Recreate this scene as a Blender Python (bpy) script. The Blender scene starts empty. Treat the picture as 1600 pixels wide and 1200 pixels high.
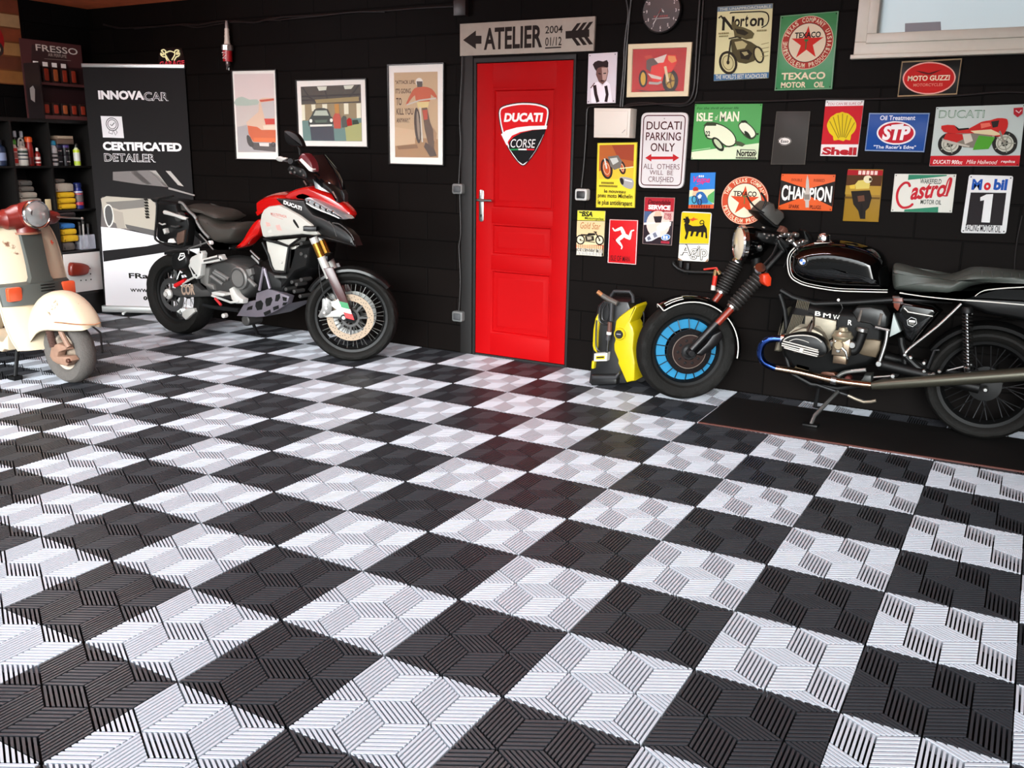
import bpy, bmesh, math, random
from mathutils import Vector, Matrix
SC = bpy.context.scene
COL = SC.collection
PI = math.pi
rnd = random.Random(7)

# ---------------------------------------------------------------- camera, sky, exposure
cam_d = bpy.data.cameras.new('camera')
cam_d.sensor_width = 36.0
cam_d.lens = 31.911
cam_d.clip_start = 0.05
cam = bpy.data.objects.new('camera', cam_d)
COL.objects.link(cam)
_R = Matrix(((.868500, .495425, .016187), (-.135350, .206045, .969137), (.476849, -.843963, .245645)))
cam.matrix_world = Matrix.Translation((1.0736, -1.8783, 1.4177)) @ _R.transposed().to_4x4()
SC.camera = cam
SC.view_settings.view_transform = 'Standard'
SC.view_settings.look = 'None'
SC.view_settings.gamma = 1.0
SC.view_settings.use_curve_mapping = False
SC.view_settings.exposure = 0.0

world = bpy.data.worlds.new('sky')
SC.world = world
world.use_nodes = True
_wn = world.node_tree.nodes
_bg = _wn['Background']
_sky = _wn.new('ShaderNodeTexSky')
_sky.sky_type = 'NISHITA'
_sky.sun_disc = False
_sky.sun_elevation = math.radians(17)
_sky.sun_rotation = math.radians(161)
_sky.dust_density = 6.0
_sky.ozone_density = 1.0
_hs = _wn.new('ShaderNodeHueSaturation')
_hs.inputs['Saturation'].default_value = .3
_tint = _wn.new('ShaderNodeMix'); _tint.data_type = 'RGBA'; _tint.blend_type = 'MULTIPLY'; _tint.inputs['Factor'].default_value = 1.0
_tint.inputs['B'].default_value = (.885, 1.0, 1.11, 1)
world.node_tree.links.new(_sky.outputs[0], _hs.inputs['Color'])
world.node_tree.links.new(_hs.outputs[0], _tint.inputs['A'])
world.node_tree.links.new(_tint.outputs['Result'], _bg.inputs[0])
_bg.inputs[1].default_value = 0.51
# the open garage door behind the camera lets the daylight in (a portal only guides the sampling, it gives off nothing)
_pd = bpy.data.lights.new('doorway_portal', 'AREA')
_pd.shape = 'RECTANGLE'; _pd.size = 9.6; _pd.size_y = 2.45
_pd.cycles.is_portal = True
_po = bpy.data.objects.new('doorway_portal', _pd); COL.objects.link(_po)
_po.location = (-1.5, -2.3, 1.22); _po.rotation_euler = (PI/2, 0, PI)
# the added, unseen ceiling strip lamps are built with the room

# ---------------------------------------------------------------- materials
def lin(h):
    h = h.lstrip('#')
    c = [int(h[i:i+2], 16)/255 for i in (0, 2, 4)]
    return tuple(x/12.92 if x <= .04045 else ((x+.055)/1.055)**2.4 for x in c)+(1.0,)
MATS = {}
def M(hexcol, rough=.5, metal=0.0, coat=0.0, noise=0.0, scale=30.0, bump=0.0, name=None, spec=None):
    key = (hexcol, rough, metal, coat, noise, scale, bump, name)
    if key in MATS: return MATS[key]
    m = bpy.data.materials.new(name or 'paint_'+hexcol)
    m.use_nodes = True
    nt = m.node_tree; b = nt.nodes['Principled BSDF']
    c = lin(hexcol)
    b.inputs['Base Color'].default_value = c
    b.inputs['Roughness'].default_value = rough
    b.inputs['Metallic'].default_value = metal
    if spec is not None: b.inputs['Specular IOR Level'].default_value = spec
    if coat:
        b.inputs['Coat Weight'].default_value = coat
        b.inputs['Coat Roughness'].default_value = .04
    if noise or bump:
        tc = nt.nodes.new('ShaderNodeTexCoord')
        nz = nt.nodes.new('ShaderNodeTexNoise'); nz.inputs['Scale'].default_value = scale; nz.inputs['Detail'].default_value = 5
        nt.links.new(tc.outputs['Object'], nz.inputs['Vector'])
        if noise:
            mx = nt.nodes.new('ShaderNodeMix'); mx.data_type = 'RGBA'
            mx.inputs['A'].default_value = tuple(max(0, x*(1-noise)) for x in c[:3])+(1,)
            mx.inputs['B'].default_value = tuple(min(1, x*(1+noise)) for x in c[:3])+(1,)
            nt.links.new(nz.outputs['Fac'], mx.inputs['Factor'])
            nt.links.new(mx.outputs['Result'], b.inputs['Base Color'])
        if bump:
            bp = nt.nodes.new('ShaderNodeBump'); bp.inputs['Strength'].default_value = bump; bp.inputs['Distance'].default_value = .01
            nt.links.new(nz.outputs['Fac'], bp.inputs['Height'])
            nt.links.new(bp.outputs['Normal'], b.inputs['Normal'])
    MATS[key] = m
    return m
def glass(hexcol='ffffff', rough=.02, alpha=.25, name='clear_plastic'):
    key = ('glass', hexcol, rough, alpha, name)
    if key in MATS: return MATS[key]
    m = bpy.data.materials.new(name); m.use_nodes = True
    b = m.node_tree.nodes['Principled BSDF']
    b.inputs['Base Color'].default_value = lin(hexcol)
    b.inputs['Roughness'].default_value = rough
    b.inputs['Alpha'].default_value = alpha
    MATS[key] = m
    return m
def emit(hexcol, strength, name):
    m = bpy.data.materials.new(name); m.use_nodes = True
    b = m.node_tree.nodes['Principled BSDF']
    b.inputs['Base Color'].default_value = lin(hexcol)
    b.inputs['Emission Color'].default_value = lin(hexcol)
    b.inputs['Emission Strength'].default_value = strength
    return m

# ---------------------------------------------------------------- mesh builder
# A builder works in an upright frame: a = along the frame's direction, b = up, c = out towards the room.
def smooth(poly, n=4, closed=True):
    P = [Vector(p) for p in poly]; N = len(P); out = []
    rng = range(N) if closed else range(N-1)
    for i in rng:
        if closed: p0, p1, p2, p3 = P[i-1], P[i], P[(i+1) % N], P[(i+2) % N]
        else: p0, p1, p2, p3 = P[max(i-1, 0)], P[i], P[i+1], P[min(i+2, N-1)]
        for k in range(n):
            t = k/n
            out.append(.5*((2*p1)+(p2-p0)*t+(2*p0-5*p1+4*p2-p3)*t*t+(3*p1-p0-3*p2+p3)*t**3))
    if not closed: out.append(P[-1])
    return [tuple(p) for p in out]
def area2(p): return sum(p[i-1][0]*p[i][1]-p[i][0]*p[i-1][1] for i in range(len(p)))
def inset(poly, d):
    """moves every corner inwards by d (counter-clockwise outline)"""
    N = len(poly); out = []
    for i in range(N):
        p0, p1, p2 = Vector(poly[i-1]), Vector(poly[i]), Vector(poly[(i+1) % N])
        e1 = (p1-p0); e2 = (p2-p1)
        if e1.length < 1e-9 or e2.length < 1e-9: out.append(tuple(p1)); continue
        e1.normalize(); e2.normalize()
        n1 = Vector((-e1.y, e1.x)); n2 = Vector((-e2.y, e2.x))
        n = n1+n2
        if n.length < 1e-6: out.append(tuple(p1)); continue
        n.normalize()
        k = max(.5, n.dot(n1))
        out.append(tuple(p1+n*(d/k)))
    return out
def ccw(poly): return list(poly) if area2(poly) > 0 else list(poly)[::-1]
def circle(cx, cy, r, n=24, ry=None, a0=0, a1=2*PI):
    ry = ry or r
    full = abs(a1-a0-2*PI) < 1e-6
    return [(cx+r*math.cos(a0+(a1-a0)*i/(n if full else n-1)), cy+ry*math.sin(a0+(a1-a0)*i/(n if full else n-1))) for i in range(n)]
def rrect(x0, y0, x1, y1, r, n=5):
    out = []
    for cx, cy, a in ((x1-r, y1-r, 0), (x0+r, y1-r, PI/2), (x0+r, y0+r, PI), (x1-r, y0+r, 1.5*PI)):
        out += [(cx+r*math.cos(a+PI/2*i/n), cy+r*math.sin(a+PI/2*i/n)) for i in range(n+1)]
    return out
def star(cx, cy, r, k=.382, n=5):
    return [(cx+(r if i % 2 == 0 else r*k)*math.sin(i*PI/n), cy+(r if i % 2 == 0 else r*k)*math.cos(i*PI/n)) for i in range(2*n)]
def ribbon(pts, w, closed=False):
    """outline of a stroke of width w along pts"""
    P = [Vector(p) for p in pts]; L = []; R = []; N = len(P)
    for i in range(N):
        if closed: t = P[(i+1) % N]-P[i-1]
        else: t = P[min(i+1, N-1)]-P[max(i-1, 0)]
        t = t.normalized() if t.length > 1e-9 else Vector((1, 0))
        ww = w[i] if isinstance(w, (list, tuple)) else w
        n = Vector((-t.y, t.x))*ww/2
        L.append(tuple(P[i]+n)); R.append(tuple(P[i]-n))
    return L, R

class MB:
    def __init__(s, org=(0, 0), ang=0.0):
        s.v = []; s.f = []; s.m = []; s.mats = []
        s.frame(org, ang)
    def frame(s, org, ang=0.0, z=0.0):
        a = math.radians(ang)
        s.o = Vector((org[0], org[1], z)); s.da = Vector((math.cos(a), math.sin(a), 0)); s.dc = Vector((math.sin(a), -math.cos(a), 0)); s.db = Vector((0, 0, 1))
        return s
    def W(s, a, b, c=0.0): return s.o+s.da*a+s.db*b+s.dc*c
    def mi(s, mat):
        if mat not in s.mats: s.mats.append(mat)
        return s.mats.index(mat)
    def add(s, verts, faces, mat):
        k = len(s.v); i = s.mi(mat)
        s.v += [tuple(v) for v in verts]
        for f in faces: s.f.append([k+x for x in f]); s.m.append(i)
    def loops(s, loops, mat, cap0=True, cap1=True, closed=True):
        n = len(loops[0]); F = []; V = [v for L in loops for v in L]
        for j in range(len(loops)-1):
            for i in range(n if closed else n-1):
                a = j*n+i; b = j*n+(i+1) % n
                F.append((a, b, b+n, a+n))
        if cap0: F.append(tuple(range(n))[::-1])
        if cap1: F.append(tuple(range((len(loops)-1)*n, len(loops)*n)))
        s.add(V, F, mat)
    def flat(s, poly, c, mat):
        s.add([s.W(a, b, c) for a, b in ccw(poly)], [tuple(range(len(poly)))], mat)
    def stroke(s, pts, w, c, mat, closed=False):
        L, R = ribbon(pts, w, closed); n = len(L)
        s.add([s.W(a, b, c) for a, b in L+R], [(i, (i+1) % n, n+(i+1) % n, n+i) for i in range(n if closed else n-1)], mat)
    def prism(s, poly, c0, c1, mat, bev=0.0, back=False):
        """outline extruded from c0 (behind) to c1 (front), front edge rounded by bev"""
        P = ccw(poly); L = []
        if bev and back: L += [(inset(P, bev), c0), (P, c0+bev)]
        else: L += [(P, c0)]
        if bev: L += [(P, c1-bev), (inset(P, bev*.35), c1-bev*.3), (inset(P, bev), c1)]
        else: L += [(P, c1)]
        s.loops([[s.W(a, b, c) for a, b in q] for q, c in L], mat)
    def puff(s, poly, c, w, ins, mat, n=5, p=2.0, tap=None):
        """a rounded body: the outline at the middle plane c, swelling to half width w either side, rim rounded by ins"""
        P = ccw(poly); L = []
        for k in range(-n, n+1):
            t = math.sin(k/n*PI/2)
            d = ins*(1-(max(0, 1-abs(t)**p))**(1/p))
            k_ = lambda a: 1 if not tap else 1-(1-tap[2])*min(1, max(0, (a-tap[0])/(tap[1]-tap[0])))
            L.append([s.W(a, b, c+w*t*k_(a)) for a, b in (inset(P, d) if d > 1e-6 else P)])
        s.loops(L, mat)
    def box(s, a0, b0, c0, a1, b1, c1, mat, bev=0.0):
        s.prism([(a0, b0), (a1, b0), (a1, b1), (a0, b1)], c0, c1, mat, bev, back=bool(bev))
    def lathe(s, p, d, prof, mat, n=24, cap=True):
        """p world point, d world axis, prof [(radius, along)]"""
        p = Vector(p); d = Vector(d).normalized()
        x = d.orthogonal().normalized(); y = d.cross(x)
        s.loops([[p+d*h+(x*math.cos(2*PI*i/n)+y*math.sin(2*PI*i/n))*max(r, 1e-5) for i in range(n)] for r, h in prof], mat, cap, cap)
    def tube(s, pts, r, mat, n=8, sm=0, closed=False, cap=True):
        """round bar along world points"""
        if sm: pts = smooth(pts, sm, closed)
        P = [Vector(p) for p in pts]; N = len(P); L = []
        up = None
        for i in range(N):
            if closed: t = P[(i+1) % N]-P[i-1]
            else: t = P[min(i+1, N-1)]-P[max(i-1, 0)]
            t.normalize()
            if up is None: up = t.orthogonal().normalized()
            up = (up-t*up.dot(t))
            up = up.normalized() if up.length > 1e-6 else t.orthogonal().normalized()
            q = t.cross(up)
            rr = r[min(i*len(r)//N, len(r)-1)] if isinstance(r, (list, tuple)) else r
            L.append([P[i]+(up*math.cos(2*PI*k/n)+q*math.sin(2*PI*k/n))*rr for k in range(n)])
        if closed: L.append(L[0]); cap = False
        s.loops(L, mat, cap, cap)
    def rod(s, pts, r, mat, n=8, sm=0, closed=False):
        """tube along frame points (a, b, c)"""
        s.tube([s.W(*p) for p in pts], r, mat, n, sm, closed)
    def ball(s, p, r, mat, n=12, sz=1.0):
        s.lathe(p, (0, 0, 1), [(r*math.sin(PI*k/8), -r*sz*math.cos(PI*k/8)) for k in range(9)], mat, n, False)
    def cyl(s, a, b, c0, c1, r, mat, n=20, bev=0.0):
        """round boss standing out along c"""
        p = s.W(a, b, c0); h = c1-c0
        pr = [(r, 0), (r, h-bev), (r-bev, h)] if bev else [(r, 0), (r, h)]
        s.lathe(p, s.dc, pr, mat, n)
    def ring(s, a, b, c0, c1, r0, r1, mat, n=32):
        s.lathe(s.W(a, b, c0), s.dc, [(r0, 0), (r1, 0), (r1, c1-c0), (r0, c1-c0), (r0, 0)], mat, n, False)
    def text(s, txt, box, c, mat, shear=0.0, bold=0.0, depth=0.0, fn=None):
        """lettering fitted to the box ((a0,b0),(a1,b1)) on the frame plane at height c"""
        V, F = glyphs(txt, shear, bold)
        (a0, b0), (a1, b1) = box
        if a0 > a1: a0, a1 = a1, a0
        if b0 > b1: b0, b1 = b1, b0
        P = [(a0+x*(a1-a0), b0+y*(b1-b0)) for x, y in V]
        if fn: P = [fn(*p) for p in P]
        s.add([s.W(a, b, c) for a, b in P], F, mat)
    def arctext(s, txt, cx, cy, r, h, ang0, ang1, c, mat, bold=.02, inward=False, sx=1.0):
        """letters set around a circle from ang0 to ang1 (degrees, clockwise from the top)"""
        n = len(txt)
        for i, ch in enumerate(txt):
            if ch == ' ': continue
            t = math.radians(ang0+(ang1-ang0)*(i+.5)/n)
            V, F = glyphs(ch, 0, bold)
            w = abs(math.radians(ang1-ang0))*r/n*.78*(.45 if ch in 'I.' else 1)
            P = []
            for x, y in V:
                x = (x-.5)*w; y = (y-.5)*h
                if inward: x, y = -x, -y
                P.append((cx+((r+y)*math.sin(t)+x*math.cos(t))*sx, cy+(r+y)*math.cos(t)-x*math.sin(t)))
            s.add([s.W(a, b, c) for a, b in P], F, mat)
    def build(s, name, parent=None, loc=None, sharp=35, sub=0, recalc=True):
        o = Vector(loc) if loc is not None else (Vector(parent['_loc']) if parent is not None else Vector((0, 0, 0)))
        me = bpy.data.meshes.new(name)
        me.from_pydata([tuple(Vector(v)-o) for v in s.v], [], s.f)
        for m in s.mats: me.materials.append(m)
        me.polygons.foreach_set('material_index', s.m)
        me.update()
        if recalc:
            bm = bmesh.new(); bm.from_mesh(me)
            bmesh.ops.recalc_face_normals(bm, faces=bm.faces)
            bm.to_mesh(me); bm.free()
        me.shade_smooth()
        me.set_sharp_from_angle(angle=math.radians(sharp))
        ob = bpy.data.objects.new(name, me); COL.objects.link(ob)
        if sub:
            md = ob.modifiers.new('subdivision', 'SUBSURF'); md.levels = sub; md.render_levels = sub
        ob['_loc'] = tuple(o)
        if parent is not None: ob.parent = parent
        else: ob.location = o
        return ob
_G = {}
def glyphs(txt, shear=0.0, bold=0.0):
    k = (txt, shear, bold)
    if k in _G: return _G[k]
    cu = bpy.data.curves.new('lettering', 'FONT'); cu.body = txt; cu.resolution_u = 3; cu.shear = shear; cu.offset = bold
    ob = bpy.data.objects.new('lettering', cu); COL.objects.link(ob)
    dg = bpy.context.evaluated_depsgraph_get()
    me = bpy.data.meshes.new_from_object(ob.evaluated_get(dg))
    V = [(v.co.x, v.co.y) for v in me.vertices]; F = [tuple(p.vertices) for p in me.polygons]
    COL.objects.unlink(ob); bpy.data.objects.remove(ob); bpy.data.curves.remove(cu); bpy.data.meshes.remove(me)
    x0 = min(v[0] for v in V); x1 = max(v[0] for v in V); y0 = min(v[1] for v in V); y1 = max(v[1] for v in V)
    _G[k] = ([((x-x0)/max(x1-x0, 1e-6), (y-y0)/max(y1-y0, 1e-6)) for x, y in V], F)
    return _G[k]
def tag(o, label, cat, group=None, kind=None):
    if label: o['label'] = label
    if cat: o['category'] = cat
    if group: o['group'] = group
    if kind: o['kind'] = kind
    return o
def thing(name, label, cat, loc, group=None):
    o = bpy.data.objects.new(name, None); COL.objects.link(o)
    o.location = loc; o['_loc'] = tuple(loc); o.empty_display_size = .1
    return tag(o, label, cat, group)
def struct(o):
    o['kind'] = 'structure'; return o

# common materials
BLACK = M('060606', .5, spec=.3); GLOSS = M('040404', .2, spec=.4, name='black_gloss_paint'); RUB = M('0e0e10', .75, bump=.25, scale=90, name='rubber')
STEEL = M('b9b9b6', .28, 1.0, name='bright_metal'); CHROME = M('dedede', .16, 1.0, name='chrome'); ALU = M('8f8d85', .42, .85, noise=.15, name='cast_metal'); DKM = M('2b2b2c', .4, .7, name='dark_metal')
WHITE = M('e9e7e2', .4); RED = M('d01310', .3); PLB = M('0c0c0c', .35, name='black_plastic')
# ---------------------------------------------------------------- room shell
Y0 = 3.6; XL = -6.3; XR = 3.3; YR = -2.3; ZC = 2.57
def wall_mat(name, base, sx):
    m = bpy.data.materials.new(name); m.use_nodes = True
    nt = m.node_tree; b = nt.nodes['Principled BSDF']; N = nt.nodes.new; L = nt.links.new
    tc = N('ShaderNodeTexCoord'); mp = N('ShaderNodeMapping'); L(tc.outputs['Object'], mp.inputs['Vector'])
    mp.inputs['Rotation'].default_value = (PI/2, 0, 0) if sx == 'x' else (PI/2, PI/2, 0)
    sep = N('ShaderNodeSeparateXYZ'); cmb = N('ShaderNodeCombineXYZ'); L(tc.outputs['Object'], sep.inputs[0])
    L(sep.outputs['X' if sx == 'x' else 'Y'], cmb.inputs['X']); L(sep.outputs['Z'], cmb.inputs['Y'])
    br = N('ShaderNodeTexBrick'); L(cmb.outputs[0], br.inputs['Vector'])
    br.inputs['Scale'].default_value = 1.0; br.inputs['Brick Width'].default_value = .5; br.inputs['Row Height'].default_value = .2
    br.inputs['Mortar Size'].default_value = .006; br.inputs['Mortar Smooth'].default_value = .6
    br.inputs['Color1'].default_value = (1, 1, 1, 1); br.inputs['Color2'].default_value = (.72, .72, .72, 1); br.inputs['Mortar'].default_value = (.25, .25, .25, 1)
    nz = N('ShaderNodeTexNoise'); nz.inputs['Scale'].default_value = 60; nz.inputs['Detail'].default_value = 8; L(tc.outputs['Object'], nz.inputs['Vector'])
    n2 = N('ShaderNodeTexNoise'); n2.inputs['Scale'].default_value = 2.2; n2.inputs['Detail'].default_value = 4; L(tc.outputs['Object'], n2.inputs['Vector'])
    mx = N('ShaderNodeMix'); mx.data_type = 'RGBA'; mx.inputs['A'].default_value = lin(base); mx.inputs['B'].default_value = tuple(x*1.9 for x in lin(base)[:3])+(1,)
    L(n2.outputs['Fac'], mx.inputs['Factor'])
    m2 = N('ShaderNodeMix'); m2.data_type = 'RGBA'; m2.blend_type = 'MULTIPLY'; m2.inputs['Factor'].default_value = 1
    L(mx.outputs['Result'], m2.inputs['A']); L(br.outputs['Color'], m2.inputs['B']); L(m2.outputs['Result'], b.inputs['Base Color'])
    b.inputs['Roughness'].default_value = .62; b.inputs['Specular IOR Level'].default_value = .07
    ad = N('ShaderNodeMath'); ad.operation = 'MULTIPLY_ADD'; L(nz.outputs['Fac'], ad.inputs[0]); ad.inputs[1].default_value = .18
    rgb = N('ShaderNodeRGBToBW'); L(br.outputs['Color'], rgb.inputs[0]); L(rgb.outputs[0], ad.inputs[2])
    bp = N('ShaderNodeBump'); bp.inputs['Strength'].default_value = .55; bp.inputs['Distance'].default_value = .006
    L(ad.outputs[0], bp.inputs['Height']); L(bp.outputs['Normal'], b.inputs['Normal'])
    return m
WB = wall_mat('black_painted_block_wall', '090605', 'x'); WL = wall_mat('black_painted_block_side_wall', '070606', 'y')
mb = MB((0, Y0)); b_ = mb.box
DX0, DX1, DZ = -2.352, -1.588, 2.035      # doorway
WX0, WX1, WZ0, WZ1 = .092, 1.06, 1.957, 2.46   # window opening
mb.box(XL-.2, -.05, -.2, DX0, ZC, 0, WB); mb.box(DX0, DZ, -.2, DX1, ZC, 0, WB); mb.box(DX1, -.05, -.2, WX0, ZC, 0, WB)
mb.box(WX0, -.05, -.2, WX1, WZ0, 0, WB); mb.box(WX0, WZ1, -.2, WX1, ZC, 0, WB); mb.box(WX1, -.05, -.2, XR+.2, ZC, 0, WB)
struct(mb.build('wall_back'))
mb = MB(); mb.add([(XL, YR, -.05), (XL, Y0, -.05), (XL, Y0, ZC), (XL, YR, ZC), (XL-.2, YR, -.05), (XL-.2, Y0, -.05), (XL-.2, Y0, ZC), (XL-.2, YR, ZC)], [(0, 1, 2, 3), (4, 5, 6, 7), (0, 4, 7, 3), (1, 5, 6, 2), (3, 2, 6, 7), (0, 1, 5, 4)], WL); struct(mb.build('wall_left'))
mb = MB(); mb.add([(XR, YR, -.05), (XR, Y0, -.05), (XR, Y0, ZC), (XR, YR, ZC), (XR+.2, YR, -.05), (XR+.2, Y0, -.05), (XR+.2, Y0, ZC), (XR+.2, YR, ZC)], [(0, 1, 2, 3), (4, 5, 6, 7), (0, 4, 7, 3), (1, 5, 6, 2), (3, 2, 6, 7), (0, 1, 5, 4)], WL); struct(mb.build('wall_right'))
CEIL = M('ee6c3a', .8, noise=.35, scale=9, bump=.2, name='terracotta_ceiling')
mb = MB((0, Y0)); mb.box(XL-.2, ZC, -.2, XR+.2, ZC+.12, Y0-YR, CEIL)
struct(mb.build('ceiling'))
# unseen tube lamps added under the ceiling to brighten the upper walls
TUBE = emit('fdfaff', 190.0, 'added_tube_light')
for x_, y_ in ((-4.3, 1.5), (-.9, 1.3)):
    mb = MB((0, 0)); mb.frame((x_, y_)); mb.box(-.65, ZC-.25, -.02, .65, ZC-.235, .02, M('d8d6d0', .5), .004); mb.rod([(-.5, ZC-.24, 0), (-.5, ZC, 0)], .005, BLACK, 6); mb.rod([(.5, ZC-.24, 0), (.5, ZC, 0)], .005, BLACK, 6); lf = struct(mb.build('added_ceiling_lamp', loc=(x_, y_, ZC-.05)))
    mb = MB((x_, y_)); mb.rod([(-.6, ZC-.27, 0), (.6, ZC-.27, 0)], .016, TUBE, 12); mb.build('added_lamp_tube', lf)
# slatted click tiles, .4 m square, black and white in turn
TW = M('c1c5cd', .38, noise=.04, scale=14, name='white_floor_tile'); TB = M('2f3034', .42, noise=.15, scale=14, name='black_floor_tile'); SLAB = M('070707', .9, noise=.2, name='blackened_slab')  # slab coloured near black to put shade into the gaps between slats
def clip(P, ax, lim, sign):
    out = []
    for i in range(len(P)):
        p, q = P[i-1], P[i]; dp = (p[ax]-lim)*sign; dq = (q[ax]-lim)*sign
        if (dp < 0) != (dq < 0):
            t = dp/(dp-dq); out.append((p[0]+(q[0]-p[0])*t, p[1]+(q[1]-p[1])*t))
        if dq >= 0: out.append(q)
    return out
def tile_slats():
    T = []
    R = [((0, 0), (.25, .14), (0, .36)), ((.25, .14), (0, .36), (.25, -.14)), ((.25, .5), (.25, -.14), (.25, .14))]   # corner, slat direction, stacking direction
    for i in range(-4, 5):
        for j in range(-3, 4):
            ox, oy = i*.5+j*.25, j*.5
            for o, d, e in R:
                n = 8
                for k in range(n):
                    t0, t1 = (k+.22)/n, (k+.78)/n
                    P = [(ox+o[0]+d[0]*u+e[0]*t, oy+o[1]+d[1]*u+e[1]*t) for u, t in ((.025, t0), (.975, t0), (.975, t1), (.025, t1))]
                    P = ccw(P)
                    for ax, lim, sg in ((0, .004, 1), (0, .996, -1), (1, .004, 1), (1, .996, -1)):
                        P = clip(P, ax, lim, sg)
                        if len(P) < 3: break
                    if len(P) >= 3 and area2(P) > 2e-5: T.append(P)
    return T
SL = tile_slats()
def tile_floor():
    V = []; F = []; Mi = []
    for a in range(-16, 6):
        for b in range(-6, 9):
            w = 0 if (a+b) % 2 == 0 else 1
            for P in SL:
                n = len(P); k = len(V)
                V += [((a+x)*.4, (b+y)*.4, 0.0) for x, y in P]+[((a+x)*.4, (b+y)*.4, -.03) for x, y in inset(P, .007)]
                F.append(tuple(range(k, k+n)))
                F += [(k+i, k+n+i, k+n+(i+1) % n, k+(i+1) % n) for i in range(n)]
                Mi += [w]*(n+1)
    me = bpy.data.meshes.new('floor'); me.from_pydata(V, [], F)
    me.materials.append(TW); me.materials.append(TB); me.polygons.foreach_set('material_index', Mi); me.update()
    o = bpy.data.objects.new('floor', me); COL.objects.link(o); return o
fl = struct(tile_floor()); fl['_loc'] = (0, 0, 0)
mb = MB(); mb.frame((0, 0)); mb.add([(XL-.2, YR-.1, -.031), (XR+.2, YR-.1, -.031), (XR+.2, Y0+.2, -.031), (XL-.2, Y0+.2, -.031), (XL-.2, YR-.1, -.1), (XR+.2, YR-.1, -.1), (XR+.2, Y0+.2, -.1), (XL-.2, Y0+.2, -.1)], [(0, 1, 2, 3), (4, 5, 6, 7), (0, 1, 5, 4), (1, 2, 6, 5), (2, 3, 7, 6), (3, 0, 4, 7)], SLAB)
# black and white backing webs below the slats
struct(mb.build('floor_slab'))
# threshold strip along the back wall
# driveway outside the open garage door
mb = MB(); DRV = M('55534f', .9, noise=.15, scale=3, name='driveway_concrete')
mb.add([(-14, -16, -.06), (12, -16, -.06), (12, YR-.1, -.06), (-14, YR-.1, -.06), (-14, -16, -.2), (12, -16, -.2), (12, YR-.1, -.2), (-14, YR-.1, -.2)], [(0, 1, 2, 3), (4, 5, 6, 7), (0, 1, 5, 4), (1, 2, 6, 5), (2, 3, 7, 6), (3, 0, 4, 7)], DRV)
struct(mb.build('driveway'))

# red panelled door
DR = M('a00307', .5, noise=.05, scale=4, name='red_door_paint', spec=.1); FRM = M('0d0a09', .6, noise=.2, name='dark_door_frame')
door = struct(thing('door_1', None, None, (-1.97, Y0-.005, 0)))
mb = MB((0, Y0)); x0, x1 = -2.327, -1.61; z0, z1 = .018, 2.0
mb.box(x0, z0, -.045, x1, z1, -.006, DR)
# stiles and rails stand out round three sunk panels
pan = [(.515+.0, .0)]
xa, xb = x0+.125, x1-.118
PZ = [(1.05, 1.84), (.73, .95), (.175, .63)]
lv = [z0]+[z for p in PZ[::-1] for z in p]+[z1]
mb.box(x0, z0, -.02, xa, z1, .008, DR, .002); mb.box(xb, z0, -.02, x1, z1, .008, DR, .002)
for k in range(0, len(lv), 2): mb.box(xa-.002, lv[k], -.02, xb+.002, lv[k+1], .0075, DR, .0015)
mb.build('door_leaf', door)
for za, zb in PZ:
    mb = MB((0, Y0)); o = [(xa, za), (xb, za), (xb, zb), (xa, zb)]
    R_ = [(0, .008), (.012, .006), (.02, -.004), (.03, -.004), (.055, .005), (.06, .005)]
    mb.loops([[mb.W(a, b, c) for a, b in inset(o, d)] for d, c in R_], DR, cap0=False)
    mb.build('raised_panel', door)
hp = MB((0, Y0)); hp.prism(rrect(-2.302, .955, -2.262, 1.175, .018), .008, .015, STEEL, .003); hp.cyl(-2.282, 1.0, .015, .018, .006, BLACK, 12); hp.box(-2.285, .985, .015, -2.279, 1.0, .0175, BLACK)
hpo = hp.build('handle_plate', door)
hp = MB((0, Y0)); hp.rod([(-2.29, 1.105, .012), (-2.29, 1.105, .055), (-2.26, 1.105, .062), (-2.17, 1.105, .06)], .009, STEEL, 10, 3); hp.build('lever_handle', hpo)
mb = MB((0, Y0))
for a0, a1, c0, c1 in ((DX0, x0-.004, 0, .0), (x1+.004, DX1, 0, 0)): mb.box(a0, 0, -.19, a1, DZ, .012, FRM, .003)
mb.box(DX0, z1+.004, -.19, DX1, DZ, .0125, FRM, .003)
mb.box(DX0+.02, 0, -.19, DX1-.02, z1, -.1, FRM)
mb.box(DX0, -.013, -.1, DX1, .012, .0, FRM)
struct(mb.build('trim_1'))
# plank casing left of the doorway
mb = MB((0, Y0)); mb.box(-2.455, 0, -.02, -2.36, 2.06, .01, FRM, .003); struct(mb.build('trim_2'))

# window high on the right
win = struct(thing('window_1', None, None, (.58, Y0, WZ0)))
PVC = M('cfc9bb', .4, noise=.05, name='off_white_window_frame')
def frame_rect(mb, a0, b0, a1, b1, w, c0, c1, mat, bev=.004):
    mb.box(a0, b0, c0, a1, b0+w, c1, mat, bev); mb.box(a0, b1-w, c0, a1, b1, c1, mat, bev)
    mb.box(a0, b0+w, c0, a0+w, b1-w, c1, mat, bev); mb.box(a1-w, b0+w, c0, a1, b1-w, c1, mat, bev)
mb = MB((0, Y0)); frame_rect(mb, WX0, WZ0, WX1, WZ1, .075, -.12, .035, PVC); mb.box(WX0-.012, WZ0-.012, -.03, WX1+.02, WZ0+.01, .055, PVC, .004); mb.build('window_frame', win)
mb = MB((0, Y0)); frame_rect(mb, WX0+.06, WZ0+.065, WX1-.06, WZ1-.06, .05, -.08, .05, PVC); so = mb.build('sash', win)
FROST = bpy.data.materials.new('frosted_window_pane'); FROST.use_nodes = True
_b = FROST.node_tree.nodes['Principled BSDF']; _b.inputs['Base Color'].default_value = (.75, .76, .72, 1); _b.inputs['Roughness'].default_value = .35; _b.inputs['Transmission Weight'].default_value = .75
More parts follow.
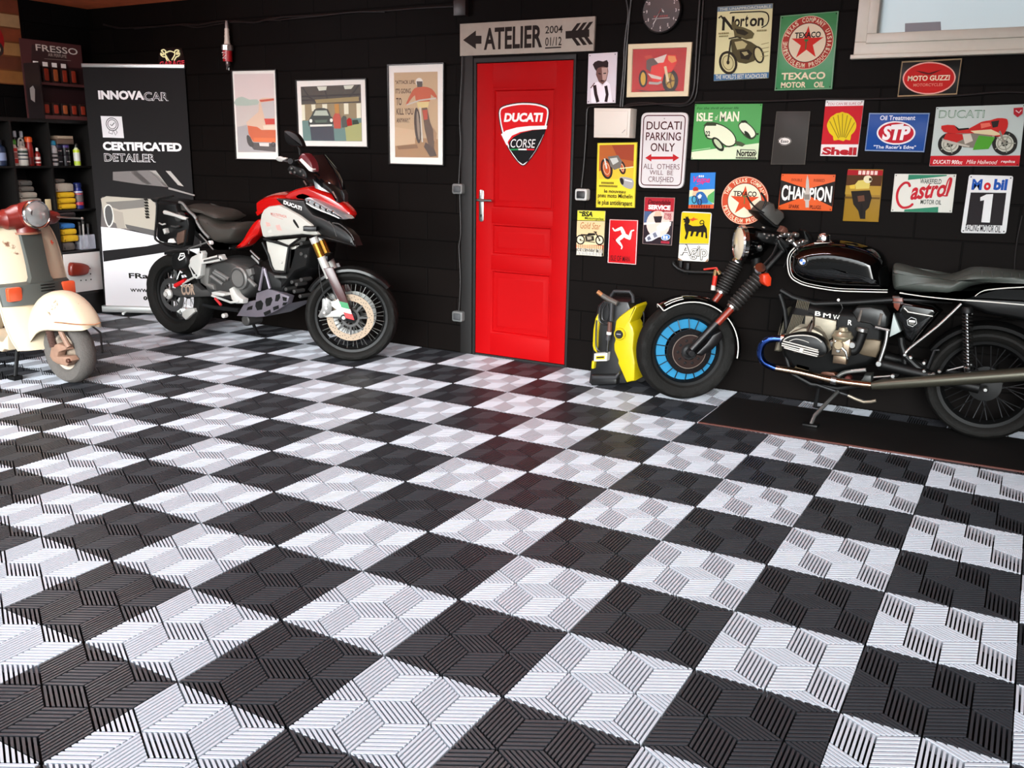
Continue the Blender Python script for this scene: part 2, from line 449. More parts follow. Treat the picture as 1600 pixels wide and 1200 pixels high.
mb = MB((0, Y0)); mb.box(WX0+.105, WZ0+.11, -.03, WX1-.105, WZ1-.105, -.018, FROST); mb.build('pane', so)
mb = MB((0, Y0)); mb.prism([(.329,2.122),(.502,2.122),(.511,2.069),(.334,2.071)], -.016, -.0165+.002, M('8f8f96', .6)); mb.build('pane_reflection', so, sharp=20)  # grey patch paints a reflection onto the pane
# ---------------------------------------------------------------- signs and pictures on the back wall
def P_(h, r=.45): return M(h, r+.1, spec=.12, name='print_'+h)
CR = P_('e6dcc0'); INK = P_('17130f'); WH = P_('e8e6e2'); SHEET = {}
class Sign:
    def __init__(s, name, label, quad, mat, cat='sign', c=.009, rad=0.0, hem=None):
        s.c = c; s.k = 1; s.name = name
        q = ccw(quad); loc = (sum(p[0] for p in q)/len(q), Y0, min(p[1] for p in q))
        mb = MB((0, Y0)); mb.prism(q, .0015, c, mat, .0012)
        s.o = tag(mb.build(name, loc=loc), label, cat, 'tin signs on the back wall' if name == 'metal_sign' else None)
        s.A = MB((0, Y0)); s.T = MB((0, Y0)); s.q = q
    def z(s): s.k += 1; return s.c+s.k*.00025
    def fill(s, poly, h): s.A.flat(poly, s.z(), P_(h) if isinstance(h, str) else h)
    def line(s, pts, w, h, closed=False): s.A.stroke(pts, w, s.z(), P_(h), closed)
    def ring(s, poly, w, h): s.A.stroke(poly, w, s.z(), P_(h), True)
    def txt(s, t, box, h, **k):
        if t[0] != '~': return s.T.text(t, box, s.z(), P_(h), **k)
        n = int(t[1:]); (a0, b0), (a1, b1) = box; z = s.z()      # lettering too small to read in the photo: a row of short marks
        for i in range(n):
            x = a0+(a1-a0)*i/n; s.T.flat([(x, b0), (x+(a1-a0)/n*.72, b0), (x+(a1-a0)/n*.72, b1), (x, b1)], z, P_(h))
    def border(s, d, w, h): s.ring(inset(s.q, d+w/2), w, h)
    def holes(s, d=.012, r=.0035):
        z = s.z()
        for p in inset(s.q, d): s.A.flat(circle(p[0], p[1], r, 10), z, INK)
    def done(s):
        if s.A.f: s.A.build('artwork', s.o)
        if s.T.f: s.T.build('lettering', s.o)
        return s.o
def rad(pts): return math.hypot(pts[0][0]-pts[1][0], pts[0][1]-pts[1][1])

# long direction board above the door
s = Sign('direction_board', 'long grey board with black arrow reading ATELIER above the red door', [(-2.455,2.052),(-1.467,2.048),(-1.463,2.25),(-2.456,2.255)], M('a0968a', .6, noise=.15, scale=20, name='weathered_grey_board'), c=.022)
s.fill([(-2.43,2.152),(-2.329,2.208),(-2.329,2.175),(-2.285,2.173),(-2.285,2.123),(-2.329,2.124),(-2.328,2.091)], '241c19')
s.txt('ATELIER', [(-2.266,2.083),(-1.828,2.219)], '241c19', bold=.03)
s.txt('2004', [(-1.808,2.164),(-1.684,2.209)], '241c19', bold=.01); s.txt('01/12', [(-1.806,2.089),(-1.689,2.141)], '241c19', bold=.01)
s.line([(-1.806,2.077),(-1.691,2.078)], .008, '241c19')
s.fill([(-1.663,2.172),(-1.6,2.173),(-1.499,2.176),(-1.497,2.131),(-1.598,2.128),(-1.661,2.127)], '241c19')
for k in range(3):
    s.fill([(p[0]+.042*k, p[1]+.0015*k) for p in [(-1.622,2.171),(-1.595,2.169),(-1.557,2.216),(-1.584,2.214)]], '241c19')
    s.fill([(p[0]+.042*k, p[1]+.0015*k) for p in [(-1.621,2.133),(-1.594,2.131),(-1.552,2.084),(-1.579,2.082)]], '241c19')
s.done()

# clock
ck = thing('wall_clock', 'round black wall clock under the ceiling between two cables', 'clock', ([(-1.033,2.258),(-1.033,2.258)][0][0], Y0, 2.1))
cc = [(-1.027,2.254),(-.902,2.247)]; cr = rad(cc); (ca, cb) = cc[0]
mb = MB((0, Y0)); mb.lathe(mb.W(ca, cb, .0015), mb.dc, [(cr*.9, 0), (cr, .01), (cr, .035), (cr*.95, .042), (cr*.93, .032), (cr*.93, .03)], M('1b1b1c', .25, name='clock_case'), 40, True); mb.build('case', ck)
mb = MB((0, Y0)); mb.flat(circle(ca, cb, cr*.93, 40), .033, M('3c3839', .5, coat=1.0, name='clock_dial'))
mb.flat([(ca-.02, cb-.015), (ca-.004, cb+.012), (ca+.01, cb-.006), (ca+.004, cb-.006), (ca-.004, cb+.002), (ca-.012, cb-.015)], .0335, P_('7a1f22')); mb.flat([(ca, cb+.01), (ca+.004, cb+.014), (ca+.02, cb-.008), (ca+.012, cb-.008)], .0335, P_('d8d4d0'))
[mb.flat([(ca-.045+.013*i, cb-.034), (ca-.036+.013*i, cb-.034), (ca-.036+.013*i, cb-.024), (ca-.045+.013*i, cb-.024)], .0335, P_('8d4a48')) for i in range(7)]; mb.stroke([(ca-.055, cb-.042), (ca+.055, cb-.04)], .004, .0335, P_('b0a4a0'))
for h in range(12): mb.stroke([(ca+cr*k*math.sin(h*PI/6), cb+cr*k*math.cos(h*PI/6)) for k in (.84, .9)], .004, .0335, P_('e5e0dc'))
mb.build('dial', ck)
mb = MB((0, Y0))
for h in range(1, 13):
    a_ = h*PI/6; x, y = ca+cr*.73*math.sin(a_), cb+cr*.73*math.cos(a_); w = .008 if h < 10 else .014
    mb.text(str(h), ((x-w/2 if h != 1 else x-.002, y-.009), (x+w/2 if h != 1 else x+.002, y+.009)), .0336, P_('e5e0dc'))
mb.build('numerals', ck)
for nm, l, a_, w in (('hour_hand', .05, 215, .007), ('minute_hand', .075, 213, .005)):
    mb = MB((0, Y0)); t = math.radians(a_); mb.stroke([(ca-.012*math.sin(t), cb-.012*math.cos(t)), (ca+l*1.1*math.sin(t), cb+l*1.1*math.cos(t))], w, .036, P_('d8d4d0')); mb.build(nm, ck)

# portrait
s = Sign('metal_sign', 'small pale portrait sign of a man wearing dark braces, right of the door top', [(-1.505,2.033),(-1.31,2.036),(-1.308,1.736),(-1.504,1.733)], P_('d3cbd2', .3))
s.fill([(-1.43,1.865),(-1.402,1.837),(-1.373,1.867),(-1.35,1.848),(-1.328,1.741),(-1.473,1.738),(-1.481,1.827),(-1.456,1.858)], 'eee6ee')
s.fill([(-1.445,1.957),(-1.372,1.958),(-1.364,1.924),(-1.375,1.871),(-1.4,1.847),(-1.427,1.865),(-1.448,1.907)], '6e4e48'); s.fill([(-1.411,1.948),(-1.373,1.948),(-1.368,1.92),(-1.378,1.877),(-1.399,1.863)], 'b3948a')
s.fill([(-1.472,1.968),(-1.46,1.983),(-1.435,1.991),(-1.402,1.984),(-1.377,1.992),(-1.366,1.977),(-1.366,1.95),(-1.376,1.947),(-1.401,1.955),(-1.436,1.947),(-1.447,1.929),(-1.458,1.942)], '2c1f20')
s.fill([(-1.431,1.917),(-1.413,1.913),(-1.413,1.908),(-1.431,1.911)], '180f10'); s.fill([(-1.398,1.916),(-1.378,1.917),(-1.378,1.911),(-1.397,1.91)], '180f10'); s.fill([(-1.418,1.872),(-1.387,1.873),(-1.394,1.865),(-1.411,1.865)], '2a1516')
s.line([(-1.454,1.844),(-1.444,1.792),(-1.427,1.742)], .022, '2a1c1e'); s.line([(-1.377,1.839),(-1.365,1.787),(-1.372,1.743)], .02, '2a1c1e'); s.line([(-1.481,1.827),(-1.453,1.858)], .006, '5e423f')
s.holes(); s.done()

def framed(name, label, q, inner, fmat, mmat, fw, dep=.022, cat='picture'):
    q = ccw(q); loc = (sum(p[0] for p in q)/4, Y0, min(p[1] for p in q))
    t = thing(name, label, cat, loc, 'framed pictures left of the door' if 'of three' in label or 'nearest the door' in label else None)
    mb = MB((0, Y0)); i_ = inset(q, fw)
    mb.loops([[mb.W(a, b, c) for a, b in P] for P, c in ((q, .002), (q, dep-.002), (inset(q, .002), dep), (inset(q, fw-.002), dep), (i_, dep-.003), (i_, dep-.011))], fmat, cap0=True, cap1=False)
    mb.build('frame', t)
    mb = MB((0, Y0)); mb.prism(i_, .003, dep-.011, mmat); mb.build('mount', t)
    s = Sign.__new__(Sign); s.c = dep-.0108; s.k = 0; s.o = t; s.A = MB((0, Y0)); s.T = MB((0, Y0)); s.q = ccw(inner); s.name = name
    gl = MB((0, Y0)); gl.flat(inset(q, fw*.9), dep-.004, GLZ); s.gl = gl
    return s
GLZ = glass('ffffff', .03, .06, 'picture_glass')
def fin(s):
    p = s.A.build('print', s.o)
    if s.T.f: s.T.build('lettering', p)
    s.gl.build('glazing', s.o)
BFR = M('191716', .35, name='black_picture_frame'); MAT = M('e2ddd6', .7, name='white_mount')
# framed red motorcycle
s = framed('framed_picture', 'framed picture of a red motorcycle with gold wheels, under the wall clock', [(-1.235,2.078),(-.83,2.074),(-.834,1.768),(-1.231,1.768)], [(-1.21,2.053),(-.856,2.057),(-.854,1.777),(-1.211,1.777)], M('d8c9a6', .4, name='cream_picture_frame'), P_('b32420'), .03, .02)
s.fill(s.q, 'b01d1c')
w = lambda o, h, wd: s.ring(o, wd, h)
s.fill([(-1.181,1.814),(-1.071,1.801),(-.94,1.81),(-.891,1.797),(-.972,1.794),(-1.138,1.801)], '4a0e10')
s.fill([(-1.108,1.875),(-1.108,1.861),(-1.11,1.848),(-1.115,1.839),(-1.121,1.832),(-1.128,1.83),(-1.135,1.833),(-1.141,1.839),(-1.147,1.849),(-1.151,1.862),(-1.153,1.876),(-1.152,1.889),(-1.15,1.902),(-1.145,1.912),(-1.139,1.918),(-1.133,1.92),(-1.125,1.917),(-1.119,1.911),(-1.113,1.901),(-1.109,1.888)], 'c79d2f'); w([(-1.108,1.875),(-1.108,1.861),(-1.11,1.848),(-1.115,1.839),(-1.121,1.832),(-1.128,1.83),(-1.135,1.833),(-1.141,1.839),(-1.147,1.849),(-1.151,1.862),(-1.153,1.876),(-1.152,1.889),(-1.15,1.902),(-1.145,1.912),(-1.139,1.918),(-1.133,1.92),(-1.125,1.917),(-1.119,1.911),(-1.113,1.901),(-1.109,1.888)], '1c1513', .012)
s.fill([(-.912,1.859),(-.913,1.841),(-.918,1.825),(-.927,1.812),(-.939,1.804),(-.952,1.801),(-.966,1.804),(-.978,1.813),(-.989,1.826),(-.996,1.843),(-1,1.861),(-.999,1.879),(-.993,1.895),(-.984,1.908),(-.973,1.916),(-.959,1.919),(-.946,1.915),(-.933,1.907),(-.922,1.894),(-.915,1.877)], 'b08a34'); w([(-.915,1.859),(-.916,1.842),(-.921,1.826),(-.929,1.814),(-.94,1.806),(-.952,1.804),(-.965,1.807),(-.977,1.815),(-.987,1.828),(-.993,1.844),(-.996,1.861),(-.995,1.878),(-.99,1.894),(-.982,1.906),(-.971,1.913),(-.959,1.916),(-.946,1.913),(-.935,1.904),(-.925,1.892),(-.918,1.876)], '231b18', .022); s.fill([(-.946,1.86),(-.946,1.856),(-.947,1.852),(-.949,1.849),(-.952,1.847),(-.955,1.847),(-.958,1.847),(-.961,1.849),(-.963,1.852),(-.965,1.856),(-.965,1.86),(-.965,1.864),(-.964,1.868),(-.962,1.871),(-.959,1.873),(-.956,1.873),(-.953,1.872),(-.95,1.871),(-.948,1.868),(-.947,1.864)], '2a2320')
for k in range(5): s.line([[(-.956,1.86),(-.956,1.86)][0]]+[[(-.922,1.859),(-.942,1.814),(-.981,1.832),(-.985,1.889),(-.948,1.906)][k]], .006, '5a4218')
s.fill([(-1.114,1.98),(-1.082,1.997),(-1.04,1.981),(-1.037,1.93),(-1.077,1.909),(-1.112,1.932)], '5d4a44'); s.fill([(-1.079,1.946),(-1.031,1.959),(-.989,2.008),(-.927,2.006),(-.916,1.968),(-.947,1.912),(-.995,1.899),(-1.004,1.855),(-1.066,1.857),(-1.085,1.894)], 'd92a20')
s.fill([(-1.065,1.989),(-.985,2.012),(-1.003,1.965),(-1.039,1.963)], 'd9c8bc'); s.fill([(-.977,2.004),(-.932,1.999),(-.92,1.971),(-.95,1.96),(-.975,1.979)], 'e08a4a'); s.fill([(-1.102,1.906),(-1.01,1.881),(-1.013,1.866),(-1.075,1.878)], 'c9bdb2'); s.fill([(-1.132,2.006),(-1.083,2.012),(-1.07,1.993),(-1.115,1.987)], 'c03a28')
s.line([(-.991,1.943),(-.967,1.854)], .016, 'd8c49a'); s.line([(-1.09,1.85),(-1.032,1.845),(-1.008,1.855)], .014, 'a9a29a'); fin(s)

# tall cream poster sign
s = Sign('metal_sign', 'tall cream sign of a racing motorcyclist under large letters Norton', [(-.686,1.852),(-.364,1.861),(-.374,2.26),(-.692,2.26)], P_('d8d3a2', .35))
s.fill([(-.692,2.259),(-.375,2.259),(-.374,2.234),(-.692,2.233)], '6d7f8c'); s.fill([(-.687,1.889),(-.365,1.893),(-.364,1.862),(-.686,1.853)], '3f6b94')
s.txt('THE UNAPPROACHABLE', [(-.679,2.238),(-.383,2.252)], 'cfd3c4', bold=.01); s.txt("THE WORLD'S BEST ROADHOLDER", [(-.675,1.861),(-.373,1.887)], 'd9dccb', bold=.01)
s.txt('N', [(-.657,2.13),(-.587,2.204)], '221c12', bold=.03); s.txt('or', [(-.587,2.145),(-.527,2.189)], '221c12', bold=.03); s.txt('t', [(-.525,2.143),(-.506,2.208)], '221c12', bold=.03); s.txt('on', [(-.497,2.143),(-.417,2.188)], '221c12', bold=.03)
s.line(smooth([(-.613,2.219),(-.604,2.224),(-.507,2.222),(-.434,2.22),(-.401,2.208),(-.39,2.179),(-.399,2.149),(-.427,2.134)], 4, False), .0065, '221c12')
s.line([(-.681,2.198),(-.667,2.209),(-.654,2.193)], .01, '221c12')
s.fill([(-.596,2.176),(-.577,2.168),(-.568,2.15),(-.53,2.141),(-.485,2.122),(-.465,2.104),(-.474,2.08),(-.51,2.075),(-.549,2.09),(-.578,2.085),(-.585,2.12),(-.602,2.152)], '5d5536'); s.fill([(-.582,2.137),(-.529,2.128),(-.498,2.109),(-.519,2.096),(-.565,2.109)], '2b2516')
s.fill([(-.6,2.079),(-.548,2.084),(-.48,2.06),(-.433,2.03),(-.415,1.988),(-.456,1.955),(-.5,1.942),(-.545,1.951),(-.586,1.994)], '4c4529'); s.fill([(-.577,2.064),(-.532,2.069),(-.501,2.05),(-.514,2.027),(-.558,2.021)], 'b5ac7c'); s.fill([(-.543,2.014),(-.491,2.019),(-.467,1.997),(-.486,1.963),(-.532,1.971)], '241e12'); s.fill([(-.531,2.006),(-.501,2.009),(-.489,1.994),(-.511,1.985)], 'a59c70')
for o, wd in (([(-.56,1.959),(-.558,1.946),(-.557,1.934),(-.559,1.922),(-.564,1.912),(-.57,1.903),(-.579,1.897),(-.588,1.894),(-.599,1.894),(-.61,1.896),(-.62,1.902),(-.63,1.91),(-.639,1.92),(-.646,1.931),(-.651,1.944),(-.654,1.957),(-.654,1.969),(-.652,1.981),(-.648,1.991),(-.641,2),(-.633,2.005),(-.623,2.008),(-.612,2.009),(-.601,2.006),(-.591,2.001),(-.581,1.993),(-.572,1.983),(-.565,1.972)], .014), ([(-.407,1.994),(-.404,1.983),(-.403,1.972),(-.404,1.963),(-.407,1.955),(-.411,1.949),(-.417,1.947),(-.423,1.947),(-.43,1.95),(-.438,1.956),(-.444,1.964),(-.45,1.973),(-.455,1.984),(-.458,1.995),(-.459,2.006),(-.458,2.015),(-.456,2.023),(-.451,2.028),(-.446,2.031),(-.439,2.031),(-.432,2.028),(-.424,2.022),(-.418,2.014),(-.412,2.004)], .009)): s.fill(o, 'c9c290'); s.ring(o, wd, '2a2416')
s.ring([(-.576,1.956),(-.574,1.946),(-.574,1.936),(-.577,1.927),(-.581,1.92),(-.587,1.915),(-.594,1.912),(-.602,1.912),(-.61,1.915),(-.618,1.92),(-.625,1.928),(-.631,1.936),(-.635,1.946),(-.637,1.957),(-.637,1.967),(-.635,1.976),(-.631,1.983),(-.625,1.988),(-.617,1.99),(-.609,1.99),(-.601,1.988),(-.593,1.982),(-.586,1.975),(-.58,1.966)], .004, '6a6240'); s.fill([(-.597,1.953),(-.597,1.949),(-.598,1.946),(-.6,1.943),(-.602,1.942),(-.605,1.941),(-.608,1.942),(-.61,1.944),(-.613,1.946),(-.614,1.95),(-.615,1.953),(-.615,1.957),(-.614,1.96),(-.612,1.962),(-.609,1.964),(-.607,1.964),(-.604,1.963),(-.601,1.962),(-.599,1.959),(-.597,1.956)], '2a2416')
s.line([(-.598,2.072),(-.607,1.953)], .01, '2a2416'); s.line([(-.612,2.083),(-.564,2.091),(-.537,2.083)], .007, '2a2416')
for y in (350, 375, 400, 425): s.line([[(-.42,2.044),(-.377,2.052)][0]]+[[(-.42,2.044),(-.377,2.052)][1]] if y == 350 else [(p[0], p[1]-(y-350)*.00088) for p in [(-.416,2.043),(-.375,2.049)]], .003, '8a8258')
s.txt('~6', [(-.674,2.109),(-.611,2.118)], '8a8258'); s.txt('~6', [(-.67,2.094),(-.613,2.102)], '8a8258'); s.txt('~6', [(-.451,2.114),(-.394,2.123)], '8a8258')
s.done()

# green oil sign with star roundel
def roundel(s, c0, r, ringc, inc, starc, lettc, top, bot, tcol='1d1815'):
    a, b = c0
    s.fill(circle(a, b, r, 44), ringc); s.ring(circle(a, b, r*.985, 44), r*.02, lettc); s.fill(circle(a, b, r*.735, 40), tcol); s.fill(circle(a, b, r*.715, 40), inc)
    s.fill(star(a, b-r*.02, r*.66), starc); s.ring(star(a, b-r*.02, r*.66), r*.018, lettc)
    z = s.z()
    s.T.arctext(top, a, b, r*.855, r*.17, *bot[1], z, P_(lettc)); s.T.arctext(bot[0], a, b, r*.855, r*.17, *bot[2], z, P_(lettc), inward=True)
    s.txt('TEXACO', ((a-r*.5, b+r*.18), (a+r*.5, b+r*.4)), tcol, bold=.03)
s = Sign('metal_sign', 'green motor oil sign with red star roundel, left of the window', [(-.326,2.192),(-.011,2.2),(-.007,1.794),(-.325,1.791)], M('2d8048', .35, noise=.12, scale=25, name='worn_green_enamel'))
q_ = [(-.166,2.043),(-.025,2.041)]; roundel(s, q_[0], rad(q_), 'a3352c', 'dccbb0', 'c3271e', 'e0cfb2', 'THE TEXAS COMPANY U.S.A.', ('PETROLEUM PRODUCTS', (-112, 112), (256, 104)))
s.txt('T', [(-.181,2.009),(-.161,2.062)], '2d6a3a', bold=.04); s.txt('TEXACO', [(-.291,1.848),(-.05,1.887)], 'e3d3b5', bold=.03); s.txt('MOTOR', [(-.29,1.805),(-.152,1.836)], 'e3d3b5', bold=.03); s.txt('OIL', [(-.107,1.804),(-.05,1.835)], 'e3d3b5', bold=.03)
s.border(.002, .004, '8fa58f'); s.holes(); s.done()

# black sign with red oval
s = Sign('metal_sign', 'black sign with red oval badge and tan edge directly below the window', [(.335,1.931),(.632,1.937),(.63,1.753),(.333,1.745)], P_('15110f', .25))
s.border(.002, .008, '9a8262'); s.fill([(.61,1.844),(.61,1.831),(.608,1.819),(.602,1.807),(.594,1.796),(.583,1.785),(.569,1.777),(.553,1.769),(.536,1.764),(.517,1.76),(.497,1.758),(.476,1.758),(.456,1.761),(.437,1.765),(.418,1.771),(.401,1.779),(.386,1.788),(.373,1.799),(.364,1.811),(.357,1.823),(.353,1.836),(.352,1.849),(.355,1.862),(.361,1.874),(.37,1.885),(.382,1.895),(.396,1.904),(.412,1.911),(.43,1.917),(.449,1.92),(.469,1.922),(.489,1.921),(.509,1.918),(.528,1.914),(.547,1.908),(.563,1.9),(.577,1.891),(.59,1.88),(.599,1.869),(.606,1.856)], 'e8a69a'); s.fill([(.603,1.844),(.604,1.832),(.602,1.821),(.596,1.81),(.588,1.799),(.578,1.79),(.564,1.782),(.549,1.775),(.533,1.77),(.515,1.766),(.496,1.765),(.476,1.765),(.457,1.767),(.438,1.771),(.421,1.776),(.405,1.784),(.391,1.792),(.379,1.802),(.369,1.813),(.363,1.824),(.359,1.836),(.359,1.848),(.362,1.86),(.367,1.871),(.376,1.882),(.387,1.891),(.4,1.899),(.416,1.905),(.433,1.91),(.451,1.914),(.47,1.915),(.489,1.914),(.508,1.912),(.527,1.908),(.544,1.902),(.559,1.895),(.573,1.887),(.585,1.877),(.594,1.866),(.6,1.855)], 'bf1f1c')
s.txt('MOTO GUZZI', [(.378,1.827),(.582,1.854)], 'ecd9bb', bold=.03); s.txt('MOTORCYCLES', [(.41,1.799),(.552,1.814)], 'e38e7c', bold=.01)
s.fill([(.409,1.88),(.449,1.874),(.478,1.866),(.509,1.875),(.543,1.883),(.517,1.87),(.491,1.858),(.471,1.858),(.442,1.867)], '5c1513'); s.done()

# white parking sign
pk = [(-1.123,1.224),(-1.126,1.676),(-.824,1.675),(-.829,1.228)]
pq = ccw(pk)
def rounded(q, r, n=5):
    out = []
    for i in range(len(q)):
        p0, p1, p2 = Vector(q[i-1]), Vector(q[i]), Vector(q[(i+1) % len(q)])
        a = p1+(p0-p1).normalized()*r; b = p1+(p2-p1).normalized()*r
        for k in range(n+1):
            t = k/n; out.append(tuple(a*(1-t)**2+p1*2*t*(1-t)+b*t*t))
    return out
s = Sign('metal_sign', 'white rounded parking sign with a red double arrow', rounded(pq, .04), P_('d0cbcb', .3), c=.02)
s.ring(rounded(inset(pq, .017), .03), .006, '4c171b')
for t, bx, bo in (('DUCATI', [(-1.088,1.575),(-.862,1.624)], .012), ('PARKING', [(-1.089,1.511),(-.863,1.56)], .012), ('ONLY', [(-1.054,1.446),(-.897,1.496)], .012)): s.txt(t, bx, '44181b', bold=bo)
for t, bx in (('ALL  OTHERS', [(-1.095,1.34),(-.859,1.372)]), ('WILL  BE', [(-1.052,1.306),(-.899,1.333)]), ('CRUSHED', [(-1.058,1.263),(-.893,1.295)])): s.txt(t, bx, '6a4a4c')
s.fill([(-1.086,1.406),(-1.047,1.431),(-1.046,1.415),(-.906,1.417),(-.907,1.433),(-.865,1.41),(-.904,1.387),(-.905,1.401),(-1.045,1.398),(-1.044,1.385)], 'b01f24')
for p in [(-.974,1.64),(-.976,1.256)]: s.fill(circle(p[0], p[1], .004, 10), '8a8080')
s.done()

# green road race sign
s = Sign('metal_sign', 'square green sign of two pale racing motorcycles reading Isle of Man', [(-.791,1.723),(-.387,1.721),(-.39,1.408),(-.795,1.401)], P_('4d9a52', .35))
s.fill([(-.794,1.446),(-.6,1.473),(-.389,1.501),(-.389,1.41),(-.794,1.403)], 'd3dfbe'); s.line([(-.793,1.454),(-.678,1.47)], .004, '9ccf9a')
s.txt('For the thrill of your life', [(-.777,1.688),(-.524,1.706)], '1b4a24', shear=.25); s.txt('ISLE', [(-.775,1.624),(-.676,1.673)], 'e6e6cd', bold=.03); s.txt('of', [(-.662,1.631),(-.644,1.66)], 'e6e6cd', shear=.3); s.txt('MAN', [(-.633,1.623),(-.518,1.679)], 'e6e6cd', bold=.03)
s.fill(smooth([(-.727,1.579),(-.708,1.613),(-.665,1.618),(-.602,1.598),(-.549,1.561),(-.523,1.518),(-.535,1.485),(-.581,1.477),(-.642,1.517),(-.702,1.524)], 3), '2a3420')
s.fill(smooth([(-.722,1.579),(-.704,1.605),(-.665,1.61),(-.605,1.593),(-.554,1.558),(-.53,1.518),(-.54,1.492),(-.582,1.486),(-.639,1.524),(-.698,1.531)], 3), 'dde3c6')
s.fill([(-.731,1.598),(-.709,1.62),(-.65,1.616),(-.652,1.598),(-.695,1.598)], '36402a'); s.fill([(-.614,1.507),(-.606,1.497),(-.6,1.487),(-.595,1.476),(-.594,1.467),(-.595,1.46),(-.598,1.455),(-.604,1.452),(-.612,1.453),(-.622,1.455),(-.632,1.461),(-.642,1.469),(-.652,1.478),(-.66,1.488),(-.666,1.499),(-.671,1.509),(-.672,1.518),(-.671,1.526),(-.667,1.531),(-.661,1.533),(-.653,1.533),(-.644,1.53),(-.634,1.525),(-.624,1.517)], '232a1d'); s.fill([(-.623,1.503),(-.616,1.494),(-.61,1.485),(-.607,1.478),(-.607,1.472),(-.609,1.468),(-.613,1.467),(-.62,1.468),(-.627,1.472),(-.635,1.478),(-.643,1.486),(-.65,1.495),(-.656,1.503),(-.659,1.511),(-.659,1.517),(-.657,1.521),(-.653,1.522),(-.646,1.521),(-.639,1.517),(-.63,1.51)], 'b9c6a4'); s.fill([(-.534,1.514),(-.495,1.507),(-.467,1.493),(-.485,1.48),(-.52,1.487)], '48523a')
s.txt('22', [(-.713,1.539),(-.685,1.568)], '232a1d', bold=.03)
s.fill(smooth([(-.519,1.598),(-.501,1.624),(-.47,1.619),(-.426,1.583),(-.406,1.548),(-.428,1.522),(-.459,1.529),(-.491,1.554)], 3), '39452e'); s.fill(smooth([(-.513,1.596),(-.496,1.616),(-.469,1.611),(-.431,1.58),(-.415,1.55),(-.433,1.532),(-.458,1.542),(-.491,1.565)], 3), 'e2e7cf'); s.fill([(-.505,1.627),(-.478,1.63),(-.462,1.617),(-.496,1.614)], '232a1d'); s.fill([(-.451,1.554),(-.445,1.546),(-.44,1.538),(-.438,1.532),(-.438,1.527),(-.441,1.525),(-.446,1.526),(-.452,1.529),(-.46,1.534),(-.467,1.541),(-.473,1.549),(-.477,1.556),(-.48,1.563),(-.479,1.567),(-.477,1.57),(-.472,1.569),(-.465,1.566),(-.458,1.561)], '232a1d'); s.fill([(-.412,1.555),(-.394,1.558),(-.396,1.544)], '232a1d')
s.txt('Norton', [(-.515,1.425),(-.405,1.463)], '171a12', bold=.03); s.line([(-.495,1.463),(-.408,1.461),(-.398,1.443),(-.409,1.431)], .004, '171a12'); s.txt('~13', [(-.518,1.411),(-.397,1.421)], '171a12')
s.holes(.008, .003); s.done()

# dark sign, its cartoon figure left out
s = Sign('metal_sign', 'dark grey plain sign with small white oval badge between green and red signs', [(-.304,1.678),(-.113,1.677),(-.116,1.385),(-.311,1.381)], P_('35322f', .3)); s.border(.0, .004, '55504a')
s.fill([(-.205,1.513),(-.205,1.508),(-.208,1.504),(-.212,1.499),(-.217,1.496),(-.224,1.493),(-.232,1.491),(-.24,1.49),(-.248,1.491),(-.256,1.492),(-.264,1.495),(-.27,1.499),(-.275,1.503),(-.278,1.508),(-.279,1.513),(-.279,1.518),(-.277,1.523),(-.273,1.527),(-.267,1.531),(-.26,1.534),(-.252,1.535),(-.244,1.536),(-.236,1.535),(-.228,1.534),(-.22,1.531),(-.214,1.528),(-.209,1.523),(-.206,1.518)], 'e2ded8'); s.ring([(-.208,1.513),(-.208,1.509),(-.21,1.505),(-.214,1.501),(-.219,1.498),(-.226,1.495),(-.233,1.494),(-.24,1.493),(-.248,1.494),(-.255,1.495),(-.262,1.497),(-.268,1.5),(-.272,1.504),(-.275,1.508),(-.277,1.513),(-.276,1.517),(-.274,1.522),(-.27,1.525),(-.265,1.529),(-.259,1.531),(-.251,1.533),(-.244,1.533),(-.236,1.533),(-.229,1.531),(-.222,1.529),(-.216,1.526),(-.212,1.522),(-.209,1.518)], .004, '16130f'); s.txt('Esso', [(-.264,1.504),(-.22,1.522)], '16130f', bold=.02); s.done()

# red sign with yellow scallop
s = Sign('metal_sign', 'red sign with a yellow scallop shell above the word Shell', [(-.035,1.736),(.168,1.735),(.163,1.434),(-.037,1.434)], P_('e6e0de', .3))
s.fill([(-.036,1.703),(.167,1.705),(.163,1.499),(-.036,1.497)], 'bd1a26'); s.txt('YOU CAN BE SURE OF', [(-.023,1.709),(.158,1.722)], 'b04a50')
s.fill(smooth([(.029,1.519),(.023,1.542),(.002,1.559),(-.014,1.592),(-.014,1.613),(-.001,1.643),(.014,1.654),(.03,1.665),(.046,1.667),(.059,1.672),(.074,1.667),(.092,1.663),(.108,1.651),(.122,1.639),(.139,1.612),(.141,1.586),(.133,1.565),(.119,1.548),(.117,1.521),(.092,1.525),(.082,1.516),(.055,1.523)], 2), 'dcc01a')
for L in ([(.054,1.53),(-.003,1.623)], [(.059,1.535),(.014,1.645)], [(.066,1.537),(.038,1.656)], [(.073,1.537),(.062,1.663)], [(.08,1.537),(.089,1.654)], [(.086,1.535),(.111,1.64)], [(.092,1.531),(.131,1.616)]): s.line(L, .0045, '8f7a14')
s.txt('Shell', [(-.026,1.44),(.157,1.483)], 'ac1a24', bold=.05); s.holes(.01, .003); s.done()

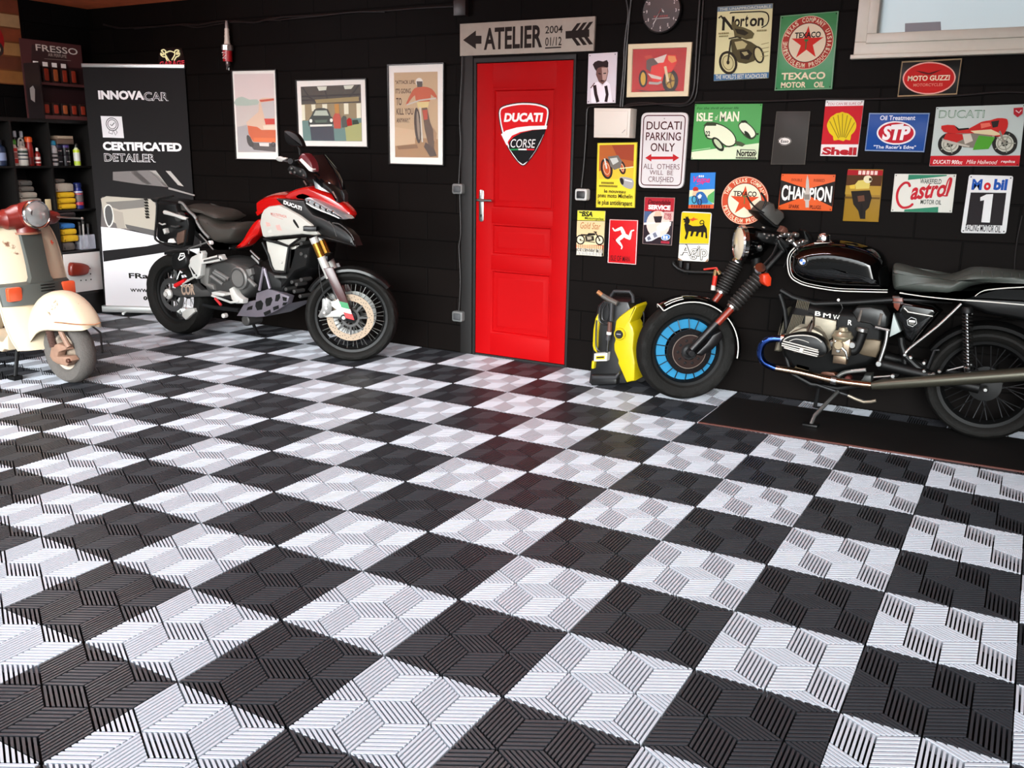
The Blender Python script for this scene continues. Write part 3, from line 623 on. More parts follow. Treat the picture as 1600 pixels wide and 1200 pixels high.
# blue oil treatment sign
s = Sign('metal_sign', 'blue oil treatment sign with a red oval at its middle', [(.201,1.666),(.508,1.664),(.504,1.461),(.199,1.464)], P_('1a4792', .25)); s.border(.0, .007, '8496b4')
s.fill([(.448,1.561),(.448,1.551),(.445,1.542),(.441,1.533),(.434,1.525),(.425,1.517),(.414,1.511),(.401,1.506),(.388,1.502),(.373,1.5),(.358,1.499),(.342,1.499),(.327,1.502),(.312,1.505),(.298,1.51),(.286,1.516),(.275,1.524),(.266,1.532),(.259,1.541),(.254,1.551),(.252,1.56),(.252,1.57),(.255,1.58),(.26,1.589),(.267,1.597),(.276,1.604),(.287,1.611),(.3,1.616),(.314,1.619),(.329,1.622),(.344,1.622),(.359,1.621),(.374,1.619),(.389,1.615),(.402,1.61),(.415,1.604),(.425,1.597),(.434,1.589),(.441,1.58),(.446,1.571)], 'e9e4e4'); s.fill([(.44,1.561),(.44,1.553),(.437,1.544),(.433,1.537),(.427,1.529),(.418,1.523),(.408,1.517),(.397,1.513),(.384,1.509),(.371,1.507),(.357,1.507),(.343,1.507),(.329,1.509),(.315,1.512),(.303,1.516),(.291,1.522),(.281,1.528),(.273,1.536),(.267,1.544),(.262,1.552),(.26,1.56),(.26,1.569),(.263,1.577),(.268,1.585),(.274,1.592),(.283,1.599),(.293,1.604),(.305,1.609),(.317,1.612),(.331,1.614),(.345,1.615),(.359,1.614),(.373,1.612),(.386,1.609),(.398,1.604),(.41,1.599),(.419,1.592),(.427,1.585),(.434,1.578),(.438,1.569)], 'b81a2c')
s.txt('STP', [(.282,1.522),(.422,1.598)], 'eeeaea', shear=.12, bold=.05); s.fill([(.321,1.592),(.384,1.598),(.385,1.609),(.323,1.603)], 'eeeaea')
s.txt('Oil Treatment', [(.261,1.627),(.439,1.652)], 'dfe4ee', bold=.02); s.txt('"The Racer\'s Edge"', [(.244,1.472),(.459,1.496)], 'dfe4ee', bold=.02); s.done()

# motorcycle sign at the right edge
s = Sign('metal_sign', 'wide pale sign of a red and green motorcycle with red bottom band', [(.535,1.693),(.95,1.704),(.961,1.397),(.537,1.389)], P_('bcc7c3', .35))
s.fill([(.537,1.443),(.959,1.451),(.961,1.399),(.538,1.391)], 'bb1722'); s.txt('DUCATI', [(.553,1.637),(.768,1.677)], '4a7152', bold=.015); s.txt('DUCATI', [(.556,1.64),(.766,1.673)], 'b4c4bb', bold=-.012)
s.txt('DUCATI 900cc', [(.553,1.402),(.696,1.423)], 'efe2de', shear=.2, bold=.02); s.txt('Mike Hailwood', [(.714,1.405),(.859,1.426)], 'efe2de', shear=.3); s.txt('replica', [(.875,1.41),(.94,1.427)], 'efe2de', shear=.2, bold=.02)
for o in ([(.675,1.505),(.675,1.495),(.674,1.486),(.67,1.477),(.665,1.469),(.658,1.463),(.65,1.458),(.641,1.455),(.631,1.454),(.621,1.455),(.611,1.458),(.602,1.462),(.593,1.469),(.586,1.476),(.58,1.485),(.576,1.494),(.574,1.504),(.574,1.514),(.576,1.524),(.579,1.532),(.585,1.54),(.592,1.546),(.6,1.551),(.609,1.554),(.619,1.555),(.629,1.554),(.639,1.551),(.648,1.547),(.656,1.54),(.663,1.533),(.669,1.524),(.673,1.515)], [(.93,1.512),(.93,1.502),(.929,1.492),(.925,1.483),(.92,1.475),(.914,1.469),(.906,1.464),(.897,1.461),(.887,1.46),(.878,1.46),(.868,1.463),(.859,1.468),(.85,1.474),(.843,1.482),(.837,1.491),(.833,1.501),(.831,1.511),(.831,1.521),(.832,1.53),(.836,1.539),(.841,1.547),(.847,1.554),(.855,1.559),(.864,1.561),(.874,1.562),(.884,1.562),(.893,1.559),(.902,1.554),(.911,1.548),(.918,1.54),(.924,1.531),(.928,1.522)]):
    s.fill(o, 'c2c2b4'); s.ring(o, .017, '23211e')
    cx = sum(p[0] for p in o)/len(o); cz = sum(p[1] for p in o)/len(o)
    s.ring(circle(cx, cz, .032, 20), .005, '8d8d80'); s.fill(circle(cx, cz, .016, 14), '3a3833')
    for k in range(5): s.line([(cx, cz), (cx+.05*math.cos(k*1.2566), cz+.05*math.sin(k*1.2566))], .005, '8d8d80')
s.fill([(.642,1.559),(.812,1.56),(.822,1.539),(.768,1.485),(.69,1.489),(.655,1.513)], '7d756a'); s.fill([(.678,1.555),(.716,1.559),(.732,1.522),(.696,1.505)], 'c8bfb2'); s.fill([(.582,1.53),(.72,1.497),(.717,1.489),(.592,1.514)], 'b9b3a6')
s.fill([(.756,1.549),(.833,1.541),(.81,1.482),(.737,1.476),(.745,1.514)], '4d9a2c'); s.fill([(.642,1.559),(.678,1.555),(.685,1.53),(.655,1.513),(.59,1.53),(.599,1.559)], 'b8231f')
s.fill(smooth([(.572,1.598),(.633,1.601),(.659,1.58),(.705,1.584),(.758,1.617),(.799,1.625),(.832,1.636),(.87,1.633),(.88,1.621),(.883,1.593),(.866,1.549),(.829,1.546),(.735,1.56),(.642,1.559),(.587,1.567)], 2), 'bd2420')
s.fill([(.633,1.601),(.658,1.584),(.704,1.588),(.706,1.58),(.656,1.573)], '241c1a'); s.fill([(.714,1.572),(.809,1.58),(.865,1.554),(.828,1.549),(.735,1.56)], 'd8c9a0'); s.fill([(.804,1.619),(.841,1.625),(.838,1.593),(.815,1.588)], '26201e'); s.fill([(.756,1.609),(.797,1.613),(.807,1.597),(.763,1.584)], 'df6a58')
s.line([(.849,1.572),(.878,1.514)], .009, '8a8478')
s.fill([(.898,1.685),(.94,1.688),(.942,1.657),(.922,1.639),(.902,1.655)], 'a81a28'); s.line([(.909,1.673),(.925,1.661),(.934,1.675)], .005, 'e0c0c0'); s.holes(.008, .003); s.done()

# yellow tyre poster, its figure left out
s = Sign('metal_sign', 'tall yellow and orange tyre poster below the white fuse box', [(-1.42,1.493),(-1.149,1.5),(-1.145,1.098),(-1.414,1.089)], P_('ddca38', .4)); s.border(.0, .004, 'a8962a')
s.fill([(-1.405,1.48),(-1.168,1.486),(-1.165,1.292),(-1.402,1.281)], 'a85a2c'); s.fill([(-1.32,1.481),(-1.168,1.486),(-1.167,1.385),(-1.272,1.399)], '94402a'); s.fill([(-1.402,1.317),(-1.314,1.351),(-1.167,1.346),(-1.164,1.276),(-1.401,1.269)], 'd9b338')
for o, wd in (([(-1.316,1.341),(-1.313,1.327),(-1.313,1.313),(-1.315,1.301),(-1.318,1.291),(-1.324,1.283),(-1.331,1.278),(-1.339,1.277),(-1.347,1.279),(-1.356,1.284),(-1.364,1.292),(-1.371,1.302),(-1.377,1.315),(-1.382,1.329),(-1.384,1.343),(-1.384,1.356),(-1.383,1.368),(-1.379,1.379),(-1.373,1.386),(-1.366,1.391),(-1.358,1.392),(-1.35,1.39),(-1.341,1.385),(-1.333,1.377),(-1.326,1.367),(-1.32,1.354)], .014), ([(-1.225,1.347),(-1.222,1.337),(-1.222,1.327),(-1.223,1.319),(-1.225,1.313),(-1.229,1.309),(-1.234,1.308),(-1.239,1.31),(-1.245,1.314),(-1.25,1.321),(-1.255,1.33),(-1.258,1.34),(-1.26,1.35),(-1.261,1.359),(-1.26,1.368),(-1.258,1.374),(-1.254,1.378),(-1.249,1.379),(-1.244,1.377),(-1.238,1.372),(-1.233,1.365),(-1.228,1.357)], .011)): s.fill(o, 'b5562e'); s.ring(o, wd, '2b2421'); s.ring([(p[0]*.6+sum(q[0] for q in o)/len(o)*.4, p[1]*.6+sum(q[1] for q in o)/len(o)*.4) for p in o], .003, 'd8c8a8')
s.fill([(-1.343,1.41),(-1.273,1.419),(-1.245,1.384),(-1.252,1.345),(-1.295,1.328),(-1.323,1.351)], '6a6660'); s.fill([(-1.329,1.398),(-1.281,1.405),(-1.267,1.38),(-1.305,1.359)], 'b9bcb6'); s.line([(-1.365,1.398),(-1.347,1.335)], .01, 'c9ccc6'); s.line([(-1.26,1.337),(-1.165,1.35)], .006, 'e8d8a8')
s.fill(smooth([(-1.256,1.277),(-1.24,1.288),(-1.188,1.282),(-1.161,1.268),(-1.159,1.233),(-1.177,1.214),(-1.22,1.225),(-1.247,1.246)], 3), '9c9a98'); s.fill(smooth([(-1.254,1.275),(-1.238,1.28),(-1.226,1.262),(-1.229,1.238),(-1.245,1.247)], 3), '26221f'); s.fill([(-1.222,1.274),(-1.17,1.264),(-1.169,1.256),(-1.22,1.265)], 'dad9d6')
s.txt('~9', [(-1.38,1.24),(-1.292,1.253)], '6a5c20'); s.txt('~13', [(-1.395,1.221),(-1.266,1.233)], '6a5c20')
s.txt('le nouveau', [(-1.358,1.185),(-1.21,1.207)], '332b12', bold=.02); s.txt('pneu moto Michelin', [(-1.401,1.147),(-1.161,1.181)], '332b12', bold=.02); s.txt('le plus antidérapant', [(-1.399,1.1),(-1.161,1.14)], '332b12', bold=.02); s.done()

# BSA
s = Sign('metal_sign', 'narrow yellow and tan motorcycle poster nearest the door, with black base', [(-1.545,1.065),(-1.347,1.069),(-1.349,.779),(-1.545,.774)], P_('d4c49a', .4))
s.fill([(-1.544,1.063),(-1.348,1.069),(-1.348,1.006),(-1.544,1)], 'c4c23c'); s.line([(-1.544,1),(-1.348,1.006)], .004, '3a3018'); s.fill([(-1.545,.996),(-1.348,1.003),(-1.349,.914),(-1.545,.906)], 'd3b489')
s.fill([(-1.546,.842),(-1.348,.851),(-1.349,.827),(-1.546,.819)], 'a03c28'); s.fill([(-1.546,.819),(-1.349,.827),(-1.349,.781),(-1.545,.776)], '1d1714')
s.txt('BSA', [(-1.513,1.028),(-1.434,1.062)], '1d1714', shear=.2, bold=.04); s.line([(-1.532,1.055),(-1.509,1.052)], .008, '1d1714'); s.txt('Motorcycles', [(-1.489,1.005),(-1.356,1.026)], '1d1714', bold=.02); s.txt('Gold Star', [(-1.519,.949),(-1.374,.991)], '94562c', shear=.25)
for o in ([(-1.487,.878),(-1.488,.87),(-1.49,.863),(-1.495,.857),(-1.5,.852),(-1.507,.849),(-1.514,.848),(-1.521,.848),(-1.528,.851),(-1.534,.855),(-1.539,.86),(-1.542,.867),(-1.543,.874),(-1.542,.882),(-1.54,.889),(-1.536,.895),(-1.53,.9),(-1.523,.903),(-1.516,.904),(-1.509,.904),(-1.502,.901),(-1.496,.897),(-1.491,.892),(-1.488,.885)], [(-1.351,.883),(-1.351,.875),(-1.353,.868),(-1.357,.862),(-1.363,.857),(-1.369,.854),(-1.376,.853),(-1.383,.853),(-1.389,.856),(-1.395,.86),(-1.399,.866),(-1.402,.872),(-1.403,.879),(-1.403,.887),(-1.4,.894),(-1.396,.9),(-1.391,.905),(-1.385,.908),(-1.378,.909),(-1.371,.908),(-1.365,.906),(-1.359,.902),(-1.355,.896),(-1.352,.89)]): s.fill(o, 'd8ccae'); s.ring(o, .009, '1d1714'); s.fill([(p[0]*.25+sum(q[0] for q in o)/len(o)*.75, p[1]*.25+sum(q[1] for q in o)/len(o)*.75) for p in o], '4a4034')
s.fill([(-1.515,.913),(-1.466,.914),(-1.458,.923),(-1.412,.924),(-1.407,.912),(-1.457,.904),(-1.508,.903)], '1d1714'); s.fill([(-1.484,.902),(-1.42,.906),(-1.414,.877),(-1.474,.865)], '2e2820'); s.fill([(-1.468,.899),(-1.436,.901),(-1.433,.883),(-1.463,.878)], 'a59a84'); s.line([(-1.412,.934),(-1.375,.883)], .008, '1d1714'); s.line([(-1.421,.933),(-1.398,.932)], .006, '1d1714'); s.line([(-1.515,.871),(-1.409,.865)], .006, '6a604e')
s.txt('~14', [(-1.539,.821),(-1.352,.846)], 'd8b48a'); s.txt('THE NEW GOLD STAR TWIN', [(-1.54,.796),(-1.352,.823)], 'ded6c8', bold=.02); s.txt('~16', [(-1.538,.777),(-1.355,.801)], 'ded6c8'); s.done()

# red three legs sign
s = Sign('metal_sign', 'small red sign with three white running legs and white edge', [(-1.314,1.018),(-1.118,1.022),(-1.117,.74),(-1.315,.738)], P_('b8151b', .35)); s.border(.0, .005, 'e6cfcc')
W_ = 'ece6d8'
def leg_art(hip, knee, ank, toe, w=.021):
    s.line(hip_k(hip, knee), [w*1.1, w*1.2, w*.95], W_); s.line(hip_k(knee, ank), [w*.95, w*.8, w*.45], W_); s.line([ank, toe], [w*.5, w*.3], W_); s.fill(circle(knee[0], knee[1], w*.48, 12), W_)
def hip_k(a, b): return [a, ((a[0]+b[0])/2, (a[1]+b[1])/2), b]
for L in ([(-1.206,.924),(-1.229,.966),(-1.275,.947),(-1.29,.965)], [(-1.209,.924),(-1.17,.906),(-1.16,.952),(-1.14,.959)], [(-1.206,.925),(-1.252,.888),(-1.217,.85),(-1.222,.833)]): leg_art(*L)
s.txt('ISLE OF MAN', [(-1.295,.755),(-1.161,.79)], '4f0d10', bold=.01); s.line([(-1.284,.901),(-1.227,.847)], .003, '6d1014'); s.done()

# service sign
s = Sign('metal_sign', 'red white and dark spark plug service sign with a hand in a round picture', [(-1.08,1.168),(-.88,1.171),(-.883,.877),(-1.078,.876)], P_('2b2127', .35))
s.fill([(-1.08,1.167),(-.881,1.169),(-.882,1.086),(-1.08,1.081)], 'a01f2b'); s.fill([(-1.08,1.08),(-1.031,1.081),(-1.034,.996),(-1.08,.995)], '44587c'); s.fill([(-.946,1.083),(-.882,1.085),(-.884,1.027),(-.947,1.026)], 'c9a5a0')
s.fill(smooth([(-.904,1.009),(-.906,.987),(-.912,.967),(-.923,.95),(-.939,.936),(-.957,.926),(-.977,.922),(-.997,.924),(-1.017,.931),(-1.034,.943),(-1.047,.96),(-1.056,.98),(-1.06,1.001),(-1.059,1.022),(-1.052,1.043),(-1.041,1.06),(-1.025,1.074),(-1.007,1.083),(-.987,1.087),(-.966,1.085),(-.947,1.078),(-.93,1.065),(-.917,1.049),(-.908,1.03)], 1), 'd9bfb4'); s.fill([(-1.016,1.052),(-.957,1.055),(-.963,1.015),(-1.003,1.012)], '241c22'); s.fill([(-1.003,1.081),(-.973,1.086),(-.959,1.055),(-1.012,1.051)], 'cda890'); s.fill([(-.991,.986),(-.959,1.016),(-.896,1.023),(-.899,.999),(-.939,.969),(-.981,.955)], 'e8d8d4'); s.fill([(-1.08,1.008),(-1.001,1.017),(-.999,1.007),(-1.079,.995)], 'e6cdc8')
s.fill([(-1.064,.912),(-1.046,.933),(-.981,.967),(-.962,.952),(-.966,.928),(-1.02,.897),(-1.054,.892)], 'c2c3cc'); s.fill([(-1.051,.915),(-1.035,.928),(-1.021,.909),(-1.042,.898)], '5a5c6a'); s.fill([(-1.014,.943),(-.996,.954),(-.981,.929),(-1.001,.918)], '6d7080')
s.fill([(-.897,.932),(-.897,.927),(-.899,.922),(-.902,.917),(-.908,.913),(-.915,.91),(-.922,.907),(-.93,.907),(-.938,.907),(-.945,.909),(-.95,.912),(-.954,.916),(-.956,.92),(-.956,.925),(-.954,.93),(-.95,.935),(-.945,.939),(-.938,.943),(-.93,.945),(-.922,.946),(-.915,.945),(-.908,.943),(-.902,.94),(-.899,.936)], '3a74c0'); s.ring([(-.898,.931),(-.898,.927),(-.9,.922),(-.904,.918),(-.909,.914),(-.915,.911),(-.923,.909),(-.93,.908),(-.937,.909),(-.944,.91),(-.949,.913),(-.953,.916),(-.954,.921),(-.954,.925),(-.952,.93),(-.949,.934),(-.943,.938),(-.937,.941),(-.93,.943),(-.922,.944),(-.915,.944),(-.909,.942),(-.904,.939),(-.9,.936)], .003, 'cfd8e8'); s.txt('~2', [(-.943,.916),(-.908,.935)], 'dfe6f0', bold=.02)
s.txt('Dependable', [(-1.057,1.118),(-.907,1.155)], '4a0d14', shear=.3, bold=.02); s.txt('SERVICE', [(-1.052,1.093),(-.906,1.122)], 'f0e2de', bold=.05); s.txt('SPARK', [(-.946,1.056),(-.895,1.075)], '9a2430', bold=.02); s.txt('PLUGS', [(-.945,1.035),(-.896,1.055)], '9a2430', bold=.02); s.txt('~6', [(-.955,.887),(-.897,.902)], 'a5283a'); s.border(0, .003, 'a08a84'); s.done()

# small blue scooter sign
s = Sign('metal_sign', 'small blue scooter advert sign with pink script above a rider', [(-.792,1.322),(-.637,1.329),(-.633,1.115),(-.792,1.109)], P_('2776c6', .35))
s.fill([(-.791,1.219),(-.635,1.231),(-.632,1.139),(-.791,1.129)], 'd8d0a8'); s.fill([(-.674,1.191),(-.635,1.222),(-.633,1.147),(-.68,1.16)], '52a05a'); s.fill([(-.791,1.133),(-.633,1.142),(-.633,1.116),(-.792,1.11)], 'd0562a'); s.fill([(-.79,1.179),(-.739,1.196),(-.664,1.161),(-.634,1.14),(-.791,1.131)], '4a9ab8')
s.txt('Vespa', [(-.771,1.256),(-.666,1.303)], 'd02a6e', shear=.35, bold=.02); s.line([(-.751,1.253),(-.676,1.278)], .004, 'd02a6e'); s.txt('~3', [(-.738,1.299),(-.703,1.31)], 'cfdcee')
s.fill([(-.735,1.227),(-.736,1.221),(-.74,1.216),(-.745,1.212),(-.752,1.211),(-.759,1.212),(-.765,1.215),(-.769,1.22),(-.771,1.226),(-.77,1.231),(-.766,1.236),(-.761,1.24),(-.754,1.241),(-.747,1.24),(-.741,1.237),(-.737,1.232)], 'b02824'); s.fill([(-.768,1.214),(-.732,1.219),(-.723,1.197),(-.754,1.18),(-.771,1.191)], 'd8b090'); s.fill(smooth([(-.75,1.18),(-.74,1.207),(-.708,1.212),(-.68,1.183),(-.671,1.149),(-.703,1.144),(-.735,1.135)], 3), '2a5f9c'); s.fill([(-.738,1.185),(-.723,1.2),(-.71,1.189),(-.724,1.162)], 'c8dbe8')
for o in ([(-.71,1.151),(-.71,1.145),(-.711,1.14),(-.714,1.136),(-.716,1.133),(-.72,1.132),(-.723,1.133),(-.727,1.136),(-.73,1.14),(-.732,1.145),(-.732,1.15),(-.732,1.156),(-.731,1.161),(-.729,1.165),(-.726,1.168),(-.722,1.169),(-.719,1.168),(-.716,1.166),(-.713,1.162),(-.711,1.157)], [(-.744,1.165),(-.744,1.159),(-.746,1.153),(-.748,1.148),(-.752,1.144),(-.755,1.143),(-.76,1.144),(-.763,1.147),(-.767,1.152),(-.769,1.158),(-.77,1.164),(-.77,1.171),(-.768,1.177),(-.766,1.182),(-.762,1.185),(-.758,1.186),(-.754,1.185),(-.751,1.182),(-.747,1.178),(-.745,1.172)]): s.ring(o, .006, '1c2c40')
s.txt('~8', [(-.774,1.116),(-.65,1.134)], '8a2c10'); s.done()

# round star sign
tc = [(-.448,1.169),(-.307,1.177)]; tr = rad(tc)
s = Sign('metal_sign', 'round cream and orange star sign, partly behind the black motorcycle handlebar', circle(tc[0][0], tc[0][1], tr, 48), M('b8452c', .35, noise=.1, scale=20, name='worn_orange_enamel'), rad=0)
roundel(s, tc[0], tr*.985, 'bd4629', 'ddd3ba', 'c2431f', 'e3d6b8', 'THE TEXAS COMPANY', ('PETROLEUM PRODUCTS', (-75, 75), (255, 105))); s.txt('T', [(-.459,1.15),(-.437,1.199)], '5a6a3a', bold=.03); s.done()

# yellow sign with black dog emblem
s = Sign('metal_sign', 'yellow and white sign with a black six-legged dog emblem', rounded(ccw([(-.834,1.09),(-.643,1.09),(-.644,.792),(-.838,.787)]), .016), P_('dedad2', .35))
s.fill(rounded(ccw([(-.832,1.084),(-.647,1.085),(-.648,.903),(-.835,.894)]), .008), 'c9b012'); s.line([(-.836,.89),(-.648,.899)], .004, '26200f')
s.fill([(-.821,1.038),(-.816,1.05),(-.806,1.045),(-.805,1.062),(-.796,1.056),(-.791,1.064),(-.786,1.051),(-.776,1.042),(-.778,1.023),(-.784,1.015),(-.758,1.004),(-.718,1.006),(-.686,1.015),(-.676,1.007),(-.666,.992),(-.659,.934),(-.671,.935),(-.674,.968),(-.684,.971),(-.687,.938),(-.7,.941),(-.699,.97),(-.713,.967),(-.721,.942),(-.735,.944),(-.73,.971),(-.746,.97),(-.756,.94),(-.769,.942),(-.764,.971),(-.779,.97),(-.788,.929),(-.795,.918),(-.804,.928),(-.796,.957),(-.806,.984),(-.812,1.011),(-.805,1.022),(-.819,1.026),(-.809,1.032)], '17120d')
s.line(smooth([(-.68,1.002),(-.69,1.023),(-.707,1.019),(-.711,1.032),(-.699,1.042),(-.687,1.031),(-.693,1.007)], 4, False), .006, '17120d')
s.fill(smooth([(-.782,1.043),(-.765,1.049),(-.752,1.058),(-.748,1.052),(-.724,1.047),(-.748,1.04),(-.759,1.033),(-.773,1.039)], 3), 'cf4a20')
s.txt('Agip', [(-.826,.799),(-.651,.89)], '201c18', bold=.035); s.txt('Agip', [(-.823,.803),(-.654,.887)], 'dedad2', bold=-.004)
mr = [(-.836,.804),(-.806,.79),(-.837,.788)]; s.fill(mr, '8a6a52'); s.fill([(-.662,.792),(-.646,.814),(-.644,.793)], '8a6a52'); s.done()

# orange spark plug sign
s = Sign('metal_sign', 'orange and black spark plug sign reading CHAMPION', [(-.244,1.33),(.058,1.333),(.057,1.13),(-.247,1.126)], P_('d2592a', .35))
s.fill([(-.245,1.295),(-.094,1.251),(-.09,1.211),(-.243,1.149)], '1f1a19'); s.fill([(.059,1.296),(-.082,1.251),(-.08,1.212),(.057,1.155)], '1f1a19')
c1 = [(-.234,1.176),(.048,1.271)]; mid = (c1[0][0]+c1[1][0])/2; hw = (c1[1][0]-c1[0][0])/2; zm = (c1[0][1]+c1[1][1])/2
s.txt('CHAMPION', c1, 'e8e4de', bold=.03, fn=lambda a, b: (a, zm+(b-zm)*(.62+.38*abs(a-mid)/hw)))
s.fill([(-.101,1.297),(-.097,1.329),(-.086,1.297),(-.076,1.228),(-.072,1.224),(-.069,1.187),(-.074,1.182),(-.072,1.145),(-.09,1.144),(-.096,1.181),(-.104,1.186),(-.105,1.223),(-.1,1.227)], 'b4aca4'); s.fill([(-.103,1.218),(-.074,1.219),(-.071,1.19),(-.102,1.189)], '7d766e')
s.txt('DOUBLE', [(-.184,1.29),(-.124,1.305)], '7d2a14'); s.txt('RIBBED', [(-.058,1.291),(.002,1.306)], '7d2a14'); s.txt('SPARK', [(-.186,1.137),(-.125,1.158)], '5a1a0c', bold=.02); s.txt('PLUGS', [(-.066,1.138),(-.004,1.159)], '5a1a0c', bold=.02); s.holes(.009, .003); s.done()

# racing photograph
s = Sign('photo_print', 'small ochre print of a racing motorcyclist seen head on, above the fuel tank', [(.122,1.365),(.307,1.367),(.312,1.082),(.122,1.078)], P_('8e6d22', .3), cat='picture')
s.fill([(.121,1.361),(.306,1.363),(.307,1.334),(.12,1.332)], '9c1620'); s.txt('~5', [(.179,1.337),(.285,1.358)], 'e0c8c0', shear=.3, bold=.04); s.fill([(.12,1.332),(.307,1.334),(.305,1.272),(.12,1.271)], '4a2c14'); s.fill([(.12,1.276),(.305,1.277),(.305,1.228),(.119,1.226)], 'a68430'); s.fill([(.12,1.215),(.306,1.216),(.306,1.206),(.119,1.203)], '5c4418')
s.fill([(.15,1.245),(.249,1.253),(.264,1.213),(.255,1.159),(.239,1.14),(.242,1.095),(.214,1.094),(.2,1.138),(.17,1.173)], '1c1511'); s.fill([(.168,1.282),(.183,1.304),(.226,1.31),(.247,1.288),(.244,1.262),(.175,1.257)], 'cbb860'); s.fill([(.255,1.313),(.254,1.304),(.25,1.297),(.243,1.293),(.235,1.291),(.226,1.292),(.218,1.297),(.212,1.303),(.21,1.311),(.211,1.32),(.215,1.327),(.222,1.331),(.23,1.333),(.239,1.332),(.247,1.327),(.252,1.321)], 'd8cfae'); s.fill([(.238,1.319),(.252,1.32),(.254,1.304),(.239,1.305)], '3a2c1a'); s.fill([(.225,1.14),(.226,1.127),(.227,1.115),(.226,1.106),(.224,1.1),(.222,1.098),(.219,1.1),(.217,1.105),(.214,1.115),(.212,1.126),(.21,1.139),(.209,1.152),(.209,1.163),(.209,1.173),(.211,1.179),(.213,1.181),(.216,1.179),(.219,1.173),(.221,1.164),(.224,1.152)], '0f0c0a'); s.fill([(.187,1.219),(.222,1.225),(.229,1.194),(.195,1.188)], '5c3a2a'); s.fill([(.138,1.276),(.168,1.282),(.17,1.259),(.144,1.258)], 'd0b040'); s.done()

# white oil sign with red script
s = Sign('metal_sign', 'white and green motor oil sign with sloping red script', [(.368,1.345),(.674,1.35),(.677,1.149),(.371,1.141)], P_('d5d4cb', .35))
s.fill([(.439,1.342),(.628,1.346),(.629,1.34),(.439,1.314)], '2f7d60'); s.fill([(.438,1.144),(.44,1.156),(.607,1.177),(.609,1.148)], '2f7d60')
cb_ = [(.462,1.207),(.658,1.301)]; cC = [(.41,1.173),(.468,1.295)]
sl = lambda a, b: (a, b+(a-cb_[0][0])*.16)
s.T.text('astrol', cb_, s.z(), P_('b5202c'), shear=.2, bold=.03, fn=lambda a, b: (a, b+(a-cb_[0][0])*.14))
s.line(smooth([(.454,1.277),(.443,1.297),(.421,1.296),(.399,1.267),(.393,1.227),(.405,1.187),(.43,1.166),(.462,1.172),(.48,1.19)], 4, False), [.007]+[.013]*31+[.006], 'b5202c')
s.line(smooth([(.617,1.239),(.64,1.24),(.652,1.283),(.655,1.322),(.646,1.33),(.637,1.313),(.631,1.274)], 4, False), .007, 'b5202c')
s.txt('WAKEFIELD', [(.501,1.297),(.606,1.323)], '2b3630', bold=.01); s.txt('MOTOR OIL', [(.516,1.189),(.619,1.213)], '2b3630', bold=.01); s.holes(.009, .003); s.done()

# white one sign
s = Sign('metal_sign', 'tall white racing oil sign with a large number 1, lowest on the right', rounded(ccw([(.735,1.349),(.942,1.348),(.947,1.053),(.733,1.045)]), .012), P_('dcdddd', .3)); s.q = ccw([(.735,1.349),(.942,1.348),(.947,1.053),(.733,1.045)])
s.fill([(.754,1.258),(.921,1.262),(.924,1.094),(.753,1.089)], '1d181b'); s.txt('M', [(.755,1.272),(.803,1.328)], '1c4fa5', bold=.04); s.txt('o', [(.812,1.272),(.845,1.312)], 'c41e26', bold=.05); s.txt('bil', [(.858,1.274),(.92,1.331)], '1c4fa5', bold=.05)
s.fill([(.803,1.235),(.83,1.251),(.861,1.254),(.864,1.106),(.824,1.106),(.823,1.221),(.805,1.216)], 'dcdddd'); s.txt('RACING MOTOR OIL', [(.752,1.057),(.92,1.092)], '1d181b', bold=.01); s.holes(.011, .0035); s.done()

# three framed pictures left of the door
s = framed('framed_picture', 'tall framed picture of an orange car on pale ground, leftmost of three', [(-4.608,2.023),(-4.132,2.017),(-4.139,1.337),(-4.614,1.335)], [(-4.584,1.992),(-4.164,1.985),(-4.178,1.397),(-4.587,1.394)], BFR, MAT, .009)
s.fill(s.q, 'cfc0bc'); s.fill([(-4.581,1.776),(-4.168,1.76),(-4.178,1.397),(-4.587,1.394)], 'bfb4ae'); s.fill(smooth([(-4.583,1.799),(-4.511,1.821),(-4.431,1.797),(-4.349,1.798),(-4.344,1.759),(-4.58,1.753)], 2), 'a2b0a4'); s.fill([(-4.579,1.59),(-4.428,1.613),(-4.17,1.521),(-4.178,1.402),(-4.586,1.396)], 'a19c9c')
s.fill([(-4.472,1.473),(-4.174,1.464),(-4.178,1.402),(-4.41,1.415)], '4d4543'); s.fill(smooth([(-4.481,1.52),(-4.459,1.526),(-4.418,1.485),(-4.411,1.444),(-4.449,1.438),(-4.478,1.473)], 2), '3a3431')
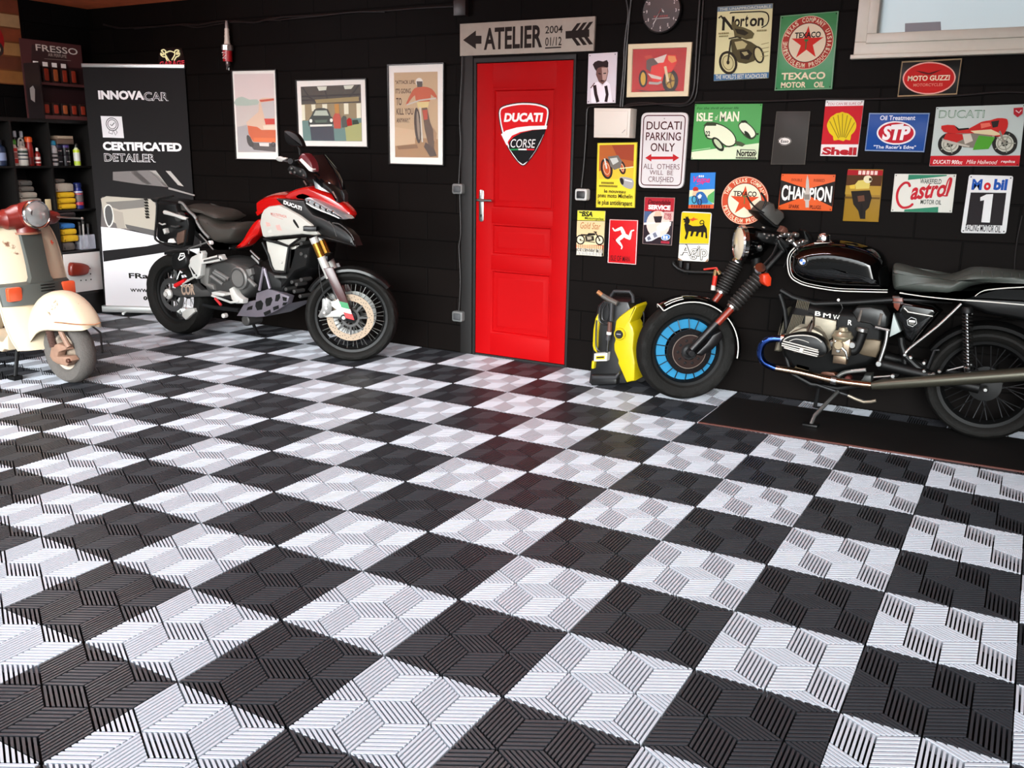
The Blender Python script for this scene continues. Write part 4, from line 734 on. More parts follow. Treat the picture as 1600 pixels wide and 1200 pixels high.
s.fill([(-4.477,1.625),(-4.34,1.705),(-4.325,1.796),(-4.284,1.809),(-4.173,1.805),(-4.173,1.475),(-4.418,1.476),(-4.458,1.543)], 'cfb098'); s.fill([(-4.465,1.601),(-4.361,1.59),(-4.317,1.567),(-4.167,1.567),(-4.173,1.475),(-4.413,1.478),(-4.458,1.537)], 'c2582a'); s.fill([(-4.325,1.793),(-4.17,1.803),(-4.169,1.788),(-4.31,1.778)], 'b8482a'); s.fill([(-4.31,1.773),(-4.169,1.785),(-4.173,1.658),(-4.275,1.653),(-4.291,1.704)], 'b9b2b0'); s.fill([(-4.282,1.653),(-4.173,1.652),(-4.172,1.61),(-4.269,1.608)], 'c03020'); s.fill([(-4.298,1.601),(-4.17,1.603),(-4.17,1.573),(-4.292,1.573)], 'ddc9b4'); s.fill([(-4.403,1.508),(-4.171,1.507),(-4.173,1.473),(-4.405,1.476)], 'd8692f'); s.ring([(-4.181,1.458),(-4.183,1.451),(-4.188,1.446),(-4.195,1.443),(-4.203,1.443),(-4.21,1.446),(-4.215,1.451),(-4.216,1.458),(-4.214,1.464),(-4.209,1.469),(-4.201,1.472),(-4.193,1.472),(-4.187,1.47),(-4.182,1.464)], .008, '2a2422'); s.fill([(-4.348,1.468),(-4.243,1.469),(-4.244,1.442),(-4.342,1.445)], 'd8d2cc'); fin(s)
s = framed('framed_picture', 'nearly square framed picture of a row of vintage cars, middle of three', [(-3.941,1.935),(-3.264,1.93),(-3.259,1.443),(-3.938,1.441)], [(-3.894,1.883),(-3.318,1.888),(-3.319,1.488),(-3.887,1.489)], BFR, MAT, .009)
s.fill(s.q, '8a7a58'); s.fill([(-3.894,1.883),(-3.318,1.888),(-3.318,1.761),(-3.893,1.755)], '3b342a')
for L in ([(-3.874,1.877),(-3.817,1.811),(-3.73,1.76)], [(-3.665,1.882),(-3.626,1.759)], [(-3.335,1.883),(-3.408,1.815),(-3.481,1.763)], [(-3.89,1.812),(-3.32,1.819)], [(-3.891,1.784),(-3.317,1.788)]): s.line(L, .012, '171310')
s.fill([(-3.732,1.88),(-3.636,1.881),(-3.644,1.854),(-3.714,1.851)], 'c9ccbc'); s.fill([(-3.477,1.883),(-3.377,1.884),(-3.406,1.858),(-3.466,1.857)], 'c9ccbc'); s.fill([(-3.758,1.788),(-3.337,1.804),(-3.336,1.772),(-3.745,1.761)], '8d7a4c')
for a_ in ([(-3.889,1.751),(-3.858,1.752),(-3.859,1.64),(-3.89,1.639)], [(-3.793,1.753),(-3.753,1.754),(-3.755,1.706),(-3.79,1.705)], [(-3.686,1.754),(-3.638,1.755),(-3.64,1.721),(-3.684,1.72)], [(-3.478,1.758),(-3.435,1.758),(-3.435,1.682),(-3.477,1.681)], [(-3.36,1.756),(-3.319,1.758),(-3.32,1.649),(-3.359,1.648)]): s.fill(a_, 'd9d6bc')
s.fill([(-3.568,1.753),(-3.525,1.755),(-3.52,1.688),(-3.564,1.686)], 'b07a2c'); s.fill([(-3.89,1.635),(-3.317,1.654),(-3.319,1.489),(-3.886,1.489)], '5a7a74'); s.fill([(-3.813,1.59),(-3.582,1.592),(-3.576,1.491),(-3.803,1.492)], '2a2f3c'); s.fill([(-3.473,1.59),(-3.318,1.622),(-3.319,1.491),(-3.462,1.49)], '9a9c60')
s.fill(smooth([(-3.823,1.64),(-3.794,1.673),(-3.762,1.717),(-3.702,1.727),(-3.631,1.718),(-3.608,1.672),(-3.58,1.645),(-3.586,1.601),(-3.626,1.59),(-3.798,1.59),(-3.825,1.607)], 2), '202a22'); s.fill([(-3.776,1.673),(-3.75,1.709),(-3.643,1.71),(-3.623,1.672)], 'a9b2a2'); s.fill([(-3.813,1.607),(-3.592,1.61),(-3.595,1.596),(-3.81,1.592)], 'd5d5cc'); s.fill([(-3.766,1.64),(-3.639,1.643),(-3.647,1.623),(-3.752,1.621)], '4a5a4a')
for o in ([(-3.786,1.634),(-3.788,1.628),(-3.794,1.623),(-3.801,1.621),(-3.809,1.623),(-3.814,1.628),(-3.816,1.634),(-3.813,1.641),(-3.808,1.646),(-3.8,1.648),(-3.792,1.646),(-3.787,1.641)], [(-3.585,1.638),(-3.587,1.632),(-3.592,1.627),(-3.6,1.625),(-3.607,1.627),(-3.612,1.632),(-3.614,1.638),(-3.612,1.645),(-3.606,1.65),(-3.599,1.651),(-3.592,1.65),(-3.586,1.645)]): s.fill(o, 'e2e2d6')
for P, h in (([(-3.584,1.656),(-3.564,1.688),(-3.52,1.686),(-3.507,1.65),(-3.51,1.579),(-3.575,1.579)], 'b0402a'), ([(-3.503,1.65),(-3.484,1.671),(-3.456,1.666),(-3.447,1.59),(-3.499,1.585)], '3c4038'), ([(-3.454,1.639),(-3.43,1.657),(-3.406,1.646),(-3.401,1.601),(-3.447,1.596)], 'a02c28'), ([(-3.399,1.639),(-3.35,1.642),(-3.336,1.612),(-3.398,1.606)], '3a463c')): s.fill(P, h)
fin(s)
s = framed('framed_picture', 'tall framed poster of a dirt biker in orange jersey, nearest the door', [(-3.071,2.018),(-2.587,2.016),(-2.591,1.326),(-3.072,1.327)], [(-3.018,1.961),(-2.645,1.958),(-2.642,1.382),(-3.018,1.38)], BFR, MAT, .009)
s.fill(s.q, 'b99c78'); s.fill([(-3.018,1.527),(-2.644,1.508),(-2.642,1.382),(-3.018,1.38)], '9c7650'); s.fill([(-3.017,1.59),(-2.838,1.57),(-2.84,1.476),(-3.02,1.458)], 'c2a482'); s.fill([(-3.001,1.458),(-2.826,1.471),(-2.813,1.445),(-2.988,1.434)], '7d5a3a')
for t, bx in (('"ATTACK LIFE,', [(-3.006,1.879),(-2.834,1.908)]), ("IT'S GOING", [(-3.005,1.819),(-2.872,1.853)]), ('TO', [(-3.001,1.739),(-2.952,1.79)]), ('KILL YOU', [(-2.999,1.674),(-2.852,1.719)]), ('ANYWAY."', [(-3,1.62),(-2.88,1.653)])): s.txt(t, bx, '4a3222', bold=.02)
s.fill(smooth([(-2.861,1.832),(-2.822,1.857),(-2.757,1.861),(-2.693,1.845),(-2.652,1.799),(-2.655,1.775),(-2.7,1.809),(-2.713,1.759),(-2.823,1.76),(-2.836,1.806),(-2.882,1.766),(-2.905,1.741),(-2.913,1.751)], 2), 'b5512c'); s.fill([(-2.767,1.891),(-2.77,1.881),(-2.776,1.872),(-2.786,1.866),(-2.798,1.864),(-2.81,1.866),(-2.82,1.872),(-2.827,1.882),(-2.829,1.893),(-2.827,1.904),(-2.82,1.913),(-2.81,1.918),(-2.798,1.92),(-2.786,1.918),(-2.776,1.912),(-2.769,1.902)], 'd9d2c6'); s.fill([(-2.821,1.898),(-2.77,1.896),(-2.773,1.86),(-2.815,1.859)], '4a3f38'); s.line([(-2.909,1.741),(-2.797,1.77),(-2.655,1.783)], .01, 'b9b0a2')
s.fill([(-2.82,1.76),(-2.713,1.762),(-2.726,1.718),(-2.81,1.716)], 'cfb77c'); s.fill(smooth([(-2.786,1.602),(-2.784,1.571),(-2.785,1.541),(-2.787,1.516),(-2.792,1.496),(-2.798,1.483),(-2.805,1.478),(-2.813,1.482),(-2.821,1.494),(-2.828,1.513),(-2.835,1.538),(-2.84,1.568),(-2.843,1.599),(-2.845,1.631),(-2.844,1.66),(-2.841,1.686),(-2.837,1.705),(-2.831,1.718),(-2.824,1.722),(-2.816,1.718),(-2.808,1.707),(-2.801,1.688),(-2.794,1.663),(-2.789,1.634)], 1), '3b2c22'); s.fill([(-2.797,1.601),(-2.795,1.567),(-2.795,1.537),(-2.797,1.515),(-2.799,1.503),(-2.804,1.503),(-2.808,1.514),(-2.813,1.536),(-2.818,1.566),(-2.821,1.6),(-2.823,1.634),(-2.823,1.664),(-2.822,1.686),(-2.819,1.698),(-2.815,1.698),(-2.81,1.687),(-2.805,1.665),(-2.801,1.635)], '8d7a68'); s.fill([(-2.778,1.719),(-2.732,1.722),(-2.707,1.621),(-2.669,1.549),(-2.676,1.446),(-2.722,1.466),(-2.753,1.57)], '5a4434'); s.fill([(-2.771,1.704),(-2.73,1.708),(-2.727,1.642),(-2.759,1.637)], 'b0442a'); s.fill([(-2.747,1.487),(-2.676,1.446),(-2.651,1.395),(-2.709,1.388),(-2.761,1.456)], '4a382c'); s.line([(-2.791,1.724),(-2.774,1.487)], .012, 'c9c0b2'); s.fill([(-2.682,1.59),(-2.65,1.549),(-2.657,1.488),(-2.676,1.498)], 'a3805e')
fin(s)

# door sticker
mb = MB((0, Y0)); SH = [(-1.969,1.749),(-1.871,1.743),(-1.802,1.725),(-1.774,1.702),(-1.774,1.647),(-1.806,1.536),(-1.863,1.433),(-1.922,1.365),(-1.96,1.338),(-2.008,1.368),(-2.078,1.451),(-2.129,1.555),(-2.153,1.649),(-2.153,1.7),(-2.126,1.726),(-2.052,1.742)]
sh = ccw(smooth(SH, 2)); mb.flat(sh, .0092, P_('1c1c1e', .3)); mb.flat(inset(sh, .006), .0094, P_('e8e4e2', .3)); mb.flat(inset(sh, .0165), .0096, P_('c9141a', .3))
st = mb.build('shield_sticker', door)
mb = MB((0, Y0))
mb.flat([(-2.132,1.543),(-2.096,1.568),(-2.012,1.588),(-1.915,1.597),(-1.784,1.6),(-1.788,1.578),(-1.891,1.574),(-1.987,1.558),(-2.048,1.535),(-2.078,1.498),(-2.087,1.47),(-2.094,1.48)], .0099, P_('e8e4e2', .3))
mb.flat([(-2.069,1.453),(-2.07,1.493),(-2.036,1.526),(-1.975,1.554),(-1.89,1.571),(-1.793,1.578),(-1.82,1.524),(-1.869,1.438),(-1.922,1.372),(-1.961,1.35),(-1.998,1.371)], .0101, P_('131315', .3))
for P, h in (([(-2.059,1.449),(-1.997,1.451),(-1.997,1.442),(-2.056,1.439)], '1f8a4a'), ([(-1.997,1.451),(-1.934,1.452),(-1.933,1.442),(-1.997,1.442)], 'e8e4e2'), ([(-1.934,1.452),(-1.873,1.451),(-1.878,1.442),(-1.933,1.442)], 'c01a2a')): mb.flat(P, .0104, P_(h, .3))
mb.build('emblem', st)
mb = MB((0, Y0)); mb.text('DUCATI', [(-2.112,1.623),(-1.815,1.681)], .0104, P_('ece8e6', .3), shear=.15, bold=.05); mb.text('CORSE', [(-2.057,1.458),(-1.867,1.513)], .0104, P_('ece8e6', .3), shear=.2); mb.build('lettering', st)
# ---------------------------------------------------------------- wheels
TYRE = M('100f0d', .7, noise=.2, scale=60, bump=.3, name='tyre_rubber', spec=.2)
def tyre(fr, a, z, R, rr, hw, parent, mat=TYRE, knob=.0, n=96, rows=4, name='tyre'):
    mb = MB(*fr); p = mb.W(a, z, 0); d = mb.dc; x = mb.da; y = mb.db
    prof = [(rr, -hw*.62), (rr+.012, -hw*.86), (rr+(R-rr)*.45, -hw), (R-.022, -hw*.97)]
    k = 2*rows
    for i in range(k+1):
        t = -1+2*i/k; prof.append((R-.016*abs(t)**2.2, hw*.86*t))
    prof += [(R-.022, hw*.97), (rr+(R-rr)*.45, hw), (rr+.012, hw*.86), (rr, hw*.62)]
    L = []
    for j, (r, h) in enumerate(prof):
        ring = []
        for i in range(n):
            t = 2*PI*i/n; q = r
            if knob and 3 <= j <= len(prof)-4:
                ph = (i+(j % 2)*3+abs(j-len(prof)//2)) % 6
                q = r-(knob if ph < 2 else 0)
            ring.append(p+d*h+(x*math.cos(t)+y*math.sin(t))*q)
        L.append(ring)
    mb.loops(L, mat, False, False)
    return mb.build(name, parent, sharp=28)
def rim(fr, a, z, rr, hw, parent, mat, name, hub=.03, hubw=.06, lip=.014):
    mb = MB(*fr); p = mb.W(a, z, 0)
    mb.lathe(p, mb.dc, [(rr-lip, -hw*.6), (rr+.004, -hw*.66), (rr+.004, -hw*.5), (rr-.006, -hw*.42), (rr-.016, 0), (rr-.006, hw*.42), (rr+.004, hw*.5), (rr+.004, hw*.66), (rr-lip, hw*.6), (rr-.024, hw*.3), (rr-.03, 0), (rr-.024, -hw*.3), (rr-lip, -hw*.6)], mat, 56, False)
    return mb.build(name, parent, sharp=40)
def hub(fr, a, z, r, w, parent, mat, name='hub'):
    mb = MB(*fr); mb.lathe(mb.W(a, z, 0), mb.dc, [(.012, -w-.01), (r, -w), (r, -w+.008), (r*.6, -w+.014), (r*.6, w-.014), (r, w-.008), (r, w), (.012, w+.01)], mat, 24); return mb.build(name, parent)
def spokes(fr, a, z, r0, r1, w, n, parent, mat, rad=.0028, cross=.22):
    mb = MB(*fr)
    for i in range(n):
        t = 2*PI*i/n; s = 1 if i % 2 else -1; t2 = t+cross*(1 if (i//2) % 2 else -1)
        mb.rod([(a+r0*math.cos(t2), z+r0*math.sin(t2), w*s), (a+r1*math.cos(t), z+r1*math.sin(t), w*.25*s)], rad, mat, 5)
    return mb.build('spokes', parent)
def disc(fr, a, z, c, r0, r1, parent, mat=STEEL, carrier=None, dots=0):
    mb = MB(*fr); mb.ring(a, z, c-.0025, c+.0025, r0, r1, mat, 48)
    if dots:
        for i in range(dots):
            t = 2*PI*i/dots; r = r0+(r1-r0)*(.3, .7, .5)[i % 3]
            mb.flat(circle(a+r*math.cos(t), z+r*math.sin(t), .0035, 6), c+.0027, DKM)
    o = mb.build('brake_disc', parent)
    if carrier:
        mb = MB(*fr); mb.ring(a, z, c-.003, c+.003, r0*.42, r0*.56, carrier, 24)
        for i in range(8):
            t = 2*PI*i/8; u, v = math.cos(t), math.sin(t)
            mb.prism([(a+u*r0*.5-v*.008, z+v*r0*.5+u*.008), (a+u*r0*.5+v*.008, z+v*r0*.5-u*.008), (a+u*r0*1.04+v*.006, z+v*r0*1.04-u*.006), (a+u*r0*1.04-v*.006, z+v*r0*1.04+u*.006)], c-.0025, c+.004, carrier)
        mb.build('disc_carrier', o)
    return o
def arc_guard(fr, a, z, r, a0, a1, hw, mat, parent, name='mudguard', n=20, th=.004, taper=None, drop=.025):
    """curved mudguard over a wheel, from angle a0 to a1 (degrees)"""
    mb = MB(*fr); L = []
    for i in range(n+1):
        t = math.radians(a0+(a1-a0)*i/n); w = hw*(1 if not taper else 1-taper*max(0, abs(2*i/n-1)-.6)/.4)
        sec = [(-1, -drop), (-.97, -drop*.35), (-.8, -drop*.05), (-.4, .004), (0, .006), (.4, .004), (.8, -drop*.05), (.97, -drop*.35), (1, -drop)]
        ring = [(r+h, w*q) for q, h in sec]+[(r+h-th, w*q*.96) for q, h in sec[::-1]]
        L.append([mb.W(a+q*math.cos(t), z+q*math.sin(t), c) for q, c in ring])
    mb.loops(L, mat)
    return mb.build(name, parent)
# ---------------------------------------------------------------- red and white touring motorcycle
FM = ((0, 2.98), 0); FMF = ((-2.93, 2.95), 31)
mt = thing('touring_motorcycle', 'red and white tall touring motorcycle parked along the wall beside the roll-up banner', 'motorcycle', (-3.8, 2.98, 0))
DRED = M('a00806', .22, coat=.6, name='red_fairing_paint'); DWH = M('aaa8a1', .3, noise=.04, scale=8, name='white_fairing'); DBK = M('0a0a0a', .4, name='matt_black_fairing'); SEATM = M('27231e', .6, bump=.1, scale=200, name='seat_vinyl'); GRY = M('6c6b69', .45, .5, name='grey_casting'); DKG = M('3c3b3a', .5, .4, name='dark_grey_casting'); SILV = M('b9b8b3', .4, .3, name='silver_alloy'); GOLD = M('c08a3a', .25, .9, name='gold_fork_tube'); CLEAR = M('b9bcc0', .08, .6, name='headlamp_glass')
BASH = M('77717a', .4, .6, noise=.08, name='brushed_skid_plate')
# front wheel, turned to full lock
R1 = .318
w = rim(FMF, 0, R1, .248, .045, mt, BLACK, 'front_wheel')
tyre(FMF, 0, R1, R1, .25, .058, w, knob=.006); hub(FMF, 0, R1, .04, .06, w, DKM); spokes(FMF, 0, R1, .042, .236, .05, 40, w, M('5f5f5c', .45, .3, name='spoke_metal'), .0022)
disc(FMF, 0, R1, .072, .115, .16, w, M('8d7c6a', .5, .5, name='brake_disc_steel'), DKG, 60); disc(FMF, 0, R1, -.072, .115, .16, w, STEEL, DKG)
arc_guard(FMF, 0, R1, R1+.02, 38, 148, .07, DBK, mt, 'front_mudguard', taper=.5)
# fork
for c, nm in ((.105, 'fork_leg'), (-.105, 'fork_leg')):
    mb = MB(*FMF); ft = (-.02, .33); tp = (-.225, .86)
    P = lambda t: (ft[0]+(tp[0]-ft[0])*t, ft[1]+(tp[1]-ft[1])*t, c)
    mb.rod([P(0), P(.55)], .02, STEEL, 14); mb.rod([P(.5), P(.76)], .029, SILV, 14)
    f = mb.build(nm, mt)
    mb = MB(*FMF); mb.rod([P(.75), P(1.0)], .0265, GOLD, 14); mb.rod([P(.93), P(1.0)], .0275, SILV, 14); mb.build('gold_tube', f)
    mb = MB(*FMF); o = c+(.024 if c > 0 else -.024)
    G = [(.085, .66), (.02, .67), (.012, .6), (.05, .42), (.085, .36), (.115, .4), (.105, .5)]
    G = [(P(.62)[0]-.012, P(.62)[1]), (P(.62)[0]+.05, P(.62)[1]+.01), (P(.3)[0]+.06, P(.3)[1]), (P(.06)[0]+.055, P(.06)[1]-.0), (P(0)[0]+.01, P(0)[1]+.02), (P(.2)[0]+.0, P(.2)[1])]
    mb.prism(G, o-.004, o+.012, M('3a1414', .3, name='dark_red_fork_guard'), .004); g = mb.build('fork_guard', f)
    if c > 0:
        for t0, t1, hx in ((.13, .21, '1f7a48'), (.07, .13, 'e4e0da'), (-.005, .07, 'b8141a')):
            mb = MB(*FMF); mb.prism([(P(t1)[0]+.0, P(t1)[1]), (P(t1)[0]+.058, P(t1)[1]-.012), (P(t0)[0]+.056, P(t0)[1]-.014), (P(t0)[0], P(t0)[1])], o+.01, o+.0135, M(hx, .3)); mb.build('flag_stripe', g)
    mb = MB(*FMF); q = c+(.012 if c > 0 else -.012)
    mb.prism([(-.136,.435),(-.093,.439),(-.062,.459),(-.021,.412),(.008,.369),(.017,.347),(.001,.332),(-.023,.341),(-.054,.331),(-.121,.33),(-.158,.327),(-.179,.336),(-.169,.348),(-.083,.38),(-.125,.411)] if c > 0 else [(x, z) for x, z in [(-.136,.435),(-.093,.439),(-.062,.459),(-.021,.412),(.008,.369),(.017,.347),(.001,.332),(-.023,.341),(-.054,.331),(-.158,.327),(-.179,.336),(-.083,.38)]], min(c, q)-.012, max(c, q)+.01, SILV, .003); mb.build('fork_foot', f)
    mb = MB(*FMF); mb.prism([(-.177,.451),(-.149,.464),(-.107,.434),(-.116,.353),(-.153,.328),(-.196,.321),(-.211,.333),(-.182,.39)], c-.02, c+.022, GRY, .006); cal = mb.build('brake_caliper', f)
    mb = MB(*FMF)
    for z in (.36, .39, .41): mb.cyl(-.165 if z < .38 else -.15, z, c+.02, c+.03, .008, SILV, 10)
    mb.build('caliper_bolt', cal)
mb = MB(*FMF); mb.cyl(-.035, R1+.01, .1, .14, .022, DKM, 18, .004); mb.cyl(-.035, R1+.01, .139, .144, .011, SILV, 14); mb.build('axle_nut', mt)
mb = MB(*FMF); mb.rod([(-.14, .40, .12), (-.17, .5, .125), (-.19, .6, .11), (-.2, .7, .08)], .004, BLACK, 6, 4); mb.build('brake_hose', mt)
mb = MB(*FMF); mb.box(-.2, .70, -.12, -.13, .74, .12, DKM, .008); mb.box(-.29, .9, -.11, -.2, .93, .11, DKM, .008); mb.build('fork_yoke', mt)
# rear wheel
w = rim(FM, -4.66, .316, .212, .075, mt, BLACK, 'rear_wheel')
tyre(FM, -4.66, .316, .316, .215, .088, w, knob=.004); hub(FM, -4.66, .316, .05, .07, w, DKM); spokes(FM, -4.66, .316, .05, .2, .065, 32, w, STEEL, .0025)
disc(FM, -4.66, .316, .085, .09, .13, w, STEEL, DKG)
mb = MB(*FM); mb.prism([(-4.535,.198),(-4.484,.229),(-4.4,.237),(-4.393,.212),(-4.463,.165),(-4.503,.138),(-4.538,.164)], .06, .11, SILV, .006); mb.build('rear_caliper', mt)
arc_guard(FM, -4.66, .316, .338, 20, 100, .085, DBK, mt, 'rear_hugger')
mb = MB(*FM); mb.prism([(-4.603,.38),(-4.477,.417),(-4.345,.447),(-4.278,.395),(-4.043,.428),(-3.995,.382),(-4.156,.355),(-4.321,.327),(-4.488,.312),(-4.6,.321)], -.16, -.1, DKG, .012); mb.prism([(-4.605,.367),(-4.479,.404),(-4.346,.434),(-4.278,.395),(-4.044,.422),(-4.012,.38),(-4.156,.355),(-4.32,.334),(-4.488,.318),(-4.599,.328)], .09, .14, DKG, .012)
sw = mb.build('swingarm', mt)
mb = MB(*FM); mb.lathe(mb.W(-4.62, .335, .14), mb.dc, [(.03, 0), (.04, .005), (.04, .02), (.03, .03), (.018, .034), (.018, .045)], SILV, 20); mb.build('axle_nut', sw)
mb = MB(*FM); mb.text('COR', [(-4.487,.333),(-4.341,.414)], .1415, M('8f7a6a', .4), bold=.04, fn=lambda a, b: (a, b+(a+4.5)*.12)); mb.build('lettering', sw)
mb = MB(*FM); mb.rod([(p[0], p[1], .15) for p in [(-4.539,.404),(-4.422,.456)]], .016, M('b3161a', .35), 10); mb.rod([(p[0], p[1], .152) for p in [(-4.453,.428),(-4.318,.49)]], .008, SILV, 8); mb.build('brake_reservoir', mt)
# engine
mb = MB(*FM); mb.puff([(-4.235,.576),(-4.052,.655),(-3.94,.647),(-3.799,.614),(-3.723,.559),(-3.71,.455),(-3.817,.372),(-4.01,.329),(-4.186,.338),(-4.242,.41)], 0, .15, .04, DKG); mb.puff([(-3.843,.584),(-3.724,.644),(-3.645,.624),(-3.514,.576),(-3.408,.501),(-3.457,.431),(-3.716,.425),(-3.864,.463)], 0, .13, .03, BLACK)
en = mb.build('engine', mt)
q = [(-3.835,.521),(-3.759,.527),(-3.829,.597)]
mb = MB(*FM); mb.cyl(q[0][0], q[0][1], .12, .19, .082, GRY, 36, .01); mb.ring(q[0][0], q[0][1], .186, .194, .06, .07, DKG, 32); cc_ = mb.build('clutch_cover', en)
mb = MB(*FM); mb.prism([(-4.238,.576),(-4.131,.577),(-4.151,.503),(-4.16,.459),(-4.108,.45),(-4.101,.405),(-4.147,.409),(-4.207,.429),(-4.25,.451),(-4.259,.495)], .1, .17, M('5a5855', .5, .4, name='grey_heat_shield'), .02); mb.build('heat_shield', mt)
mb = MB(*FM)
for P in ([(-4.106,.539),(-3.98,.493)], [(-4.088,.553),(-3.953,.502)], [(-4.135,.512),(-4.017,.459)], [(-3.781,.534),(-3.689,.474)]): mb.rod([(x, z, .16) for x, z in P], .014, GRY, 8)
mb.build('frame_tube', mt)
mb = MB(*FM)
for P in ([(-3.742,.719),(-3.655,.664)], [(-3.736,.683),(-3.666,.634)], [(-3.743,.722),(-3.657,.662)], [(-3.734,.686),(-3.664,.641)]): mb.rod([(x, z, .14) for x, z in P], .007, STEEL, 8)
mb.prism([(-3.803,.583),(-3.733,.597),(-3.724,.555),(-3.773,.518),(-3.812,.532)], .1, .16, GRY, .008); mb.cyl(-4.05, .66, .1, .165, .012, WHITE, 10); mb.build('linkage', mt)
mb = MB(*FM)
for x, z in [(-3.318,.515),(-3.273,.551),(-3.418,.473),(-3.342,.464),(-3.263,.729),(-3.222,.716),(-3.259,.801),(-3.36,.528),(-3.29,.435)]: mb.cyl(x, z, .05, .15, .014, DKG, 8, .003)
mb.prism([(-3.521,.563),(-3.411,.567),(-3.406,.551),(-3.517,.545)], .12, .15, GRY, .003); mb.puff([(-3.483,.771),(-3.159,.807),(-3.21,.627),(-3.319,.586),(-3.411,.496),(-3.492,.438),(-3.493,.606)], 0, .14, .03, BLACK); mb.build('radiator', mt)
# skid plate, its openings only coloured in as raised dark patches
mb = MB(*FM); mb.prism([(-3.922,.233),(-3.831,.341),(-3.723,.368),(-3.71,.421),(-3.593,.46),(-3.516,.45),(-3.394,.424),(-3.419,.37),(-3.502,.32),(-3.641,.255),(-3.732,.241)], .09, .14, BASH, .006); mb.prism([(-3.922,.233),(-3.419,.37),(-3.502,.32),(-3.641,.255),(-3.732,.241)], -.13, .13, BASH, .006)
bp_ = mb.build('skid_plate', mt)
for L in ([(-3.718,.353),(-3.667,.371),(-3.648,.351),(-3.664,.307),(-3.709,.296),(-3.725,.323)], [(-3.617,.388),(-3.565,.403),(-3.557,.385),(-3.58,.345),(-3.617,.333),(-3.626,.362)], [(-3.519,.422),(-3.483,.433),(-3.482,.408),(-3.505,.381),(-3.531,.379)], [(-3.458,.415),(-3.42,.412),(-3.424,.389),(-3.454,.39)], [(-3.647,.283),(-3.582,.311),(-3.578,.29),(-3.637,.263)], [(-3.553,.331),(-3.501,.35),(-3.5,.33),(-3.549,.31)], [(-3.455,.373),(-3.416,.381),(-3.434,.361),(-3.462,.356)], [(-3.8,.307),(-3.753,.324),(-3.761,.298),(-3.814,.286)]):
    mb = MB(*FM); P = ccw(L); mb.loops([[mb.W(a, b, c) for a, b in q] for q, c in ((inset(P, -.002), .1405), (P, .1412), (inset(P, .002), .1405), (inset(P, .004), .1402))], BLACK, False, True); mb.build('opening_patch', bp_)
mb = MB(*FM)
for P in ([(-3.677,.443),(-3.626,.606),(-3.602,.549)], [(-3.574,.464),(-3.615,.602)]): mb.rod([(x, z, .14) for x, z in P], .012, BASH, 8)
mb.build('skid_bracket', mt)
# bodywork
mb = MB(*FM); TK = [(-3.677,1.058),(-3.656,1.087),(-3.578,1.122),(-3.479,1.141),(-3.372,1.137),(-3.288,1.12),(-3.164,1.093),(-3.189,1.014),(-3.337,.992),(-3.489,.985),(-3.665,.953),(-3.677,.985)]; mb.puff(smooth(TK, 3), 0, .17, .05, DRED, 6); tk = mb.build('fuel_tank', mt, sub=1)
mb = MB(*FM); SP = [(-3.604,.951),(-3.6,.903),(-3.628,.845),(-3.687,.809),(-3.759,.755),(-3.841,.732),(-3.846,.746),(-3.779,.795),(-3.728,.856),(-3.662,.924)]; mb.prism(smooth(SP, 3), .1, .18, DRED, .012); mb.build('side_panel', mt)
mb = MB(*FM); NS = [(-3.395,1.108),(-3.328,1.154),(-3.243,1.18),(-3.17,1.19),(-3.119,1.176),(-3.029,1.137),(-2.941,1.075),(-2.898,1.039),(-2.884,1.005),(-2.91,.975),(-2.925,.986),(-3.003,1.037),(-3.093,1.075),(-3.205,1.114),(-3.268,1.093),(-3.332,1.079)]; mb.puff(smooth(NS, 2), .03, .14, .022, DRED, 5, 2.6, (-3.15, -2.95, .3)); ns = mb.build('nose_fairing', mt)
mb = MB(*FM); BK = [(-3.442,1.097),(-3.351,1.1),(-3.184,1.095),(-3.165,1.057),(-3.106,1.006),(-3.026,.987),(-2.927,.953),(-2.83,.913),(-2.782,.873),(-2.771,.847),(-2.757,.819),(-2.794,.819),(-2.931,.844),(-3.067,.875),(-3.13,.937),(-3.231,.991),(-3.396,1.058)]; mb.prism(BK, .11, .19, DBK, .02); mb.puff([(-3.285,1.072),(-3.019,.981),(-2.921,.901),(-2.864,.826),(-3.025,.832),(-3.164,.864),(-3.229,.928)], .05, .07, .01, DBK, 3, 2.0, (-3.2, -2.95, .15)); bk = mb.build('lower_fairing', mt)
mb = MB(*FM); mb.text('DUCATI', [(-3.361,1.064),(-3.199,1.09)], .192, WHITE, shear=.1, bold=.04, fn=lambda a, b, s=[(-3.361,1.064),(-3.211,1.029)]: (a, b+(a-s[0][0])*(s[1][1]-s[0][1])/(s[1][0]-s[0][0]))); mb.build('lettering', bk)
mb = MB(*FM); mb.rod([(x, z, .19) for x, z in [(-2.94,.957),(-2.88,.953),(-2.813,.915),(-2.775,.879),(-2.764,.855)]], .005, DKG, 8, 3); mb.rod([(x, z, .19) for x, z in [(-2.969,.967),(-2.931,.931),(-2.908,.871)]], .004, DKG, 8, 3); mb.build('intake_trim', bk)
mb = MB(*FM); HL = [(-3.193,1.106),(-3.146,1.115),(-3.066,1.088),(-2.977,1.05),(-2.894,1.011),(-2.861,.985),(-2.9,.983),(-2.979,1.005),(-3.069,1.026),(-3.139,1.047),(-3.179,1.076)]; mb.prism(smooth(HL, 2), .06, .172, CLEAR, .012); hl = mb.build('headlamp', ns)
mb = MB(*FM)
for x, z in [(-3.154,1.085),(-3.103,1.071),(-3.053,1.054),(-3.003,1.037),(-2.954,1.024)]: mb.cyl(x, z, .16, .176, .013, CHROME, 14, .003); mb.cyl(x, z, .175, .178, .007, DKM, 10)
mb.stroke(smooth([(-3.175,1.076),(-3.124,1.055),(-3.054,1.033),(-2.965,1.01),(-2.896,.989)], 3, False), .006, .1735, WHITE); mb.build('lamp_element', hl)
